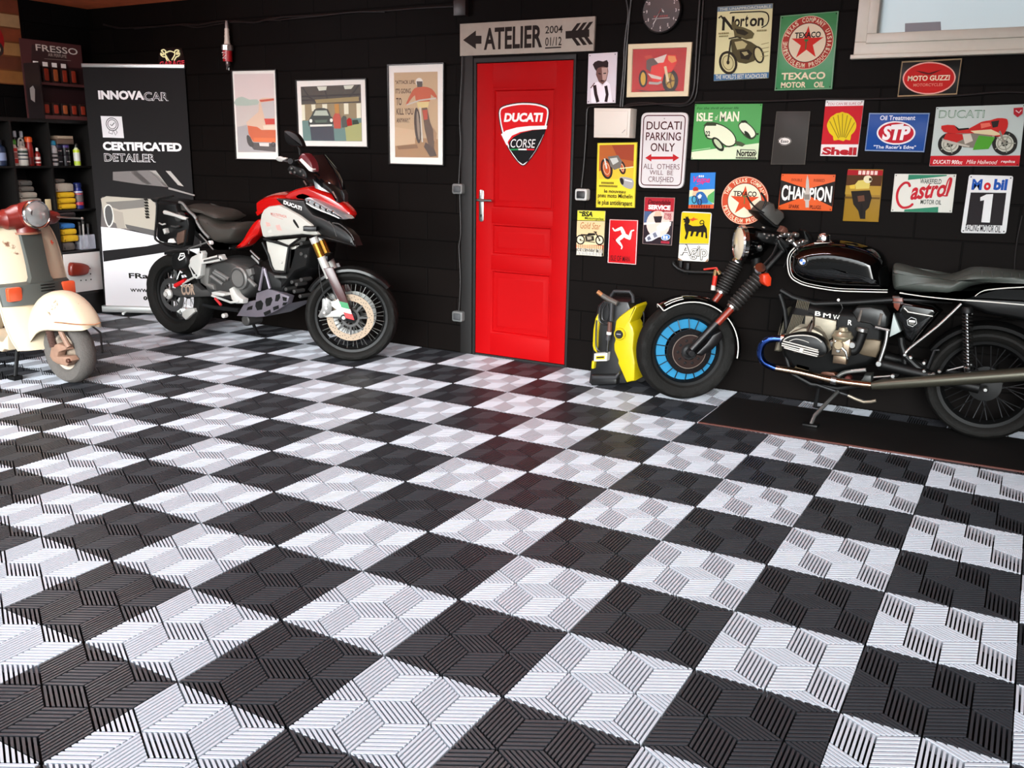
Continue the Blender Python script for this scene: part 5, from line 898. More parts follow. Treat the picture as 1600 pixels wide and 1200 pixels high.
mb = MB(*FM); WP = [(-3.583,.921),(-3.563,.986),(-3.539,1.02),(-3.494,1.043),(-3.398,1.056),(-3.336,1.039),(-3.213,.994),(-3.112,.941),(-3.049,.879),(-3.08,.868),(-3.198,.869),(-3.347,.852),(-3.543,.827),(-3.561,.835)]; mb.prism(WP, .1, .205, DWH, .016); wp = mb.build('white_panel', mt)
mb = MB(*FM); mb.text('MULTISTRADA', [(-3.469,.989),(-3.324,1.007)], .2055, P_('b06a62'), bold=.02, fn=lambda a, b: (a, b-(a+3.5)*.1)); mb.stroke([(-3.464,.983),(-3.358,.961)], .004, .2055, P_('b58f88')); mb.build('lettering', wp)
mb = MB(*FM)
for P, h in (([(-3.521,.937),(-3.483,.931),(-3.474,.912),(-3.512,.906)], 'b98f88'), ([(-3.43,.918),(-3.392,.924),(-3.373,.885),(-3.416,.887)], 'b98f88'), ([(-3.503,.878),(-3.47,.888),(-3.466,.868),(-3.499,.858)], 'a5a59e')): mb.flat(P, .2055, P_(h))
mb.build('decal', wp)
mb = MB(*FM); mb.prism(smooth([(-3.268,.961),(-3.255,.965),(-3.219,.919),(-3.224,.91),(-3.234,.915),(-3.264,.947)], 2), .2, .2065, BLACK); q = [(-3.126,.906),(-3.111,.907)]; mb.cyl(q[0][0], q[0][1], .2, .21, .011, SILV, 14, .003); mb.build('slot', wp)
mb = MB(*FM); LP = [(-3.565,.8),(-3.456,.79),(-3.36,.775),(-3.386,.69),(-3.408,.603),(-3.495,.601),(-3.526,.635),(-3.549,.711)]; mb.prism(LP, .08, .17, DWH, .01); q = [(-3.426,.665),(-3.409,.666)]; mb.cyl(q[0][0], q[0][1], .16, .178, .012, SILV, 14, .003); mb.prism([(-3.362,.77),(-3.311,.783),(-3.322,.725),(-3.366,.615),(-3.39,.613)], .05, .14, DWH, .008); mb.prism([(-3.465,.812),(-3.269,.838),(-3.283,.809),(-3.359,.782)], .08, .165, DWH, .006); mb.build('radiator_shroud', mt)
mb = MB(*FM)
for L in ([(-3.589,.791),(-3.539,.705),(-3.517,.633),(-3.492,.594),(-3.393,.593)], [(-3.576,.814),(-3.356,.849),(-3.187,.866),(-3.084,.864),(-2.923,.843),(-2.756,.819)], [(-3.565,.813),(-3.446,.796),(-3.345,.778),(-3.24,.84)], [(-3.342,.778),(-3.366,.684),(-3.388,.598)]): mb.rod([(x, z, .175) for x, z in L], .009, BLACK, 8)
mb.build('crash_bar', mt)
# screen: a curved sheet swept back at its edges
mb = MB(*FM); SCR = M('101012', .08, name='smoked_screen', spec=.6); L = []
SCL = smooth([(-2.999,1.065),(-3.005,1.172),(-3.04,1.267),(-3.093,1.328),(-3.154,1.392)], 2, False)
for i, (x, z) in enumerate(SCL):
    t = i/8; hw = .135-.02*t-.05*max(0, t-.75)/.25
    L.append([mb.W(x-.12*abs(q)**2, z-.015*abs(q)**2*t, hw*q) for q in [k/5 for k in range(-5, 6)]])
n_ = len(L[0]); V = [v for l in L for v in l]; F = [(j*n_+i, j*n_+i+1, (j+1)*n_+i+1, (j+1)*n_+i) for j in range(8) for i in range(n_-1)]
V2 = [v+Vector((-.006, 0, -.003)) for v in V]; k_ = len(V)
mb.add(V+V2, F+[tuple(k_+i for i in f[::-1]) for f in F]+[(j*n_, (j+1)*n_, k_+(j+1)*n_, k_+j*n_) for j in range(8)]+[(j*n_+n_-1, (j+1)*n_+n_-1, k_+(j+1)*n_+n_-1, k_+j*n_+n_-1) for j in range(8)]+[(8*n_+i, 8*n_+i+1, k_+8*n_+i+1, k_+8*n_+i) for i in range(n_-1)], SCR); mb.build('windscreen', mt)
mb = MB(*FM); mb.puff(smooth([(-3.224,1.277),(-3.117,1.243),(-3.022,1.187),(-2.967,1.116),(-2.969,1.072),(-3.024,1.129),(-3.12,1.17),(-3.218,1.196),(-3.256,1.225)], 2), 0.05, .05, .02, DBK); mb.prism([(-2.949,1.162),(-2.93,1.169),(-2.909,1.142),(-2.909,1.091),(-2.923,1.113)], .06, .1, DKM, .004); mb.rod([(x, z, .1) for x, z in [(-3.005,1.156),(-2.978,1.113)]], .004, STEEL, 6); mb.rod([(x, z, .11) for x, z in [(-3.247,1.219),(-3.224,1.19)]], .006, STEEL, 6); mb.build('dash_cowl', mt)
# handlebar, turned with the wheel
mb = MB(*FM); H0 = (-3.27, 1.2); mb.rod([(-3.5, 1.33, -.33), (-3.36, 1.25, -.12), (H0[0], H0[1]+.03, 0), (-3.2, 1.25, .12), (-3.1, 1.345, .34), (-3.08, 1.35, .4)], .012, BLACK, 10, 3); mb.rod([(H0[0]-.02, 1.08, 0), H0+(0,)], .018, BLACK, 10); hb = mb.build('handlebar', mt)
mb = MB(*FM); mb.rod([(-3.13, 1.33, .29), (-3.08, 1.35, .41)], .018, RUB, 12); mb.build('grip', hb)
mb = MB(*FM); mb.rod([(-3.47, 1.32, -.29), (-3.52, 1.34, -.36)], .018, RUB, 12); mb.build('grip', hb)
mb = MB(*FM); mb.prism(smooth([(-3.153,1.303),(-3.104,1.325),(-3.011,1.306),(-2.985,1.272),(-2.996,1.237),(-3.07,1.256),(-3.136,1.275)], 2), .3, .37, BLACK, .015)
for x, z in [(-3.106,1.304),(-3.079,1.28),(-3.031,1.288),(-3.004,1.264),(-3.117,1.279)]: mb.cyl(x, z, .36, .38, .008, STEEL, 8, .002)
mb.build('switch_cluster', hb)
mb = MB(*FM); mb.rod([(x, z, .38) for x, z in [(-3.17,1.35),(-3.094,1.347),(-3.018,1.357),(-2.983,1.32)]], .005, DKM, 8, 3); mb.prism(smooth([(-3.227,1.368),(-3.192,1.379),(-3.173,1.372),(-3.14,1.371),(-3.136,1.362),(-3.17,1.351),(-3.185,1.345),(-3.218,1.35)], 2), .37, .385, SILV, .004); mb.build('lever', hb)
for nm, P, m, c in (('hand_guard', [(-3.028,1.354),(-3.002,1.395),(-2.965,1.396),(-2.917,1.346),(-2.908,1.301),(-2.915,1.288),(-2.938,1.294),(-2.983,1.327)], M('5a1a20', .3, name='dark_red_guard'), .4),): 
    mb = MB(*FM); mb.prism(smooth(P, 2), .34, c, m, .012); hg = mb.build(nm, hb)
mb = MB(*FM); mb.prism([(-3.012,1.358),(-2.993,1.369),(-2.905,1.305),(-2.914,1.288),(-2.934,1.294)], .37, .405, M('dedad6', .35), .003); mb.build('guard_stripe', hg)
mb = MB(*FM); mb.prism(smooth([(-3.171,1.525),(-3.158,1.539),(-3.111,1.535),(-3.065,1.515),(-3.034,1.484),(-3.017,1.45),(-3.023,1.438),(-3.088,1.441),(-3.14,1.453),(-3.166,1.484)], 3), .33, .365, BLACK, .012); mr_ = mb.build('mirror', hb)
mb = MB(*FM); mb.rod([(x, z, .345) for x, z in [(-3.073,1.447),(-3.059,1.423),(-3.055,1.388)]], .007, BLACK, 8); mb.build('mirror_stem', mr_)
# seat, tail and luggage rack
mb = MB(*FM); mb.puff(smooth([(-4.312,.959),(-4.181,.954),(-4.129,.93),(-4.086,.908),(-4.011,.898),(-3.943,.904),(-3.894,.912),(-3.858,.901),(-3.842,.875),(-3.848,.843),(-3.885,.798),(-3.925,.761),(-4.009,.743),(-4.085,.739),(-4.145,.756),(-4.196,.791),(-4.262,.837),(-4.296,.884)], 2), 0, .16, .05, SEATM); mb.build('rider_seat', mt, sub=1)
mb = MB(*FM); mb.puff(smooth([(-4.491,1.012),(-4.41,1.019),(-4.316,1.014),(-4.208,1.005),(-4.116,.998),(-4.057,.976),(-4.022,.943),(-4.033,.91),(-4.086,.901),(-4.154,.915),(-4.221,.942),(-4.306,.952),(-4.377,.951),(-4.447,.973)], 2), 0, .15, .05, SEATM); mb.build('pillion_seat', mt, sub=1)
mb = MB(*FM); mb.puff([(-4.569,1.013),(-4.457,1.009),(-4.382,.961),(-4.312,.876),(-4.21,.794),(-4.168,.742),(-4.084,.731),(-3.939,.745),(-3.951,.702),(-4.173,.687),(-4.263,.725),(-4.368,.785),(-4.469,.891),(-4.546,.931)], 0, .12, .03, DBK); mb.puff([(-4.792,1.052),(-4.433,1.032),(-4.388,1.006),(-4.568,.982),(-4.746,1.009)], 0, .13, .015, DBK); tl = mb.build('tail_unit', mt)
mb = MB(*FM); mb.prism([(-4.493,.988),(-4.457,.988),(-4.387,.941),(-4.374,.909),(-4.408,.922),(-4.468,.959)], .09, .14, M('4a0c12', .2, coat=.5, name='dark_red_tail_lamp'), .006); mb.rod([(x, z, .142) for x, z in [(-4.446,.985),(-4.402,.949)]], .0035, P_('a0807c'), 6); mb.build('tail_lamp', tl)
mb = MB(*FM); mb.rod([(x, z, .17) for x, z in [(-4.406,1.034),(-4.368,1.024),(-4.31,.973),(-4.251,.938),(-4.232,.896),(-4.184,.84),(-4.119,.79)]], .011, GRY, 8, 3); mb.rod([(x, z, .17) for x, z in [(-4.281,.953),(-4.252,.933),(-4.235,.907)]], .012, STEEL, 8, 3); mb.cyl(-4.115, .755, .15, .18, .016, WHITE, 14, .004); mb.build('grab_rail', mt)
mb = MB(*FM); mb.rod([(x, z, .27) for x, z in [(-4.522,1.033),(-4.537,.941),(-4.557,.853),(-4.576,.781),(-4.559,.752),(-4.465,.727),(-4.347,.721),(-4.276,.728),(-4.259,.756),(-4.235,.816),(-4.213,.881),(-4.22,.926),(-4.254,.935),(-4.353,.954),(-4.462,.971)]], .009, BLACK, 8, 2); mb.rod([(x, z, .26) for x, z in [(-4.534,1.035),(-4.503,1.057),(-4.415,1.069),(-4.359,1.082)]], .008, BLACK, 8, 3); mb.rod([(x, z, .2) for x, z in [(-4.314,.644),(-4.303,.705),(-4.112,.76),(-4.052,.713)]], .006, GRY, 8); mb.rod([(x, z, .2) for x, z in [(-4.183,.817),(-4.105,.76)]], .006, GRY, 8); rk = mb.build('pannier_rack', mt)
mb = MB(*FM); mb.prism([(-4.456,.966),(-4.443,.978),(-4.418,.974),(-4.23,.94),(-4.208,.935),(-4.221,.92),(-4.252,.92),(-4.328,.937),(-4.448,.951)], .265, .285, SILV, .004); mb.build('rack_plate', rk)
mb = MB(*FM); mb.prism([(-4.629,1.015),(-4.428,1.023),(-4.404,.949),(-4.299,.905),(-4.327,.785),(-4.349,.718),(-4.43,.708),(-4.638,.734),(-4.667,.765)], .12, .19, BLACK, .02); mb.prism([(-4.395,.815),(-4.313,.841),(-4.339,.748),(-4.404,.727),(-4.412,.771)], .18, .22, M('5f4a40', .4, .4), .006); mb.cyl(-4.37, .93, .18, .23, .035, DKG, 16, .008); mb.prism([(-4.493,.76),(-4.472,.767),(-4.447,.738),(-4.503,.738)], .19, .222, WHITE, .003); mb.prism([(-4.549,.834),(-4.52,.841),(-4.512,.809),(-4.533,.796)], .19, .222, SILV, .003); mb.rod([(x, z, .225) for x, z in [(-4.446,.861),(-4.398,.858),(-4.358,.866)]], .007, DKG, 8); mb.rod([(x, z, .225) for x, z in [(-4.573,.877),(-4.541,.867),(-4.508,.874)]], .006, SILV, 8); mb.build('case_mount', rk)
mb = MB(*FM); mb.puff(smooth([(-4.453,.663),(-4.369,.684),(-4.307,.666),(-4.285,.618),(-4.303,.572),(-4.365,.541),(-4.439,.536),(-4.469,.586)], 2), .19, .05, .02, BLACK); sl = mb.build('silencer', mt)
mb = MB(*FM); L = [(-4.35,.667),(-4.309,.671),(-4.304,.649),(-4.331,.631),(-4.364,.619),(-4.375,.627),(-4.356,.651)]; mb.stroke(L, .008, .2425, WHITE, True); mb.stroke([(-4.347,.65),(-4.315,.656)], .006, .2425, WHITE); mb.build('emblem', sl)
mb = MB(*FM); mb.prism([(-4.292,.621),(-4.271,.646),(-4.208,.671),(-4.197,.692),(-4.164,.696),(-4.148,.678),(-4.157,.639),(-4.005,.678),(-3.964,.675),(-3.948,.649),(-3.983,.634),(-4.116,.607),(-4.169,.599),(-4.181,.551),(-4.191,.513),(-4.232,.486),(-4.268,.494),(-4.287,.537),(-4.315,.582),(-4.312,.597),(-4.294,.599)], .17, .215, SILV, .008); fp = mb.build('footrest_bracket', mt)
mb = MB(*FM); mb.flat([(-4.289,.578),(-4.264,.558),(-4.232,.523),(-4.255,.521),(-4.278,.551)], .2155, BLACK); mb.flat([(-4.142,.632),(-3.991,.667),(-3.975,.652),(-4.143,.617)], .2155, DKG)
for x, z in [(-4.17,.686),(-3.992,.673),(-3.967,.649),(-4.228,.514)]: mb.flat(circle(x, z, .008, 12), .2157, DKM)
mb.build('cutout', fp)
mb = MB(*FM); mb.prism([(-4.047,.408),(-4.02,.416),(-3.917,.413),(-3.91,.398),(-3.936,.387),(-4.04,.39)], .19, .25, SILV, .006); mb.prism([(-3.921,.437),(-3.885,.455),(-3.847,.406),(-3.815,.385),(-3.782,.375),(-3.789,.344),(-3.861,.337),(-3.901,.364)], .15, .2, SILV, .008); mb.rod([(x, z, .2) for x, z in [(-4.095,.375),(-3.907,.342),(-3.821,.357)]], .009, SILV, 8); mb.rod([(x, z, .21) for x, z in [(-4.053,.36),(-3.996,.315)]], .01, M('a01a1e', .4), 8); mb.cyl(-3.97, .24, .19, .225, .017, SILV, 12, .003); mb.build('footpeg', mt)
mb = MB(*FM); mb.rod([(x, z, .05) for x, z in [(-4.398,.264),(-4.234,.253),(-4.072,.256),(-3.984,.258)]], .016, DKM, 8); mb.rod([(-4.05, .22, -.1), (-4.1, .005, -.24)], .012, DKM, 8); mb.box(-4.16, .0, -.28, -4.05, .012, -.22, DKM, .003); mb.cyl(-3.86, .2, -.02, .12, .04, DKG, 12, .008); mb.build('side_stand', mt)
mb = MB(*FM); mb.rod([(x, z, .0) for x, z in [(-4.705,.49),(-4.678,.386)]], .035, BLACK, 10)
for i in range(6): mb.lathe(mb.W(-4.58+.012*i, .56-.035*i, .04), Vector((.3, 0, -1)), [(.028, 0), (.04, .006), (.028, .012)], DKM, 14)
mb.build('shock_absorber', mt)
# ---------------------------------------------------------------- black classic flat-twin motorcycle
FB = ((0, 3.32), 0); FBF = ((-.635, 3.25), 36)
bm_ = thing('classic_motorcycle', 'black classic flat-twin motorcycle with blue front rim standing below the signs', 'motorcycle', (.15, 3.32, 0))
BLUE = M('17759f', .5, name='blue_wheel_ring'); SEATB = M('3d423d', .5, bump=.08, scale=160, name='black_seat_vinyl'); PIN = P_('d9d6cf', .35); GAI = M('24211f', .6, name='rubber_gaiter'); AMB = M('c8371a', .25, coat=.5, name='amber_lens'); BRWN = M('7a2414', .35, name='amber_reflector'); ALB = M('8b8474', .5, .55, noise=.2, scale=40, name='engine_alloy'); BTNK = M('030303', .06, spec=.4, name='black_tank_paint')
FINM = M('cfccc4', .35, .2, name='polished_fin')
RF = .302; GRD = M('040404', .6, spec=.12, name='dull_black_guard')
w = rim(FBF, 0, RF, .214, .042, bm_, BLACK, 'front_wheel'); tyre(FBF, 0, RF, RF, .215, .05, w, knob=.003, rows=5)
hub(FBF, 0, RF, .05, .05, w, DKM); spokes(FBF, 0, RF, .05, .2, .045, 36, w, DKM, .0028)
mb = MB(*FBF); mb.ring(0, RF, -.006, -.001, .13, .2, BLUE, 48); mb.build('blue_ring', w)
d_ = disc(FBF, 0, RF, .06, .085, .135, w, M('171516', .35, .6, name='dark_disc'), DKM, 48)
mb = MB(*FBF); mb.ring(0, RF, .06, .066, .098, .102, M('a8968a', .3, .7), 40); mb.ring(0, RF, .062, .068, .05, .097, M('2c1c18', .4, .4), 40)
for k in range(10): mb.cyl(.07*math.cos(k*.628), RF+.07*math.sin(k*.628), .066, .072, .009, DKM, 8, .003)
mb.build('disc_bell', d_)
mb = MB(*FBF); mb.cyl(.0, RF, .05, .12, .02, DKM, 16, .004); mb.build('axle_nut', w)
fd = arc_guard(FBF, 0, RF, .325, -8, 124, .068, BTNK, bm_, 'front_mudguard', n=28, drop=.03)
mb = MB(*FBF)
for s_ in (1, -1): mb.rod([((.325-.028)*math.cos(math.radians(t)), RF+(.325-.028)*math.sin(math.radians(t)), .0685*s_) for t in range(-8, 125, 6)], .0035, PIN, 6)
mb.rod([(.298*math.cos(math.radians(124.5)), RF+.298*math.sin(math.radians(124.5)), .068), (.332*math.cos(math.radians(124.5)), RF+.332*math.sin(math.radians(124.5)), .0), (.298*math.cos(math.radians(124.5)), RF+.298*math.sin(math.radians(124.5)), -.068)], .0035, PIN, 6, 4)
for dr in (.003, -.006): mb.rod([((.325+.0+dr)*math.cos(math.radians(t)), RF+(.325+dr)*math.sin(math.radians(t)), .05 if dr > 0 else .066) for t in range(100, 124, 4)], .0025, PIN, 6)
mb.build('pinstripe', fd)
# fork legs with gaiters
def lerp(p, q, t): return tuple(a+(b-a)*t for a, b in zip(p, q))
NB, NT = [(.228,.575),(.392,.769)]; FBm, FT = [(.226,.635),(.308,.804)]
for (bt, tp, c) in ((NB, NT, .1), (FBm, FT, -.1)):
    A_ = (.0, RF+.02); mb = MB(*FBF)
    mb.rod([(A_[0], A_[1], c), (bt[0], bt[1], c)], .023, M('101011', .4, .3), 14); f = mb.build('fork_leg', bm_)
    mb = MB(*FBF); d = Vector((tp[0]-bt[0], tp[1]-bt[1])); L_ = d.length; n = 11; pr = []
    for k in range(n): pr += [(.03, L_*k/n), (.043, L_*(k+.35)/n), (.043, L_*(k+.65)/n)]
    pr.append((.026, L_)); w0 = mb.W(bt[0], bt[1], c); w1 = mb.W(tp[0], tp[1], c)
    mb.lathe(w0, w1-w0, pr, GAI, 18); mb.lathe(w0-(w1-w0).normalized()*.014, w1-w0, [(.026, 0), (.032, .003), (.032, .016), (.026, .018)], STEEL, 18); mb.build('gaiter', f)
    mb = MB(*FBF); e = lerp(tp, (tp[0]+d.x*.9, tp[1]+d.y*.9), 1.0); mb.rod([(tp[0], tp[1], c), (e[0], e[1], c)], .019, BLACK, 12); mb.lathe(w1, w1-w0, [(.026, 0), (.034, .004), (.034, .022), (.03, .028)], STEEL, 18); mb.build('fork_tube', f)
    mb = MB(*FBF); p0 = lerp(A_, bt, .97); p1 = lerp(A_, bt, .62); mb.rod([(p0[0], p0[1], c+.012), (p1[0], p1[1], c+.012)], .0195, BRWN, 12); mb.build('reflector', f)
mb = MB(*FBF); mb.prism([(.083,.362),(.118,.413),(.168,.438),(.184,.4),(.161,.362),(.125,.324),(.063,.286),(.024,.299)], .07, .118, M('161415', .4, .4), .012); mb.build('brake_caliper', bm_)
# headlamp
hc = [(.275,.932),(.267,1.033)]; hr = rad(hc)*.98; (ha, hz) = hc[0]
mb = MB(*FBF); mb.lathe(mb.W(ha, hz, 0), -mb.da, [(.03, -.17), (hr*.5, -.16), (hr*.85, -.12), (hr*.97, -.07), (hr*.97, -.03)], BTNK, 32); mb.lathe(mb.W(ha, hz, 0), -mb.da, [(hr*.97, -.032), (hr*1.04, -.028), (hr*1.04, -.004), (hr*.98, .004), (hr*.93, .0), (hr*.93, -.01)], CHROME, 36, False)
hl = mb.build('headlamp', bm_)
mb = MB(*FBF); mb.lathe(mb.W(ha, hz, 0), -mb.da, [(hr*.94, -.012), (hr*.93, -.002), (hr*.7, .008), (hr*.4, .013), (.0005, .015)], M('d2c9b2', .2, .0, coat=.6, name='lamp_lens'), 36); mb.build('lens', hl)  # cream colour stands in for the bright floor reflected in the lens
mb = MB(*FBF); mb.prism([(ha-.02, hz-.03), (ha-.005, hz+.02), (ha+.01, hz+.01), (ha+.005, hz-.02)], -.03, -.02, DKM); mb.cyl(ha+.09, hz-.02, .05, .11, .018, BLACK, 12, .004); mb.cyl(ha+.085, hz-.01, .1, .118, .012, STEEL, 12, .003); mb.build('lamp_bracket', hl)
# instruments
mb = MB(*FBF); IG = M('3f3d3a', .45, name='grey_instrument_pod')
mb.prism(smooth([(.357,1.118),(.384,1.149),(.414,1.176),(.445,1.164),(.456,1.129),(.474,1.135),(.506,1.114),(.513,1.086),(.48,1.042),(.458,1.041),(.412,1.072),(.366,1.1)], 1), -.08, .07, IG, .015); ins = mb.build('instrument_pod', bm_)
mb = MB(*FBF); mb.prism([(.348,1.123),(.365,1.118),(.458,1.047),(.486,1.039),(.476,1.026),(.448,1.036),(.355,1.107)], -.09, .075, BLACK, .006); mb.build('pod_base', ins)
mb = MB(*FBF); mb.prism([(.349,1.01),(.491,1.001),(.504,.97),(.464,.928),(.376,.948),(.34,.979)], -.12, .1, BLACK, .02); mb.rod([(ha+.13, hz-.24, 0), (ha+.1, hz+.06, 0)], .03, BLACK, 12)
for x, z in [(.377,1.032),(.383,.996),(.411,.988),(.435,.989),(.401,.973),(.465,.979),(.461,.94)]: mb.cyl(x, z, .09, .112, .006, STEEL, 8, .002)
mb.build('fork_yoke', bm_)
# low handlebars
mb = MB(*FBF); gp = [(.467,.982),(.502,.947),(.583,.867)]; yk = [(.452,.982),(.528,.977)]
mb.rod([(yk[0][0], yk[0][1], -.06), (yk[0][0], yk[0][1], .06), (yk[1][0], yk[1][1]+.01, .14), (gp[0][0], gp[0][1], .27)]+[(p[0], p[1], c) for p, c in zip(gp[1:], (.3, .4))], .011, STEEL, 10, 3); mb.rod([(yk[0][0], yk[0][1], -.06), (yk[0][0]-.02, yk[0][1]+.01, -.14), (yk[0][0]+.03, yk[0][1]-.005, -.24)], .011, STEEL, 10, 3); hb = mb.build('handlebar', bm_)
mb = MB(*FBF); mb.rod([(gp[1][0], gp[1][1], .3), (gp[2][0], gp[2][1], .4)], .017, M('2a2a2a', .6), 14); mb.build('grip', hb)
mb = MB(*FBF); mb.rod([(yk[0][0]+.01, yk[0][1], -.18), (yk[0][0]+.03, yk[0][1]-.005, -.24)], .017, M('2a2a2a', .6), 14); mb.build('grip', hb)
mb = MB(*FBF); mb.prism([(.398,1.024),(.416,1.056),(.438,1.044),(.447,1.029),(.436,1.017),(.414,1.019)], .24, .29, M('5f3c30', .4, .4), .006)
for x, z in [(.456,1.008),(.495,1.008),(.472,.976),(.54,.971),(.52,.961),(.432,1.01)]: mb.cyl(x, z, .25, .3, .013, STEEL, 12, .004)
mb.rod([(x, z, .28) for x, z in [(.444,.98),(.494,.955),(.53,.96),(.565,.975)]], .006, STEEL, 8, 3); mb.build('switch_cluster', hb)
mb = MB(*FBF); mb.rod([(x, z, .16) for x, z in [(.241,1.213),(.264,1.179),(.304,1.142),(.349,1.119)]], .005, DKM, 8, 3); mb.rod([(x, z, .14) for x, z in [(.331,1.228),(.361,1.184),(.349,1.143)]], .006, BLACK, 8, 3); mb.build('mirror_stem', hb)
mb = MB(*FBF); mb.prism(smooth([(.569,1.024),(.59,1.029),(.63,.999),(.644,.968),(.643,.933),(.611,.927),(.593,.948),(.583,.988)], 2), .14, .2, BLACK, .015); mb.build('master_cylinder', hb)
mb = MB(*FBF)
for L, r in (([(.449,.977),(.504,.91),(.514,.864),(.497,.812)], .004), ([(.447,.946),(.425,.884),(.382,.832),(.358,.791)], .008), ([(.509,.904),(.479,.935),(.46,.961)], .005), ([(.548,.934),(.52,.883),(.519,.841)], .004)): mb.rod([(x, z, .15) for x, z in L], r, BLACK, 6, 3)
mb.build('control_cable', bm_)
mb = MB(*FBF); mb.prism(smooth([(.45,.967),(.471,.977),(.516,.952),(.529,.926),(.498,.916),(.505,.895),(.488,.905),(.464,.936)], 1), .1, .14, M('2e3030', .4, .3), .008); mb.build('steering_bracket', bm_)
mb = MB(*FBF); mb.prism(smooth([(.36,.778),(.4,.78),(.418,.757),(.418,.709),(.4,.704),(.379,.715),(.364,.734)], 1), .12, .19, AMB, .012); ti = mb.build('turn_signal', bm_)
mb = MB(*FBF); q = [(.373,.778),(.373,.778)]; mb.lathe(mb.W(q[0][0]-.015, q[0][1]+.005, .13), Vector((.3, -.6, .5)), [(.02, 0), (.034, .02), (.036, .04), (.03, .05)], CHROME, 18); mb.build('signal_stem', ti)
# tank
mb = MB(*FB); TKB = [(-.081,.82),(-.086,.874),(-.079,.916),(-.045,.95),(.052,.985),(.173,.995),(.315,.973),(.393,.934),(.426,.869),(.449,.749),(.321,.733),(.18,.728),(.033,.74),(-.044,.769)]; mb.puff(smooth(TKB, 3), 0, .145, .085, BTNK, 7, 2.0); tk = mb.build('fuel_tank', bm_, sub=1)
mb = MB(*FB)
PL_ = [(-.046,.947),(-.069,.917),(-.077,.879),(-.069,.825),(-.053,.789),(-.024,.767),(.041,.746),(.187,.733),(.327,.739),(.451,.747)]
def ins_(P, d): L, R = ribbon(P, d*2); return L, R
sp_ = smooth(PL_, 4, False); La, Ra = ribbon(sp_, .026)
for P, r in ((sp_, .003), (La if sum(z for _, z in La) > sum(z for _, z in Ra) else Ra, .0015)): mb.rod([(x, z, .118) for x, z in P], r, PIN, 6)
mb.rod([(x, z, .075) for x, z in smooth([(.047,.974),(.15,.978),(.253,.964),(.34,.937)], 4, False)], .003, PIN, 6); mb.build('pinstripe', tk)
q = [(.011,.878),(.044,.881)]; r_ = .026
mb = MB(*FB); mb.lathe(mb.W(q[0][0], q[0][1], .125), mb.dc, [(r_, 0), (r_, .026), (r_*.9, .028)], STEEL, 28); e_ = mb.build('roundel', tk)
mb = MB(*FB); mb.ring(q[0][0], q[0][1], .1525, .154, r_*.62, r_*.9, INK, 28)
for k, m in ((0, WH), (1, M('2a5fa8', .4)), (2, WH), (3, M('2a5fa8', .4))): mb.flat([(q[0][0], q[0][1])]+circle(q[0][0], q[0][1], r_*.6, 8, None, k*PI/2, (k+1)*PI/2), .1538, m)
mb.build('emblem', e_)
mb = MB(*FB); q = [(.083,.985),(.075,1.016),(.13,1.02)]; cr_ = .036; mb.lathe(mb.W(q[0][0], q[0][1]-.01, 0), Vector((0, 0, 1)), [(cr_, 0), (cr_*1.12, .004), (cr_*1.12, .01), (cr_, .012), (cr_, .032), (cr_*.9, .042), (cr_*.4, .05), (.001, .051)], CHROME, 24); mb.build('filler_cap', tk)
# seat and tail
mb = MB(*FB); ST = [(.451,.876),(.461,.89),(.519,.881),(.654,.846),(.732,.852),(.796,.885),(.839,.898),(.944,.898),(1.073,.893),(1.158,.886),(1.176,.82),(1.066,.838),(.953,.828),(.867,.813),(.808,.788),(.758,.747),(.666,.745),(.515,.75),(.471,.754),(.453,.82)]; mb.puff(smooth(ST, 2), 0, .14, .045, SEATB, 6); se = mb.build('seat', bm_, sub=1)
mb = MB(*FB)
for L in ([(.464,.862),(.522,.854),(.657,.824),(.735,.828),(.798,.862),(.841,.878)], [(.466,.843),(.524,.833),(.659,.81),(.736,.816),(.792,.842)]): mb.rod([(x, z, .128) for x, z in smooth(L, 3, False)], .0015, DKG, 5)
for x0, z0, x1, z1 in [(a[0], a[1], b[0], b[1]) for a, b in zip([(.483,.865),(.531,.857),(.58,.845),(.628,.834),(.675,.827),(.721,.829),(.875,.893),(.919,.892),(.962,.892),(1.005,.891),(1.04,.89)], [(.491,.835),(.54,.829),(.589,.818),(.636,.812),(.683,.81),(.725,.813),(.883,.859),(.927,.859),(.971,.861),(1.014,.86),(1.048,.859)])]: mb.rod([(x0, z0, .12), (x1, z1, .134)], .002, DKG, 5)
mb.build('quilting', se)
mb = MB(*FB); mb.puff([(.467,.746),(.515,.747),(.667,.743),(.759,.745),(.808,.786),(.868,.809),(.954,.824),(1.066,.832),(1.167,.824),(1.183,.738),(1.078,.743),(.85,.737),(.76,.735),(.517,.73)], 0, .125, .02, BTNK); mb.puff([(.753,.73),(.839,.779),(1.171,.798),(1.191,.711),(1.123,.644),(.926,.665),(.813,.695)], 0, .1, .03, BLACK); tl = mb.build('tail_unit', bm_)
mb = MB(*FB); mb.rod([(x, z, .123) for x, z in [(.51,.75),(.623,.742),(.761,.739),(.922,.741),(1.112,.74)]], .0035, PIN, 6, 3); mb.rod([(x, z, .123) for x, z in [(.861,.764),(.881,.785),(.914,.8),(.999,.817),(1.099,.831)]], .003, PIN, 6, 3); mb.build('pinstripe', tl)
mb = MB(*FB); mb.puff([(.512,.715),(.673,.702),(.723,.672),(.661,.573),(.606,.472),(.55,.508),(.493,.628)], .07, .05, .03, BTNK); sc = mb.build('side_cover', bm_)
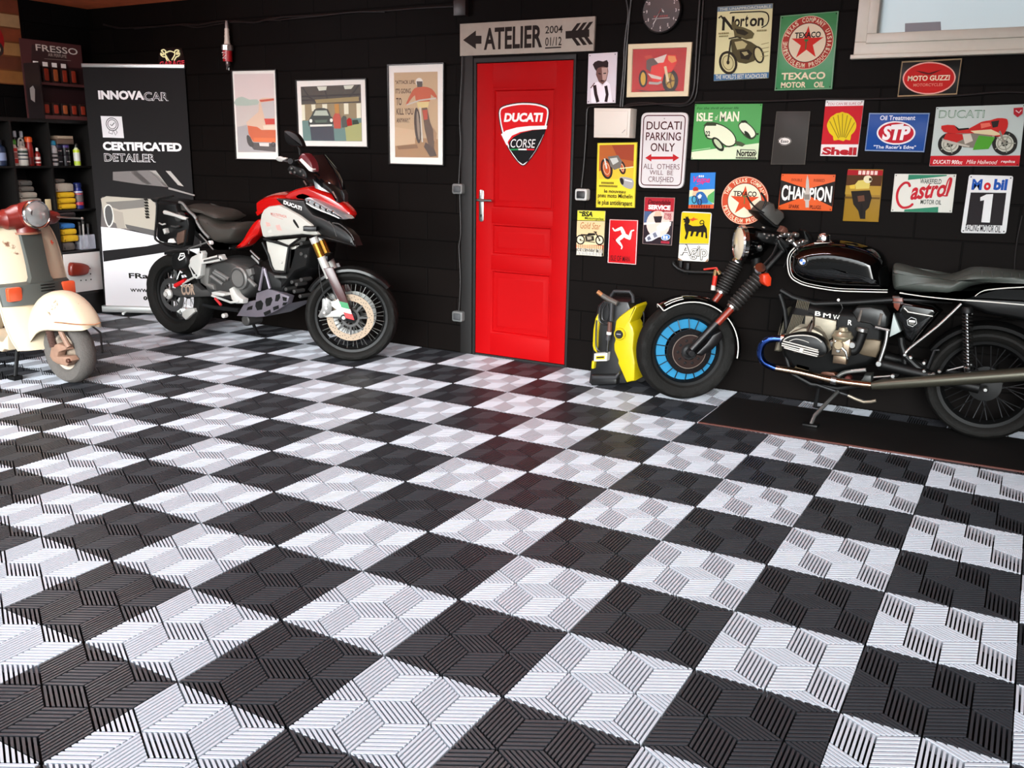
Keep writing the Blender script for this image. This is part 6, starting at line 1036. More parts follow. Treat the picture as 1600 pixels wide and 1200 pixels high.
mb = MB(*FB); mb.rod([(x, z, .12) for x, z in [(.54,.674),(.562,.654),(.681,.643)]], .003, PIN, 6); q = [(.586,.604),(.586,.604)]; mb.ring(q[0][0], q[0][1], .119, .1225, .023, .026, STEEL, 6); mb.stroke([(q[0][0]-.015, q[0][1]+.003), (q[0][0]+.015, q[0][1]+.003)], .011, .121, WH); mb.stroke([(q[0][0]-.012, q[0][1]-.01), (q[0][0]+.012, q[0][1]-.01)], .005, .121, P_('8a8880')); mb.build('badge', sc)
mb = MB(*FB); mb.prism([(.493,.64),(.538,.548),(.487,.513)], .1, .13, M('a3adab', .4, name='pale_grey_panel'), .004); mb.prism([(.477,.72),(.525,.725),(.533,.694),(.543,.654),(.515,.646),(.488,.669)], .06, .11, M('6a3020', .4, name='brown_reservoir'), .006); mb.rod([(x, z, .115) for x, z in [(.478,.725),(.529,.728)]], .006, STEEL, 6); mb.rod([(x, z, .115) for x, z in [(.481,.697),(.532,.701)]], .004, STEEL, 6); mb.build('battery_cover', bm_)
# frame
mb = MB(*FB); 
for L, r, m, c in (([(.804,.719),(.713,.597),(.596,.469),(.567,.429)], .008, STEEL, .11), ([(-.107,.687),(-.072,.601),(-.05,.481)], .014, BLACK, .1), ([(-.108,.706),(.08,.646),(.479,.705),(.759,.726)], .016, BLACK, .08), ([(-.067,.487),(-.012,.244),(.251,.189),(.543,.307),(.568,.429)], .016, BLACK, .08), ([(.541,.514),(.571,.422),(.677,.34)], .018, BLACK, .1)): mb.rod([(x, z, c) for x, z in L], r, m, 10, 2)
mb.build('frame', bm_)
mb = MB(*FB); s0, s1 = [(.832,.709),(.881,.365)]; p0 = mb.W(s0[0], s0[1], .13); p1 = mb.W(s1[0], s1[1], .13); mb.tube([p0, p1], .012, CHROME, 12); mb.lathe(p1, p0-p1, [(.02, 0), (.024, .01), (.024, .04), (.02, .045)], CHROME, 16); mb.lathe(p0, p1-p0, [(.02, 0), (.028, .012), (.028, .03), (.02, .035)], BLACK, 16); sh_ = mb.build('shock_absorber', bm_)
mb = MB(*FB); n = 140; dv = p1-p0; mb.tube([p0+dv*(.1+.78*i/n)+Vector((math.cos(i*.72)*.023, math.sin(i*.72)*.023, 0)) for i in range(n+1)], .004, M('4a4a48', .3, .9), 6); mb.build('spring', sh_)
# engine
mb = MB(*FB); mb.puff([(-.057,.582),(-.018,.663),(.063,.659),(.2,.637),(.288,.64),(.437,.648),(.462,.617),(.47,.497),(.455,.391),(.407,.338),(.269,.284),(.149,.231),(.008,.255),(-.065,.338),(-.09,.421)], 0, .13, .04, M('080808', .6, 0, name='dark_engine_casing', spec=.2)); mb.puff([(-.121,.353),(-.103,.497),(-.071,.604),(-.057,.575),(-.062,.366),(-.084,.351)], 0, .11, .02, M('6f6a5c', .5, .4)); en = mb.build('engine', bm_)
mb = MB(*FB); mb.prism([(.049,.587),(.103,.587),(.216,.575),(.219,.535),(.203,.475),(.172,.457),(.104,.517),(.049,.499)], .08, .145, ALB, .008); mb.prism([(.321,.44),(.364,.492),(.417,.495),(.45,.49),(.45,.444),(.434,.396),(.374,.4),(.318,.416)], .08, .14, M('5c503f', .5, .5, noise=.2), .01); mb.prism([(.012,.276),(.023,.317),(.105,.306),(.1,.263)], .06, .13, M('6a5b44', .5, .5), .008); mb.prism([(.154,.265),(.163,.29),(.231,.287),(.245,.265),(.201,.247)], .06, .13, M('5a3422', .5, .4), .008); mb.build('crankcase', en)
mb = MB(*FB)
for k in range(8):
    t = k/7; a0, b0 = [(-.016,.586),(.041,.583)][0]; a1, b1 = [(-.016,.586),(.041,.583)][1]; x = a0+(a1-a0)*t; z = b0+(b1-b0)*t; mb.rod([(x, z, .135), (x-.028, z-.115, .135)], .0035, M('5c5648', .5, .4), 5)
    a0, b0 = [(-0,.668),(.061,.66)][0]; a1, b1 = [(-0,.668),(.061,.66)][1]; x = a0+(a1-a0)*t; z = b0+(b1-b0)*t; mb.rod([(x, z, .128), (x-.006, z-.045, .128)], .003, M('5c5648', .5, .4), 5)
mb.build('vent_fins', en)
mb = MB(*FB)
for t, bx in (('B', [(.101,.593),(.132,.617)]), ('M', [(.145,.587),(.184,.611)]), ('W', [(.196,.581),(.23,.607)]), ('R', [(.275,.559),(.297,.587)])): mb.text(t, bx, .147, M('d8d6d0', .4, .2), bold=.02)
mb.build('lettering', en)
# near cylinder
mb = MB(*FB); q = [(.081,.468),(.081,.468)][0]
for k in range(8): mb.prism([(q[0]+x*.085*(1-.0*k), q[1]+z*.07) for x, z in ((-1, -.5), (-.6, -1), (.6, -1), (1, -.5), (1, .5), (.6, 1), (-.6, 1), (-1, .5))], .13+.016*k, .137+.016*k, ALB)
mb.puff([(q[0]+x*.07, q[1]+z*.055) for x, z in ((-1, -.6), (-.6, -1), (.6, -1), (1, -.6), (1, .6), (.6, 1), (-.6, 1), (-1, .6))], .19, .08, .01, ALB); cy = mb.build('cylinder', en)
mb = MB(*FB); mb.prism(smooth([(-.018,.481),(.024,.52),(.077,.546),(.132,.547),(.178,.526),(.21,.478),(.225,.44),(.195,.413),(.129,.411),(.044,.424),(-.02,.445)], 1), .25, .305, M('7d7768', .45, .6, noise=.15), .01); mb.build('cylinder_head', cy)
VC = [(-.023,.455),(-.018,.482),(0,.501),(.038,.518),(.092,.531),(.152,.526),(.198,.503),(.22,.471),(.225,.438),(.206,.42),(.18,.409),(.086,.415),(.007,.43),(-.017,.442)]
mb = MB(*FB); mb.prism(smooth(VC, 2), .3, .365, M('040404', .4, spec=.25, name='satin_black_cover'), .018); vc = mb.build('valve_cover', cy)
mb = MB(*FB)
for L in ([(-.007,.476),(.083,.463),(.177,.448)], [(-.012,.463),(.084,.45),(.181,.438)], [(-.012,.452),(.085,.437),(.181,.425)], [(.002,.441),(.086,.427),(.176,.415)]): mb.rod([(x, z, .3655) for x, z in L], .0036, FINM, 6)
mb.rod([(x, z, .364) for x, z in smooth([(-.003,.483),(.029,.505),(.094,.518),(.154,.514),(.191,.492)], 3, False)], .003, FINM, 6); mb.rod([(x, z, .364) for x, z in smooth([(.026,.479),(.058,.494),(.102,.49),(.127,.482)], 3, False)], .002, FINM, 6); q2 = [(.093,.438),(.093,.438)][0]; mb.cyl(q2[0], q2[1], .35, .374, .011, FINM, 14, .003); mb.build('cover_fin', vc)
mb = MB(*FB); mb.prism(smooth([(.092,.51),(.096,.551),(.124,.608),(.128,.6),(.13,.561),(.124,.52),(.109,.504)], 1), .27, .31, M('3a2c22', .5, name='plug_cap'), .01); mb.rod([(x, z, .29) for x, z in [(.124,.601),(.118,.621),(.095,.624)]], .004, BLACK, 6, 3); mb.build('spark_plug_cap', cy)
mb = MB(*FB); q = [(.265,.502),(.265,.502)][0]; mb.lathe(mb.W(q[0], q[1], .2), Vector((0, 0, 1)), [(.04, -.02), (.052, -.006), (.055, 0), (.055, .006), (.05, .01), (.042, .028), (.026, .034), (.02, .05), (.001, .054)], M('b5ab92', .3, .75, name='carburettor_alloy'), 22); q = [(.266,.433),(.266,.433)][0]; mb.box(q[0]-.046, q[1]-.03, .16, q[0]+.046, q[1]+.07, .235, M('8a7a68', .35, .75), .012); mb.cyl(q[0]-.01, q[1]+.03, .225, .25, .026, M('a09078', .35, .7), 18, .005); mb.box(q[0]-.036, q[1]-.075, .165, q[0]+.036, q[1]-.028, .23, M('6a5a4a', .35, .7), .01); mb.rod([(q[0]-.03, q[1]+.05, .24), (q[0]+.03, q[1]+.0, .245), (q[0]+.04, q[1]-.04, .235)], .006, STEEL, 8); mb.cyl(q[0]-.05, q[1]+.03, .19, .225, .016, STEEL, 12, .003); mb.cyl(q[0]+.055, q[1]+.035, .19, .23, .018, STEEL, 12, .003); mb.cyl(q[0]-.01, q[1]-.0, .23, .242, .012, STEEL, 10, .003); cb2 = mb.build('carburettor', en)
mb = MB(*FB); mb.rod([(x, z, .2) for x, z in [(.227,.555),(.229,.59),(.222,.601),(.249,.655),(.224,.693)]], .003, BLACK, 6, 3); mb.ball(mb.W(*[(.224,.696),(.224,.696)][0], .2), .008, WH); mb.rod([(x, z, .17) for x, z in [(.357,.53),(.348,.483),(.332,.435),(.316,.427)]], .026, BLACK, 12, 3); mb.lathe(mb.W(*[(.356,.559),(.356,.559)][0], .17), Vector((-.1, 0, -1)), [(.028, 0), (.031, .004), (.031, .02), (.028, .024)], STEEL, 18); mb.build('intake_pipe', cb2)
mb = MB(*FB); mb.prism(smooth([(.29,.628),(.309,.659),(.378,.668),(.442,.659),(.468,.623),(.468,.566),(.416,.555),(.387,.575),(.323,.58)], 1), .02, .15, M('181918', .4), .015)
for L in ([(.337,.648),(.329,.585)], [(.438,.638),(.431,.575)]): mb.rod([(x, z, .148) for x, z in L], .008, M('8a8078', .3, .8), 8)
mb.build('air_box', en)
mb = MB(*FB); mb.rod([(x, z, .2) for x, z in [(.421,.572),(.492,.561)]], .008, STEEL, 8); mb.rod([(x, z, .2) for x, z in [(.482,.559),(.482,.515),(.475,.458),(.46,.381)]], .01, STEEL, 10, 3); mb.cyl(*[(.46,.381),(.46,.381)][0], .19, .212, .016, STEEL, 14, .003); mb.build('kick_lever', bm_)
# exhaust
mb = MB(*FB); hp_ = [(-.021,.475),(-.089,.467),(-.128,.434),(-.137,.379),(-.115,.332),(-.057,.303),(.074,.292),(.253,.267),(.436,.265)]; BLCH = M('3a5aa8', .15, 1.0, name='heat_blued_chrome')
cs = (.3, .31, .31, .3, .29, .27, .25, .23, .22); pts = [(p[0], p[1], c) for p, c in zip(hp_, cs)]
mb.rod(pts[5:], .0185, M('b5a08a', .15, 1.0, name='header_chrome'), 14, 3); ex = mb.build('exhaust', bm_)
mb = MB(*FB); mb.rod(pts[:6], .0188, BLCH, 14, 4); mb.build('header_bend', ex)
mb = MB(*FB); q = pts[0]; mb.lathe(mb.W(*q)+Vector((-.012, 0, 0)), Vector((1, 0, 0)), [(.02, 0), (.03, .003), (.03, .02), (.02, .024)], CHROME, 18); mb.lathe(mb.W(pts[7][0]-.02, pts[7][1]+.003, pts[7][2]), Vector((1, 0, -.12)), [(.019, 0), (.023, .002), (.023, .03), (.019, .032)], STEEL, 16); mb.build('clamp', ex)
mb = MB(*FB); sl_ = [(.44,.263),(.489,.276),(1.125,.417),(1.332,.464)]; 
mb.tube([mb.W(sl_[0][0], sl_[0][1], .22), mb.W(sl_[1][0], sl_[1][1], .22), mb.W(lerp(sl_[1], sl_[2], .5)[0], lerp(sl_[1], sl_[2], .5)[1], .22), mb.W(sl_[2][0], sl_[2][1], .22), mb.W(sl_[3][0], sl_[3][1], .22)], [.02, .027, .031, .034, .034], M('4c4a40', .35, .7, name='satin_silencer'), 18); mb.build('silencer', ex)
mb = MB(*FB); mb.prism([(.376,.266),(.393,.309),(.43,.314),(.434,.28),(.414,.265)], .12, .2, M('2a2d2a', .5), .01); mb.rod([(x, z, .18) for x, z in [(.244,.264),(.282,.302),(.334,.32),(.398,.335)]], .011, M('8c8c88', .35, .8), 10, 3); mb.cyl(*[(.313,.275),(.313,.275)][0], .15, .2, .018, M('5a2a24', .4, .5), 12, .004); mb.rod([(x, z, .2) for x, z in [(.442,.304),(.534,.325)]], .006, STEEL, 8); mb.cyl(*[(.535,.324),(.535,.324)][0], .19, .21, .012, STEEL, 12, .003); mb.build('footpeg', bm_)
# rear wheel, drive and stand
w = rim(FB, .96, .3, .226, .05, bm_, M('0e0e0e', .5, .3, name='dark_rim', spec=.2), 'rear_wheel'); tyre(FB, .96, .3, .2915, .228, .06, w, knob=.002); hub(FB, .96, .3, .08, .06, w, BLACK); spokes(FB, .96, .3, .08, .212, .05, 36, w, DKM, .0028)
arc_guard(FB, .96, .3, .325, 10, 150, .075, GRD, bm_, 'rear_mudguard')
mb = MB(*FB); mb.rod([(.45, .36, .1), (.94, .3, .12)], .03, BLACK, 12); mb.rod([(.45, .36, -.1), (.94, .3, -.12)], .03, BLACK, 12); mb.rod([(x, z, .13) for x, z in [(.784,.373),(.892,.418)]], .005, STEEL, 8); mb.rod([(x, z, .12) for x, z in [(.688,.371),(.711,.468),(.732,.473)]], .008, DKM, 8); mb.lathe(mb.W(*[(.969,.304),(.969,.304)][0], .12), mb.dc, [(.008, 0), (.014, .004), (.014, .05), (.008, .055)], STEEL, 14)
for x, z in [(.573,.43),(.603,.419),(.674,.355),(.702,.338),(.721,.345),(.747,.363),(.67,.398)]: mb.cyl(x, z, .08, .14, .01, STEEL, 10, .003)
mb.build('swingarm', bm_)
mb = MB(*FB); mb.rod([(x, z, .1) for x, z in [(.137,.2),(.309,.163),(.403,.143)]], .009, DKM, 8); f0, f1 = [(.259,.184),(.17,.08)]; mb.rod([(f0[0], f0[1], .12), (f1[0], .06, .24), (f1[0]-.01, .012, .27)], .011, M('6a6a68', .35, .8), 8); mb.box(f1[0]-.05, .009, .24, f1[0]+.03, .022, .3, BLACK, .003); mb.build('side_stand', bm_)
mb = MB(*FB); mb.rod([(x, z, .2) for x, z in [(.324,.188),(.407,.164),(.467,.181)]], .008, M('8a8070', .4, .6), 8, 2); mb.build('stand_lever', bm_)
mb = MB(*FB); mb.rod([(.12, .2, -.1), (.1, .012, -.13), (.14, .012, -.13)], .011, DKM, 8); mb.build('center_stand', bm_)
# far cylinder
mb = MB(*FB); mb.puff([(.0+x*.08, .42+z*.06) for x, z in ((-1, -.6), (-.6, -1), (.6, -1), (1, -.6), (1, .6), (.6, 1), (-.6, 1), (-1, .6))], -.19, .055, .01, ALB); mb.build('cylinder', en)
# ---------------------------------------------------------------- board under the black motorcycle
mb = MB((0, 0)); BO = M('0d0a09', .5, noise=.2, scale=6, name='black_board'); RBE = M('4a1d12', .6, noise=.2, name='reddish_board_edge')
mb.loops([[Vector((x, y, z)) for x, y in ((-.385, 2.8), (2.1, 2.87), (2.1, 3.42), (-.385, 3.42))] for z in (.0005, .0075)], BO)
o = tag(mb.build('floor_board', loc=(.8, 3.1, 0)), 'thin black board lying on the tiles under the black motorcycle', 'board')
mb = MB((0, 0)); mb.loops([[Vector((x, y, z)) for x, y in ((-.385, 2.789), (2.1, 2.859), (2.1, 2.87), (-.385, 2.8))] for z in (.0005, .008)], RBE); mb.build('edge_strip', o)
# ---------------------------------------------------------------- roll-up banner
FBN = ((-5.906, 3.212), 25.3)
bn = thing('roll_up_banner', 'tall dark and white roll-up banner with a car picture standing in the corner', 'banner', (-5.52, 3.41, 0))
BD = M('0f0c0d', .7, spec=.2, name='dark_banner_sheet'); BW = M('d3d1d4', .5, name='pale_banner_print')
mb = MB(*FBN); mb.box(-.005, .06, -.003, .86, 2.055, 0, BD); sh_ = mb.build('printed_sheet', bn)
mb = MB(*FBN); mb.box(-.015, 0.02, -.05, .87, .075, .05, M('b9bbb9', .35, .6, name='banner_cassette'), .012); mb.rod([(.2, .012, -.09), (.2, .02, .09)], .012, STEEL, 8); mb.rod([(.66, .012, -.09), (.66, .02, .09)], .012, STEEL, 8); mb.build('cassette', bn)
mb = MB(*FBN); mb.box(-.008, 2.05, -.012, .864, 2.08, .012, M('c9c9c9', .3, .7, name='top_rail'), .004); mb.build('top_rail', bn)
mb = MB(*FBN); mb.rod([(.43, .03, -.03), (.43, 2.05, -.02)], .008, STEEL, 8); mb.build('pole', bn)
mb = MB(*FBN); B2 = .0008
mb.flat([(.058,1.005),(.023,.729),(.339,.736),(.575,.672),(.9,.607),(.92,.895),(.512,1)], B2, M('4c4442', .5))
mb.flat([(.026,.753),(.188,.743),(.515,.682),(.888,.65),(.85,.06),(.002,.035)], B2*1.5, BW)
mb.flat([(.022,.549),(.418,.598),(.895,.708),(.887,.592),(.626,.557),(.021,.454)], B2*2, BD)
mb.flat([(.049,.991),(.101,1.013),(.362,1),(.518,.993),(.548,.808),(.486,.691),(.249,.744),(.061,.834)], B2*2.5, M('9a9284', .45)); mb.flat([(.089,.963),(.331,.982),(.429,.996),(.431,.927),(.203,.901),(.115,.928)], B2*3, M('5c5650', .45)); mb.flat([(.245,.78),(.497,.735),(.485,.687),(.257,.744)], B2*3, M('3a3533', .45))
mb.flat(smooth([(.072,.913),(.105,.946),(.138,.928),(.15,.85),(.135,.785),(.098,.748),(.072,.791),(.065,.848)], 2), B2*3.5, M('c9c5bd', .4)); mb.flat(smooth([(.08,.909),(.107,.935),(.132,.918),(.141,.85),(.126,.792),(.099,.762),(.082,.798),(.074,.848)], 2), B2*4, M('2a2626', .4)); mb.flat([(.143,.9),(.231,.88),(.241,.744),(.173,.742),(.153,.821)], B2*3.2, M('8a8176', .45))
for k in range(7): mb.flat([(x, z-.0245*k) for x, z in [(.425,.998),(.458,1.002),(.468,.982),(.435,.979)]], B2*4, INK)
for L, h in (([(.176,1.215),(.42,1.231),(.492,1.234),(.573,1.188),(.65,1.098),(.41,1.116),(.17,1.146)], '5a514f'), ([(.492,1.232),(.552,1.233),(.65,1.098),(.614,1.109)], '8d8680'), ([(.636,1.232),(.678,1.23),(.783,1.106),(.735,1.117)], '9a948e'), ([(.65,1.098),(.874,1.039),(.873,1.028),(.648,1.081)], '7a736f'), ([(.322,1.218),(.383,1.228),(.507,1.118),(.446,1.117)], '807873')): mb.flat(L, B2*2.2, M(h, .45))
mb.build('picture', sh_)
mb = MB(*FBN); q = [(.114,1.667),(.295,1.665),(.299,1.492),(.117,1.495)]; mb.flat(q, B2*2, BW); c_ = [(.207,1.602),(.258,1.603)]; r_ = rad(c_)
mb.stroke(circle(c_[0][0], c_[0][1], r_, 24), .006, B2*3, BD, True); mb.stroke(circle(c_[0][0], c_[0][1], r_*.72, 24), .005, B2*3, BD, True); mb.stroke([(.19,1.602),(.203,1.59),(.228,1.615)], .006, B2*3, BD)
for L in ([(.181,1.558),(.17,1.532),(.202,1.524),(.209,1.551)], [(.214,1.551),(.229,1.514),(.245,1.538),(.233,1.558)]): mb.stroke(L, .005, B2*3, BD, True)
mb.build('emblem', sh_)
mb = MB(*FBN); LW = M('dedbdc', .5); sl = lambda s: (lambda a, b: (a, b))
def slope(box, dz): 
    a0, a1 = box[0][0], box[1][0]
    return lambda a, b: (a, b+dz*(a-a0)/(a1-a0))
for t, bx, bo in (('INNOVA', [(.11,1.799),(.502,1.87)], .05), ('CERTIFICATED', [(.109,1.39),(.79,1.461)], .05)): mb.text(t, bx, B2*3, LW, bold=bo)
for t, bx in (('CAR', [(.499,1.793),(.708,1.862)]), ('DETAILER', [(.112,1.3),(.559,1.366)])): mb.text(t, bx, B2*3, LW, bold=.03); mb.text(t, [(bx[0][0]+.003, bx[0][1]+.004), (bx[1][0]-.003, bx[1][1]-.004)], B2*4, BD, bold=-.005)
mb.text('FRa', [(.236,.317),(.41,.363)], B2*3, INK, bold=.03); mb.text('-r', [(.412,.322),(.504,.366)], B2*3, INK, bold=.03); mb.flat([(.428,.364),(.442,.385),(.453,.369)], B2*3, INK); mb.text('www.fre', [(.238,.198),(.487,.244)], B2*3, INK, bold=.01)
for x, z in [(.368,.146),(.45,.149)]: mb.flat(circle(x, z, .018, 18), B2*3, INK); mb.text('f', ((x-.004, z-.009), (x+.005, z+.01)), B2*4, BW, bold=.03)
mb.stroke([(.395,.302),(.484,.305)], .003, B2*3, P_('8a8a8a')); mb.build('lettering', sh_)

# ---------------------------------------------------------------- cube shelving on the left wall
FL = ((XL, 0), 90); SHM = M('0e0c0b', .45, name='black_brown_shelf')
su = thing('cube_shelf', 'black cube shelving unit against the left wall behind the scooter', 'shelf', (XL+.18, 2.4, 0))
ys = [1.485, 1.84, 2.195, 2.55, 2.87, 3.24]; zs = [.19, .548, .89, 1.245, 1.6]
mb = MB(*FL); mb.box(1.47, .0, .01, 3.255, .19, .33, SHM); mb.build('plinth', su)
for k, z in enumerate(zs): mb = MB(*FL); mb.box(1.47, z-(.0 if k else 0), .01, 3.255, z+.016+(.014 if k == 4 else 0), .36, SHM, .002); mb.build('shelf_board', su)
for y in ys: mb = MB(*FL); mb.box(y-.008, .206, .012, y+.008, 1.6, .358, SHM); mb.build('upright', su)
mb = MB(*FL); mb.box(1.47, .19, .002, 3.255, 1.62, .01, SHM); mb.build('back_panel', su)
mb = MB(*FL); mb.box(2.882, .212, .34, 3.228, .54, .362, M('d6d4d0', .4, name='white_cube_door'), .002); dr_ = mb.build('door', su)
mb = MB(*FL)
for x, z in [(3.118,.403),(3.118,.356),(3.021,.31),(3.069,.307),(3.117,.308)]: mb.cyl(x, z, .3615, .364, .006, BLACK, 12)
mb.build('dot', dr_)
mb = MB(*FL); mb.puff(smooth([(2.908,.467),(2.956,.471),(3.038,.455),(3.082,.427),(3.075,.391),(3.052,.361),(2.967,.355),(2.897,.371)], 3), .395, .03, .02, M('7a2618', .3, noise=.2, name='red_brown_wood')); mb.build('handle', dr_)  # rounded red object, not identified, attached to the door as a handle

def bottle(name, label, a, z, r, h, c, body, cap, band=None, capr=.5, capn='cap', grp='car care bottles on the shelf', cat='bottle', sq=False):
    o = Vector((XL+c, a, z)); mb = MB(*FL)
    pr = [(r*.9, 0), (r, .006), (r, h*.62), (r*.92, h*.7), (r*capr*.8, h*.8), (r*capr*.8, h*.84)]
    mb.lathe(o, (0, 0, 1), pr, M(body, .3), 18); t = tag(mb.build(name, loc=o), label, cat, grp)
    mb = MB(*FL); mb.lathe(o+Vector((0, 0, h*.82)), (0, 0, 1), [(r*capr, 0), (r*capr, h*.14), (r*capr*.8, h*.18)], M(cap, .35), 14); mb.build(capn, t)
    if band:
        for (z0, z1, hx) in band: mb = MB(*FL); mb.lathe(o+Vector((0, 0, h*z0)), (0, 0, 1), [(r*1.015, 0), (r*1.015, h*(z1-z0))], M(hx, .4), 18, False); mb.build('label', t)
    return t
ZB = 1.2615
bottle('spray_bottle', 'dark blue bottle with pale lettering in the cube left of the white jug', 2.49, ZB, .045, .2, .28, '18263e', '10151e', [(.2, .5, '7a8aa8')])
bottle('spray_bottle', 'slim bottle with green cap and red label left of the white jug', 2.6, ZB, .026, .2, .29, 'b9b4ae', '3f8a2a', [(.1, .28, 'b02018'), (.3, .52, '8a5048'), (.55, .68, 'b8241c')], capr=.9)
t = bottle('jug', 'large white jug with dark printed label in the upper shelf cube', 2.672, ZB, .044, .19, .28, 'bdbcb2', '8d8c86', [(.25, .3, '2a3440'), (.4, .46, '2a3440'), (.52, .62, '35443c')], capr=.4)
mb = MB(*FL); mb.rod([(2.65, ZB+.15, .28), (2.655, ZB+.205, .285), (2.685, ZB+.205, .285), (2.695, ZB+.14, .28)], .007, M('a9a8a0', .4), 8, 3); mb.build('jug_handle', t)
bottle('spray_bottle', 'bottle with square orange top right of the white jug', 2.75, ZB, .03, .225, .26, '8a1c16', 'd2541e', [(.05, .3, '5a1210')], capr=1.0)
bottle('spray_bottle', 'small red bottle with white spots at the right of the orange-topped one', 2.81, ZB, .022, .14, .27, '7a1a18', 'd8d4d0', [(.35, .5, 'cfc9c4'), (.15, .22, 'cfc9c4')])
for k, a in enumerate((2.63, 2.705, 2.76)): bottle('spray_bottle', ('dim black bottle with grey cap at the back above the green-capped one', 'black bottle with white cap standing behind the white jug', 'black bottle with white cap at the back behind the orange top')[k], a, ZB, .026, .27, .16, '141416', ('7a7a78', 'c8ccd2', 'd2d6dc')[k])
t = bottle('spray_bottle', 'white bottle with a bright blue tapered top in the cube beside the banner', 2.935, ZB, .034, .2, .29, 'c5c8c8', '2a93b8', [(.12, .2, '22262a'), (.28, .36, '22262a'), (.44, .5, '30363a')], capr=.85)
def crate(name, label, cat, a0, a1, z0, z1, c0, c1, mat, grp=None, bev=.004, part=None):
    mb = MB(*FL); mb.box(a0, z0, c0, a1, z1, c1, mat, bev); o = mb.build(name, loc=(XL+(c0+c1)/2, (a0+a1)/2, z0)); tag(o, label, cat, grp)
    return o
for k, (a, z, hx) in enumerate(((2.99, ZB, '141317'), (3.06, ZB, '17161b'), (2.99, ZB+.086, '16161c'), (3.06, ZB+.086, '141318'))):
    t = tag(None or (lambda o: o)(MB(*FL)) and thing('polish_tub', ('black tub in the lower layer beside the blue-topped bottle', 'black tub in the lower layer beside the lime bottle', 'black tub with dark blue lid, stacked left under the brown pack', 'black tub with purple lid, stacked right under the brown pack')[k], 'tub', (XL+.27, a, z)), None, None, 'black polish tubs stacked on the shelf')
    mb = MB(*FL); mb.lathe(t['_loc'], (0, 0, 1), [(.032, 0), (.033, .005), (.033, .06)], M(hx, .35), 18); mb.build('body', t)
    mb = MB(*FL); mb.lathe(Vector(t['_loc'])+Vector((0, 0, .06)), (0, 0, 1), [(.034, 0), (.034, .02), (.03, .025)], M(('1a1a20', '1c1a22', '252a4a', '4a3a78')[k], .35), 18); mb.build('lid', t)
    mb = MB(*FL); mb.text(('WAX', 'WAX', 'GEL', 'GEL')[k][:0]+'--', ((a-.015, z+.03), (a+.015, z+.036)), .3035, P_('b8b4b8')); mb.build('label', t)
o = crate('cloth_pack', 'brown and cream folded pack lying on the black tubs', 'cloth', 2.96, 3.11, ZB+.1725, ZB+.215, .2, .33, M('5c4a3e', .8), bev=.01)
mb = MB(*FL); mb.box(2.965, ZB+.215, .21, 3.11, ZB+.24, .325, M('a3957f', .8), .008); mb.build('folded_edge', o)
bottle('spray_bottle', 'lime green and white bottle right of the black tubs, next to the banner', 3.15, ZB, .027, .18, .29, 'cfd6a8', '1a1c14', [(.02, .2, 'a9c236'), (.22, .58, 'c9ccc4'), (.6, .72, 'b5cc2c')], capr=.6)
# folded cloths
def cloth(name, label, a0, a1, z, h, hx, grp, c0=.1, c1=.335, lean=0.0):
    mb = MB(*FL); m = M(hx, .85, noise=.12, scale=60, bump=.3); a0 += .012; h *= .9; z += .004; P = [(a0, z+h*.1), (a0+.004, z), (a1-.012, z), (a1, z+h*.25), (a1+.002, z+h*.6), (a1-.014, z+h), (a0+.01, z+h), (a0, z+h*.8)]
    mb.prism(smooth(P, 2), c0, c1, m, .012); o = mb.build(name, loc=(XL+.25, (a0+a1)/2, z)); return tag(o, label, 'cloth', grp)
ZC2 = .9065; gl = ['lowest grey folded cloth behind the scooter headlamp', 'second grey folded cloth up behind the scooter headlamp', 'third grey folded cloth up, pale edged, behind the scooter headlamp', 'fourth grey folded cloth, crumpled dark one above the pale edged ones', 'topmost dark grey crumpled cloth of the grey stack']
for k, (hx, h, w) in enumerate((('8a8478', .05, 2.78), ('9a9488', .05, 2.76), ('8f8a7e', .05, 2.73), ('55524c', .045, 2.71), ('4a4844', .045, 2.7))): cloth('folded_cloth', gl[k], 2.572, w, ZC2+sum((.05, .05, .05, .045, .045)[:k])+.0005*k, h, hx, 'grey folded cloths in the shelf cube')
o = crate('paper_tag', 'cream card tag leaning at the right of the grey folded cloths', 'tag', 2.795, 2.845, ZC2, ZC2+.09, .325, .329, M('c2b088', .7), bev=.001)
yl = ['bottom yellow folded cloth under the grey towel', 'middle yellow folded cloth under the grey towel', 'top yellow folded cloth directly under the grey towel']
for k in range(3): cloth('folded_cloth', yl[k], 2.9, 3.07-.005*(k == 2), ZC2+.0465*k+.0005*k, .046, 'd6ab12', 'yellow folded cloths in the shelf cube')
cloth('folded_towel', 'pale grey folded towel on the yellow cloths', 2.885, 3.06, ZC2+.1415, .075, 'a29a8c', None); cloth('folded_cloth', 'small dark grey cloth on top of the pale grey towel', 2.895, 2.99, ZC2+.2175, .03, '5a5650', None)
bottle('aerosol_can', 'blue aerosol can with red base right of the yellow cloths', 3.125, ZC2, .04, .215, .29, '182a78', '142056', [(.02, .12, '14205a'), (.14, .26, 'a83038'), (.28, .52, '5e5a58'), (.54, .6, 'b8584a'), (.63, .67, 'd0d0d4')], capr=.85, grp=None, cat='can')
ZD = .5645
cloth('folded_cloth', 'crumpled grey rag at the bottom of the cube with the clear bin', 2.9, 3.02, ZD, .07, '5c5650', None); cloth('folded_cloth', 'yellow cloth lying over the grey rag left of the clear bin', 2.91, 3.06, ZD+.0705, .06, 'cfa414', None); cloth('folded_cloth', 'second yellow cloth with pinkish edge above the other', 2.905, 3.05, ZD+.131, .05, 'd4a916', None); cloth('folded_cloth', 'blue folded cloth on top of the yellow ones', 2.9, 3.04, ZD+.1815, .045, '2d6cac', None)
bi = thing('clear_bin', 'clear plastic bin holding brushes beside the banner', 'bin', (XL+.29, 3.14, ZD)); CP = glass('c9ccd8', .1, .35, 'clear_bin_plastic')
mb = MB(*FL); 
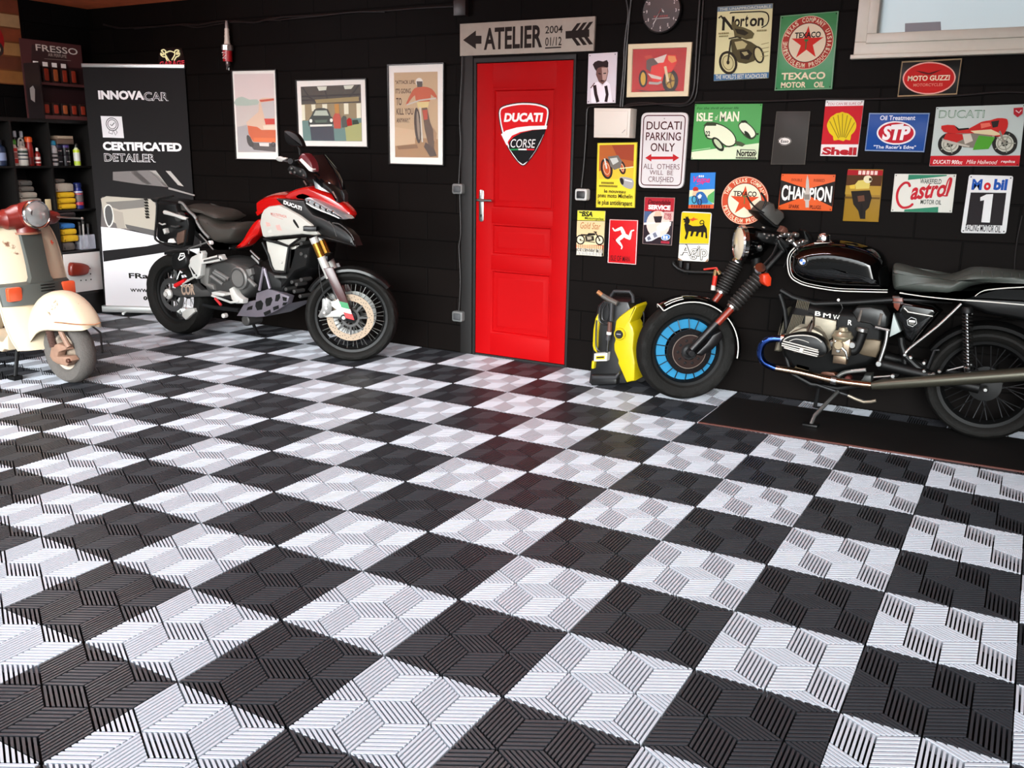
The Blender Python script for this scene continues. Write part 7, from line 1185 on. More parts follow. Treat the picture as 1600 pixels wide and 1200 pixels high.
for B in ((3.075, ZD, .25, 3.215, ZD+.004, .335), (3.075, ZD, .331, 3.215, ZD+.12, .335), (3.075, ZD, .25, 3.215, ZD+.12, .254), (3.075, ZD, .254, 3.079, ZD+.12, .331), (3.211, ZD, .254, 3.215, ZD+.12, .331), (3.143, ZD+.004, .254, 3.147, ZD+.12, .331)): mb.box(*B, CP)
mb.build('bin_shell', bi)
for k, (a, h, hx, lb) in enumerate(((3.1, .2, '6a6864', 'grey detailing brush standing at the left of the clear bin'), (3.135, .21, 'b5b3ae', 'pale detailing brush standing in the middle of the clear bin'), (3.18, .18, '4a4a4c', 'dark detailing brush standing at the right of the clear bin'))):
    mb = MB(*FL); mb.rod([(a, ZD+.005, .29), (a+.004, ZD+h*.6, .292), (a+.006, ZD+h, .294)], .008, M(hx, .4), 8); t = tag(mb.build('detailing_brush', loc=(XL+.29, a, ZD)), lb, 'brush', 'brushes in the clear bin')
    mb = MB(*FL); mb.rod([(a+.006, ZD+h, .294), (a+.007, ZD+h+.03, .294)], .011, M('2a2826', .8), 8); mb.build('bristles', t)

# perfume display on the shelf top
fd_ = thing('perfume_display', 'brown cardboard counter display of car perfumes on top of the shelf', 'display', (XL+.2, 3.1, 1.63)); BRC = M('4c2828', .5, name='brown_card'); z0 = 1.6305
mb = MB(*FL); mb.box(2.85, z0, .13, 3.4, 2.25, .136, BRC); mb.prism([(2.93, 2.06), (3.26, 2.06), (3.24, 2.2), (2.95, 2.21)], .135, .1385, M('352020', .5)); bc = mb.build('back_card', fd_)
mb = MB(*FL); mb.text('FRESSO', [(2.982,2.167),(3.36,2.218)], .1395, M('d8cfc4', .5), bold=.01); mb.text('AIR PERFUME', [(3.085,2.133),(3.252,2.158)], .1395, M('b8a89c', .5)); mb.stroke([(3.049,2.111),(3.289,2.116)], .003, .1395, M('9a8a80', .5)); mb.build('lettering', bc)
mb = MB(*FL); mb.prism([(2.875, z0), (3.4, z0), (3.4, z0+.03), (2.875, z0+.03)], .14, .33, BRC); mb.box(2.875, 1.9, .14, 3.4, 1.92, .24, BRC); mb.box(2.86, z0, .14, 2.872, 2.06, .33, M('1c1415', .4)); mb.box(2.875, z0+.03, .14, 3.4, 1.9, .148, M('2a1416', .5)); mb.box(2.875, 1.92, .14, 3.4, 2.06, .148, M('2a1416', .5)); mb.build('tray', fd_)
mb = MB(*FL); mb.prism([(2.769,1.859),(2.798,1.88),(2.811,1.852),(2.799,1.754),(2.769,1.772)], .325, .328, M('b5b2ae', .3, .5)); mb.build('side_print', fd_)
pk_l = ['first', 'second', 'third', 'fourth', 'fifth']
for row, (zb, h, c) in enumerate(((1.9205, .125, .19), (z0+.0305, .1, .27))):
    for k in range(5):
        a = 2.905+.082*k; t = thing('perfume_pack', '%s boxed orange perfume from the left in the %s row of the brown display' % (pk_l[k], ('upper', 'lower')[row]), 'box', (XL+c, a+.03, zb), 'boxed perfumes in the brown display')
        mb = MB(*FL); mb.box(a, zb, c-.03, a+.062, zb+h, c, M('241614', .4), .002); mb.build('carton', t)
        mb = MB(*FL); mb.prism(rrect(a+.012, zb+.016, a+.05, zb+h-.016, .008), c-.001, c+.004, M('8f3220' if k != 2 else 'a3552e', .3), .002); mb.build('perfume_window', t)
        if row == 0 and k in (0, 1, 2, 3): mb = MB(*FL); mb.box(a+.008, zb+h+.001, c-.004, a+.052, zb+h+.035, c-.001, WHITE); mb.build('price_tag', t)
# printed canvas on the left wall
s_ = thing('canvas_print', 'large canvas print of a red car on brown planks, cut by the left photo edge', 'picture', (XL, 2.5, 1.9))
mb = MB(*FL); mb.box(1.95, 1.895, .003, 2.945, 2.56, .025, M('6a3c1c', .6, noise=.5, scale=5, name='brown_plank_print'), .002); mb.build('canvas', s_)
mb = MB(*FL)
for k, hx in enumerate(('8a5a2a', '5a2c16', '9a7040', '7a3a1c', 'a08058', '6a3018')): z = 1.9+.108*k; mb.flat([(1.955, z), (2.94, z+.005), (2.94, z+.1), (1.955, z+.095)], .0256, M(hx, .6, noise=.35, scale=12))
mb.flat(smooth([(2.1, 2.1), (2.7, 2.1), (2.78, 2.16), (2.79, 2.26), (2.74, 2.34), (2.6, 2.4), (2.3, 2.4), (2.1, 2.3)], 2), .0262, M('8e1416', .4)); mb.flat(circle(2.72, 2.16, .06, 20), .0266, M('2a2420', .5)); mb.flat(circle(2.72, 2.16, .035, 20), .027, M('c9bfa0', .5)); mb.build('print', s_)
# ---------------------------------------------------------------- fittings on the back wall
CBL = M('1b1615', .4, name='dark_cable')
def cable(label, runs, r=.006, name='wall_cable', grp=None):
    mb = MB((0, Y0))
    for P, c in runs: mb.rod([(x, z, c) for x, z in smooth(P, 3, False)], r, CBL, 8)
    x = sum(p[0] for p in runs[0][0])/len(runs[0][0]); z = min(p[1] for p in runs[0][0])
    o = mb.build(name, loc=(x, Y0, z)); return tag(o, label, 'cable', grp)
TL_ = [(-6.103,2.436),(-5.906,2.397),(-5.694,2.39),(-5.43,2.384),(-5.145,2.388),(-4.953,2.374),(-4.737,2.388),(-4.554,2.382),(-4.339,2.36),(-4.201,2.377),(-4.055,2.383)]+[(-4.051,2.385),(-3.671,2.379),(-3.337,2.38),(-3.081,2.375),(-2.774,2.376),(-2.515,2.37)]
cable('long dark cable running under the ceiling from the corner to the dark junction box', [(TL_, .008)], .007)
cable('second thinner cable twisted along the long cable under the ceiling', [([(x, z-.012+.012*math.sin(i*1.3)) for i, (x, z) in enumerate(TL_[2:-2])], .021)], .005)
mb = MB((0, Y0)); q = [(-2.492,2.42),(-2.396,2.303)]; mb.box(q[0][0], q[1][1], .002, q[1][0], q[0][1], .05, M('1a1312', .4), .006); tag(mb.build('junction_box', loc=(q[0][0], Y0, q[1][1])), 'dark junction box above the left end of the grey direction board', 'electrical box')
cable('left cable of the pair dropping left of the clock to the white box', [([(-1.265,2.338),(-1.25,2.272),(-1.249,2.226),(-1.258,2.149),(-1.264,2.045),(-1.263,1.961)]+[(-1.274,1.713)], .009)], .006, grp=None)
cable('right cable of the pair dropping left of the clock to the white box', [([(-1.232,2.336),(-1.238,2.271),(-1.241,2.21),(-1.245,2.127),(-1.25,2.036),(-1.251,1.961)]+[(-1.259,1.713)], .009)], .006)
cable('outer cable dropping right of the clock and turning left under the red motorcycle picture', [([(-.781,2.317),(-.781,2.164),(-.783,1.987),(-.784,1.843),(-.79,1.77),(-.815,1.731),(-.869,1.713),(-.951,1.717),(-1.101,1.734),(-1.21,1.728),(-1.248,1.711)], .009)], .006)
cable('inner cable dropping right of the clock and ending at the white box', [([(-.798,2.319),(-.799,2.165),(-.799,1.987),(-.798,1.843),(-.806,1.778),(-.831,1.738),(-.87,1.724),(-.968,1.727),(-1.1,1.723),(-1.184,1.719),(-1.235,1.71)], .02)], .006)
cable('cable from behind the white box down to the small right socket', [([(-1.27,1.718),(-1.357,1.721),(-1.472,1.717),(-1.5,1.696),(-1.502,1.625),(-1.504,1.507),(-1.511,1.347),(-1.522,1.213)], .008)], .006)
cable('long thin cable across the signs from the green square sign to the right edge', [([(-.788,1.733),(-.621,1.736),(-.394,1.734)]+[(-.338,1.734),(-.172,1.738),(-.064,1.742)]+[(.149,1.738),(.357,1.74),(.635,1.75),(.838,1.764),(1.007,1.754)], .018)], .005)
cable('upper cable left of the door between direction board and socket', [([(-2.437,2.052),(-2.442,1.92),(-2.451,1.775),(-2.457,1.628),(-2.448,1.479),(-2.456,1.328),(-2.463,1.208)], .022)], .0045)
cable('lower cable left of the door between the two grey sockets', [([(-2.455,1.142),(-2.452,1.054),(-2.446,.865),(-2.46,.774),(-2.451,.615),(-2.448,.501),(-2.459,.314)], .022)], .0045)
cable('thin cable hanging on the wall at the right photo edge', [([(1.009,1.149),(1.003,1.03),(1.005,.928),(1.012,.859)], .008)], .0035)
def socket(label, q, c, rim_, face, flap=True):
    x0, z0, x1, z1 = q[0][0], q[1][1], q[1][0], q[0][1]
    t = thing('wall_socket', label, 'socket', ((x0+x1)/2, Y0, z0)); mb = MB((0, Y0)); mb.prism(rrect(x0, z0, x1, z1, .014), .002, c, rim_, .006); mb.build('housing', t)
    mb = MB((0, Y0)); w = x1-x0; mb.prism(rrect(x0+w*.16, z0+w*.16, x1-w*.16, z1-w*.16, .008), c-.002, c+.006, face, .003); mb.build('cover_flap', t)
GRS = M('5f605f', .45); GRF = M('3a3b3d', .5)
socket('upper grey socket on the wall left of the door', [(-2.506,1.209),(-2.421,1.138)], .045, GRS, GRF); socket('lower grey socket near the floor left of the door', [(-2.506,.309),(-2.418,.234)], .045, GRS, GRF)
socket('pale socket with black cover right of the door above the yellow posters', [(-1.549,1.205),(-1.463,1.131)], .05, M('b5b5b2', .4), M('151515', .4))
# white fuse box
fb = thing('fuse_box', 'white plastic fuse box on the wall above the yellow tyre poster', 'electrical box', (-1.33, Y0, 1.53)); IV = M('d6cdc2', .4, name='ivory_plastic')
q = [(-1.407,1.524),(-1.166,1.524),(-1.165,1.698),(-1.412,1.702)]; mb = MB((0, Y0)); mb.prism(q, .002, .1, IV, .005); mb.build('casing', fb)
i_ = inset(ccw(q), .016); mb = MB((0, Y0)); mb.prism(i_, .098, .104, IV, .003); mb.build('cover', fb)
mb = MB((0, Y0)); mb.prism([(i_[1][0]-.03, i_[1][1]+.012), (i_[1][0]-.01, i_[1][1]+.03), (i_[1][0]-.012, i_[1][1]+.034), (i_[1][0]-.034, i_[1][1]+.014)], .103, .107, M('a8a098', .4)); mb.build('latch', fb)
# giant spark plug ornament
sp = thing('spark_plug_ornament', 'big red and silver spark plug ornament hanging under the ceiling cable', 'ornament', (-4.66, Y0, 2.04)); pc = [(-4.592,2.385),(-4.606,2.021)]; xt, zt = pc[0]; xb, zb = pc[1]; H = zt-zb
ax = Vector((xb-xt, 0, zb-zt)); P0 = MB((0, Y0)).W(xt, zt, .05)
for nm, pr, m in (('terminal', [(.006, 0), (.012, .01), (.008, .03), (.012, .05), (.014, .16)], M('a8a09c', .4, .6)), ('ceramic', [(.016, .16), (.018, .2), (.016, .22), (.019, .26), (.017, .28), (.021, .32), (.019, .36), (.024, .48)], M('cfc0b2', .35)), ('hex_nut', [(.03, .48), (.044, .5), (.044, .6), (.04, .61)], M('b5aaa4', .3, .7)), ('red_body', [(.036, .6), (.036, .83)], M('a3161c', .35)), ('thread', [(.016, .83), (.018, .85), (.016, .87), (.018, .89), (.012, .93)], M('6a6260', .4, .7))):
    mb = MB((0, Y0)); mb.lathe(P0, ax, [(r, h*H) for r, h in pr], m, 8 if nm == 'hex_nut' else 20); o = mb.build(nm, sp)
    if nm == 'red_body': mb = MB((0, Y0)); cx, cz = xt+(xb-xt)*.71, zt-H*.71; mb.stroke([(cx-.02, cz+.02), (cx+.02, cz+.022), (cx-.015, cz-.0), (cx+.02, cz-.003), (cx-.018, cz-.022), (cx+.02, cz-.022)], .006, .088, WH); mb.build('emblem', o)
mb = MB((0, Y0)); q = [(-4.614,2.048),(-4.619,2.025),(-4.597,2.022),(-4.593,2.038)]; mb.rod([(x, z, .05) for x, z in q], .005, STEEL, 6); mb.build('electrode', sp)
# little neon sign
ne = thing('neon_sign', 'small lit sign of two crossed spanners over red letters above the banner', 'sign', (-5.3, Y0, 2.04)); NY = emit('e8dca8', .55, 'warm_neon_tube'); NR = emit('d83848', .8, 'red_neon_tube')
mb = MB((0, Y0)); mb.prism([(-5.452,2.076),(-5.146,2.064),(-5.139,2.14),(-5.163,2.207),(-5.243,2.218),(-5.394,2.216),(-5.441,2.168)], .0015, .006, glass('201818', .2, .5, 'acrylic_backing')); mb.build('backing', ne)
mb = MB((0, Y0))
for L in ([(-5.312,2.114),(-5.354,2.168),(-5.342,2.184),(-5.348,2.194),(-5.369,2.204),(-5.396,2.196),(-5.375,2.181),(-5.373,2.164),(-5.392,2.169),(-5.404,2.178),(-5.406,2.165),(-5.379,2.148),(-5.356,2.147),(-5.334,2.115)], [(-5.279,2.121),(-5.24,2.159),(-5.241,2.18),(-5.224,2.194),(-5.195,2.193),(-5.19,2.184),(-5.216,2.175),(-5.215,2.161),(-5.185,2.172),(-5.187,2.156),(-5.207,2.144),(-5.223,2.142),(-5.251,2.116)], [(-5.34,2.178),(-5.313,2.187),(-5.288,2.189),(-5.263,2.183),(-5.245,2.176)]): mb.rod([(x, z, .013) for x, z in L], .0048, NY, 6, 3)
mb.build('spanner_tube', ne)
mb = MB((0, Y0)); gb = [(-5.432,2.078),(-5.138,2.113)]; V, F = glyphs('GARAGE', 0, -.005); mb.text('GARAGE', gb, .009, NR, bold=.015); mb.text('GARAGE', [(gb[0][0]+.004, gb[0][1]+.006), (gb[1][0]-.004, gb[1][1]-.006)], .0094, M('2a0c10', .5), bold=-.02); mb.build('letter_tube', ne)
# water pipe and tap
tp = thing('water_tap', 'small brass tap with red handle on a black wall pipe beside the front wheel', 'tap', (-.62, Y0, .6))
mb = MB((0, Y0)); PX = lambda P, c: [(x, z, c) for x, z in P]
mb.rod(PX([(-.855,.772),(-.845,.756),(-.78,.726),(-.629,.731),(-.457,.734)], .04), .012, BLACK, 10, 2); mb.rod([(p[0], p[1], c) for p, c in zip([(-.855,.772),(-.855,.776)], (.04, .003))], .011, BLACK, 8); mb.build('pipe', tp)
mb = MB((0, Y0)); 
for x, z in [(-.766,.727),(-.812,.738)]: mb.box(x-.01, z-.02, .002, x+.01, z+.05, .035, BLACK, .004)
mb.build('bracket', tp)
mb = MB((0, Y0)); q = [(-.576,.759),(-.58,.717),(-.585,.653),(-.587,.629)]; mb.rod(PX([(-.552,.727),(-.574,.755),(-.583,.734),(-.584,.704)], .05), .011, M('9a7a52', .35, .7), 10, 2); mb.rod([(q[0][0]+.03, q[0][1]-.03, .04), (q[0][0]+.02, q[0][1]-.02, .05)], .009, M('9a7a52', .35, .7), 8); mb.rod(PX(q[1:], .05), .014, M('c22a1c', .35), 12); mb.build('tap_body', tp)
mb = MB((0, Y0)); mb.rod(PX([(-.586,.657),(-.587,.627)], .05), .015, M('cfc9c0', .4), 12); mb.build('hose_connector', tp)
mb = MB((0, Y0)); mb.rod(PX([(-.652,.75),(-.59,.762),(-.573,.765),(-.565,.749)], .06), .006, M('c0281c', .35), 8); mb.build('lever_handle', tp)
# ---------------------------------------------------------------- cream scooter
FS = ((0, 1.53), 0); FSL = ((-4.3, 0), 90); YC = 1.56
sc_ = thing('motor_scooter', 'old cream scooter with red headset and rusty paint, at the left photo edge', 'scooter', (-4.5, 1.53, 0))
def rusty(name, base, rust, amt):
    m = bpy.data.materials.new(name); m.use_nodes = True; nt = m.node_tree; b = nt.nodes['Principled BSDF']; N = nt.nodes.new; L = nt.links.new
    tc = N('ShaderNodeTexCoord'); n1 = N('ShaderNodeTexNoise'); n1.inputs['Scale'].default_value = 7; n1.inputs['Detail'].default_value = 9; n1.inputs['Roughness'].default_value = .7; L(tc.outputs['Object'], n1.inputs['Vector'])
    cr = N('ShaderNodeValToRGB'); cr.color_ramp.elements[0].position = amt; cr.color_ramp.elements[1].position = amt+.05; cr.color_ramp.elements[0].color = (0, 0, 0, 1); L(n1.outputs['Fac'], cr.inputs[0])
    n2 = N('ShaderNodeTexNoise'); n2.inputs['Scale'].default_value = 2.5; L(tc.outputs['Object'], n2.inputs['Vector'])
    mx = N('ShaderNodeMix'); mx.data_type = 'RGBA'; mx.inputs['A'].default_value = lin(base); c = lin(base); mx.inputs['B'].default_value = (c[0]*.92, c[1]*.8, c[2]*.68, 1); L(n2.outputs['Fac'], mx.inputs['Factor'])
    m2 = N('ShaderNodeMix'); m2.data_type = 'RGBA'; L(cr.outputs[0], m2.inputs['Factor']); L(mx.outputs['Result'], m2.inputs['A']); m2.inputs['B'].default_value = lin(rust); L(m2.outputs['Result'], b.inputs['Base Color']); b.inputs['Roughness'].default_value = .42
    return m
CRM = rusty('worn_cream_paint', 'cdc3ad', '6a4430', .62); SRED = M('6e1f18', .35, noise=.15, scale=6, name='dull_red_paint'); GRP = M('3f433f', .45, name='grey_green_plastic'); DIRT = M('8a6a58', .6, noise=.35, scale=25, name='dirty_fork_metal'); OLT = M('d2502c', .3, coat=.4, name='orange_lens')
# wheel
RW = .198; XW = -3.98
w = rim(FS, XW, RW, .112, .05, sc_, M('b8a898', .5, noise=.2, scale=20, name='dirty_rim'), 'front_wheel'); tyre(FS, XW, RW, RW, .11, .056, w, M('55504c', .85, noise=.25, scale=120, bump=.4, name='dusty_tyre'), knob=.0015, rows=5)
mb = MB(*FS); mb.lathe(mb.W(XW, RW, -.03), mb.dc, [(.108, 0), (.1, .015), (.085, .03), (.06, .036), (.03, .07), (.001, .075)], M('a3907e', .5, .3, noise=.25, scale=18, name='dirty_drum'), 32); mb.build('brake_drum', w)
# suspension on the near side
mb = MB(*FS); Q = lambda P, c: [(x, z, c) for x, z in P]
mb.rod(Q([(-3.931,.391),(-3.91,.334),(-3.851,.251)], .09), .016, DIRT, 10); mb.prism(smooth([(-4.029,.178),(-3.999,.246),(-3.933,.269),(-3.861,.262),(-3.853,.239),(-3.93,.214),(-3.947,.188),(-3.835,.202),(-3.809,.178),(-3.87,.135),(-3.956,.136),(-4.003,.15)], 1), .06, .11, DIRT, .012); mb.cyl(*[(-3.835,.175),(-3.835,.175)][0], .1, .125, .014, M('5a3a2e', .5, .4), 12, .003); mb.build('suspension_link', sc_)
mb = MB(*FS); a0, a1 = [(-4.017,.375),(-3.985,.241)]; p0 = mb.W(a0[0], a0[1], .1); p1 = mb.W(a1[0], a1[1], .1); mb.lathe(p0, p1-p0, [(r, (p1-p0).length*k/36) for k in range(37) for r in ((.02, .026)[k % 2],)], M('6a5048', .55, .3), 14); mb.build('spring', sc_)
# mudguard: lofted dome over the wheel
mb = MB(*FS); L = []
for X_, zt_, zb_, hw in ((-4.235, .36, .225, .1), (-4.215, .45, .225, .115), (-4.17, .51, .25, .124), (-4.10, .555, .315, .13), (-4.02, .575, .34, .13), (-3.94, .568, .345, .126), (-3.87, .535, .35, .117), (-3.80, .48, .355, .1), (-3.755, .42, .36, .075), (-3.735, .385, .362, .05)):
    o = []; n = 14
    for k in range(n+1):
        t = PI*k/n; c = math.cos(t); s = math.sin(t); o.append(mb.W(X_, zb_+(zt_-zb_)*abs(s)**.62, hw*(abs(c)**.8)*(1 if c > 0 else -1)))
    L.append(o)
L2 = [[p+Vector((0, 0, -.004)) for p in o] for o in L]; 
ring = [a+b[::-1] for a, b in zip(L, L2)]; mb.loops(ring, CRM); md = mb.build('mudguard', sc_, sharp=50, sub=1)
mb = MB(*FS); mb.rod(Q(smooth([(-4.131,.324),(-4.065,.377),(-3.975,.394),(-3.901,.402),(-3.793,.406),(-3.674,.412),(-3.546,.427),(-3.498,.444)], 2, False), .118), .004, M('8a5a3c', .7, noise=.4, scale=40), 6); mb.build('rusty_edge', md)
# legshield
zz = [(.2, .17), (.27, .2), (.36, .222), (.46, .232), (.56, .235), (.66, .231), (.75, .225), (.83, .215), (.89, .198), (.93, .174), (.955, .135), (.966, .06)]
mb = MB(*FSL); G = []
def YZ(z): return YC+.1*(z-.55)
def shield_x(t, z): return .055*(1-t*t)-.02*t**4-.3*(z-.55)
for z, wd in zz: G.append([mb.W(YZ(z)+wd*t, z, shield_x(t, z)) for t in [k/8 for k in range(-8, 9)]])
G2 = [[p+Vector((-.012, 0, 0)) for p in r] for r in G]
mb.loops([a+b[::-1] for a, b in zip(G, G2)], CRM); ls = mb.build('legshield', sc_, sharp=50)
mb = MB(*FSL); edge = [mb.W(YZ(z)+wd, z, shield_x(1, z)-.006) for z, wd in zz]; edge2 = [mb.W(YZ(z)-wd, z, shield_x(1, z)-.006) for z, wd in zz]; mb.tube(smooth([tuple(p) for p in edge+edge2[::-1]], 3, False), .007, CRM, 8); mb.build('edge_beading', ls)
mb = MB(*FSL); L = []
for z, wl, wr, e in ((.925, -.072, .072, .012), (.9, -.074, .073, .018), (.8, -.07, .07, .024), (.7, -.068, .068, .03), (.63, -.07, .07, .036), (.6, -.085, .085, .04)):
    L.append([mb.W(YZ(z)+a, z, shield_x(a/.26, z)+q) for a, q in ((wl, -.004), (wl+.006, e*.8), (0, e), (wr-.006, e*.8), (wr, -.004))])
mb.loops(L, GRP); ho = mb.build('horn_cover', sc_)
mb = MB(*FSL)
for a, z in ((-.055, .91), (.055, .91), (0, .918)): mb.cyl(YZ(z)+a, z, shield_x(a/.26, z), shield_x(a/.26, z)+.024, .006, STEEL, 8, .002)
mb.build('screw', ho)
mb = MB(*FSL); L = []
for t in [k/10 for k in range(-10, 11)]:
    a = .235*t; e = .05-.02*abs(t); zt_ = .612-.012*abs(t); zb_ = .47-.01*abs(t)
    L.append([mb.W(YC+a, zt_, shield_x(t, .6)-.004), mb.W(YC+a, zt_-.015, shield_x(t, .6)+e), mb.W(YC+a, zb_+.01, shield_x(t, .5)+e), mb.W(YC+a, zb_, shield_x(t, .5)-.004)])
mb.loops(L, GRP); bn_ = mb.build('lower_band', sc_)
mb = MB(*FSL)
for k in range(6): mb.rod([(YC-.03, .585-.018*k, .1), (YC+.06, .585-.018*k, .103)], .0035, BLACK, 5)
mb.build('louvre', bn_)
for a in (-.18, .18):
    mb = MB(*FSL); mb.prism(rrect(YC+a-.045, .5, YC+a+.045, .585, .014), shield_x(a/.28, .55)+.02, shield_x(a/.28, .55)+.046, OLT, .008); mb.build('turn_signal', bn_)
mb = MB(*FSL); mb.prism([(1.732,.837),(1.742,.836),(1.74,.827),(1.751,.822),(1.75,.817),(1.741,.817),(1.742,.805),(1.737,.805),(1.733,.817),(1.721,.822),(1.722,.827),(1.732,.827)], shield_x(.7, .85)+.0, shield_x(.7, .85)+.012, M('c2452c', .5)); mb.build('red_cross', ls)
# headset
mb = MB(*FS); hq = [(1.587,1.011),(1.666,1.008)]; hy, hz_ = hq[0]; hr_ = .083
hd = Vector((1, 0, .03)); hp0 = Vector((-4.3+.04, hy, hz_)); L = []
mb.lathe(hp0, -hd, [(hr_*1.02, -.0), (hr_*1.02, .02), (hr_*.98, .06), (hr_*.85, .12), (hr_*.6, .18), (.02, .21)], SRED, 28, True); hs = mb.build('headset', sc_)
mb = MB(*FS); ctr = Vector((-4.3-.06, hy, hz_))
for sgn, ln in ((-1, .36), (1, .36)):
    P = [ctr+Vector((0, 0, -.01)), ctr+Vector((-.015, sgn*.1, -.028)), ctr+Vector((-.03, sgn*.18, -.035)), ctr+Vector((-.05, sgn*.24, -.03))]
    mb.tube([tuple(p) for p in P], [.075, .062, .042, .028], SRED, 14, 3)
mb.build('handlebar_arm', hs)
mb = MB(*FS); mb.lathe(Vector((-4.38, hy-.0, hz_-.115)), (0, 0, 1), [(.075, 0), (.07, .03), (.06, .07)], SRED, 22); mb.lathe(Vector((-4.38, hy, hz_-.125)), (0, 0, 1), [(.085, 0), (.085, .012)], M('8a5a44', .5), 22); mb.build('headset_neck', hs)
for sgn in (-1, 1):
    mb = MB(*FS); mb.tube([tuple(ctr+Vector((-.05, sgn*.24, -.03))), tuple(ctr+Vector((-.06, sgn*.37, -.028)))], .017, RUB, 12); g = mb.build('grip', hs)
    mb = MB(*FS); mb.tube([tuple(ctr+Vector((.0, sgn*.2, -.03))), tuple(ctr+Vector((.02, sgn*.28, -.04))), tuple(ctr+Vector((.0, sgn*.38, -.05)))], .006, STEEL, 8, 3); mb.ball(ctr+Vector((.0, sgn*.385, -.05)), .01, STEEL, 8); mb.build('brake_lever', hs)
mb = MB(*FS); mb.lathe(hp0, hd, [(hr_*1.0, -.005), (hr_*1.06, .0), (hr_*1.06, .012), (hr_*1.0, .02), (hr_*.94, .018), (hr_*.94, .005)], CHROME, 32, False); ri = mb.build('headlamp_rim', hs)
mb = MB(*FS); mb.lathe(hp0, hd, [(hr_*.95, .008), (hr_*.9, .018), (hr_*.6, .03), (hr_*.3, .035), (.0005, .037)], M('b5b6b4', .12, .55, noise=.25, scale=14, name='old_lamp_glass'), 32); mb.build('lens', ri)
mb = MB(*FS); mb.lathe(hp0+Vector((0, -.03, .008)), hd, [(.02, .028), (.02, .031), (.001, .032)], M('3c3434', .4), 16); mb.build('bulb', ri)
# body: floor, seat and rear, mostly outside the photo
mb = MB(*FS); mb.prism([(-4.33, .2), (-4.29, .2), (-4.28, .3), (-4.34, .25), (-4.9, .22), (-4.9, .185), (-4.36, .18)], -.2, .2, CRM, .01); mb.build('floorboard', sc_)
mb = MB(*FS); mb.puff(smooth([(-4.88, .2), (-4.86, .5), (-4.9, .68), (-5.4, .7), (-5.55, .55), (-5.56, .32), (-5.3, .26)], 3), 0, .17, .05, CRM); mb.build('rear_body', sc_)
for sgn in (-1, 1):
    mb = MB(*FS); mb.puff(smooth([(-4.92, .58), (-4.9, .45), (-5.0, .3), (-5.35, .28), (-5.52, .4), (-5.45, .56), (-5.2, .62)], 3), sgn*.17, .07, .03, CRM); mb.build('side_cowl', sc_)
mb = MB(*FS); mb.puff(smooth([(-4.86, .72), (-4.85, .78), (-5.2, .8), (-5.5, .78), (-5.52, .72), (-5.2, .7)], 3), 0, .13, .025, M('1c1a19', .5)); mb.build('seat', sc_)
w = rim(FS, -5.22, RW, .112, .05, sc_, M('8a7f74', .5), 'rear_wheel'); tyre(FS, -5.22, RW, RW, .11, .05, w)
mb = MB(*FS); mb.rod([(-4.32, .2, .12), (-4.33, .02, .15)], .012, BLACK, 8); mb.rod([(-4.32, .2, -.12), (-4.33, .02, -.15)], .012, BLACK, 8); mb.box(-4.36, .0, .12, -4.3, .025, .18, BLACK, .004); mb.box(-4.36, .0, -.18, -4.3, .025, -.12, BLACK, .004); mb.rod([(-4.32, .19, .12), (-4.32, .19, -.12)], .012, BLACK, 8); mb.build('center_stand', sc_)
mb = MB(*FS); mb.tube([(p[0], p[1], z) for p, z in (([(-4.753,2.236),(-4.753,2.236)][0], .17), ([(-4.673,2.25),(-4.673,2.25)][0], .12), ([(-4.549,2.161),(-4.549,2.161)][0], .005))], .007, BLACK, 8); mb.build('wheel_stand', sc_)
# ---------------------------------------------------------------- pressure washer
FK = ((-1.13, 3.36), 0); pw = thing('pressure_washer', 'yellow and black upright pressure washer between the red door and black motorcycle', 'pressure washer', (-1.13, 3.36, 0)); YEL = M('b8a40c', .3, name='yellow_shell'); KB = M('121213', .4, name='black_washer_body')
mb = MB(*FK); mb.prism(smooth([(-.152,-.014),(-.142,.093),(-.134,.204),(-.126,.402),(-.111,.501),(-.07,.544),(.098,.551),(.118,.506),(.104,.426),(.092,.302),(.108,.171),(.115,.028)], 1), -.12, .08, KB, .02); mb.build('body', pw)
mb = MB(*FK); mb.prism([(-.118,.011),(-.109,.068),(.052,.09),(.068,.061),(.065,.029),(-.106,-.004)], .02, .13, KB, .015); mb.prism([(-.099,.067),(.057,.088),(.083,.118),(.086,.101),(.063,.062),(-.098,.046)], .1, .14, M('2d2d2f', .4), .006); mb.build('base', pw)
mb = MB(*FK); mb.prism(smooth([(.161,.539),(.169,.525),(.153,.483),(.131,.427),(.149,.396),(.16,.363),(.157,.267),(.175,.182),(.177,.063),(.148,.054),(.123,.044),(.09,.104),(.059,.16),(.06,.18),(.029,.239),(.025,.278),(.033,.305),(.024,.339),(.032,.427),(.054,.456),(.107,.5)], 1), -.06, .11, YEL, .014); sd = mb.build('side_shell', pw)
mb = MB(*FK); mb.prism(smooth([(-.091,.464),(-.082,.413),(-.089,.341),(-.089,.252),(-.094,.207),(-.114,.222),(-.123,.248),(-.122,.355),(-.111,.427)], 1), -.1, .1, YEL, .01); mb.prism([(-.117,.154),(-.097,.156),(-.102,.106),(-.119,.104)], 0, .11, YEL, .004); mb.build('side_shell', pw)
mb = MB(*FK); q = [(.069,.35),(.106,.354)]; mb.cyl(q[0][0], q[0][1], .1, .13, rad(q), YEL, 28, .006); kn = mb.build('dial', pw)
mb = MB(*FK); mb.cyl(q[0][0], q[0][1], .125, .137, rad(q)*.72, KB, 24, .004); mb.stroke([(q[0][0]-.014, q[0][1]+.002), (q[0][0]+.014, q[0][1]+.002)], .006, .1374, P_('8a8a8c')); mb.build('dial_cap', kn)
mb = MB(*FK); mb.rod([(x, z, .03) for x, z in [(-.05,.532),(-.038,.568),(-.019,.597),(.086,.603),(.106,.582),(.112,.538)]], .011, M('2c2c2e', .4), 10); mb.build('carry_handle', pw)
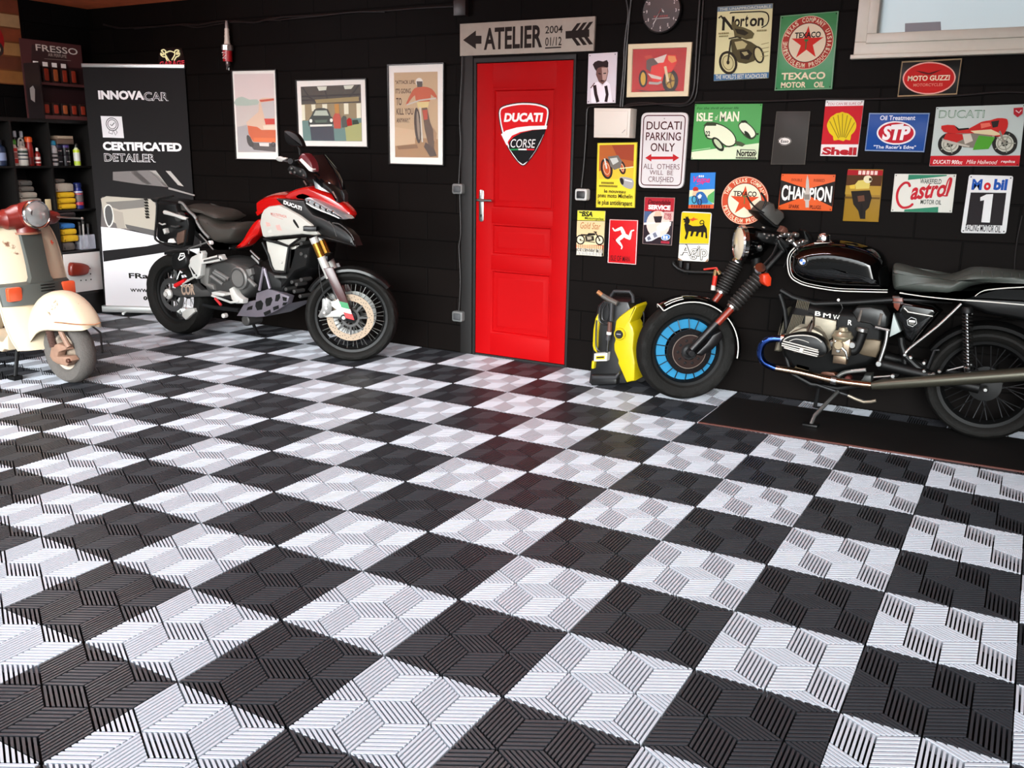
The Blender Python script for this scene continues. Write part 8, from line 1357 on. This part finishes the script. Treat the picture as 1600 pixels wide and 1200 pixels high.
mb = MB(*FK); mb.rod([(x, z, .12) for x, z in [(-.059,.579),(-.017,.56),(.044,.539)]], .016, M('5a5550', .4, .3), 10); mb.rod([(x, z, .12) for x, z in [(.008,.54),(.008,.428)]], .013, M('303032', .4), 10); mb.rod([(x, z, .12) for x, z in [(.001,.419),(0,.357)]], .014, M('5a3a30', .4), 10); gu = mb.build('spray_gun', pw)
mb = MB(*FK); mb.rod([(x, z, .12) for x, z in [(-.09,.599),(-.055,.578)]], .014, M('a8764e', .35, .5), 10); mb.build('nozzle', gu)
mb = MB(*FK); mb.rod([(x, z, .12) for x, z in [(-.002,.357),(-.003,.34)]], .016, M('c9c6c0', .4), 10); mb.rod([(x, z, .12) for x, z in [(-.004,.339),(-.007,.304)]], .015, M('38383a', .4), 10); mb.rod([(x, z, .12) for x, z in [(-.007,.304),(-.011,.224)]], .008, KB, 8); mb.build('lance', gu)
mb = MB(*FK); 
for P in ([(-.053,.535),(-.075,.498),(-.076,.419),(-.037,.397),(-.001,.414)], [(-.034,.528),(-.055,.491),(-.056,.43),(-.024,.425),(-.013,.478),(-.024,.529)], [(-.095,.417),(-.094,.294),(-.087,.241),(-.063,.222)]): mb.rod([(x, z, .11) for x, z in smooth(P, 3, False)], .0055, M('1a1a1b', .35), 8)
mb.rod([(x, z, -.05) for x, z in smooth([(.07,.537),(.118,.511),(.153,.462),(.153,.382),(.129,.309)], 3, False)], .005, BLACK, 8); mb.build('hose', pw)
mb = MB(*FK); mb.prism([(-.097,.207),(-.006,.224),(-.008,.17),(-.097,.156)], .07, .125, M('b5b5b0', .4), .004); lb = mb.build('name_plate', pw)
mb = MB(*FK); mb.flat([(-.082,.194),(-.021,.204),(-.022,.181),(-.083,.172)], .1256, YEL); mb.flat([(-.076,.189),(-.026,.198),(-.027,.189),(-.077,.18)], .1259, INK); mb.build('logo', lb)
mb = MB(*FK); q = [(-.197,.141),(-.196,.123)]; mb.cyl(q[0][0]+.05, .055, -.14, -.1, .055, KB, 20, .008); mb.cyl(.13, .055, -.14, -.1, .055, KB, 20, .008); mb.build('wheel', pw)
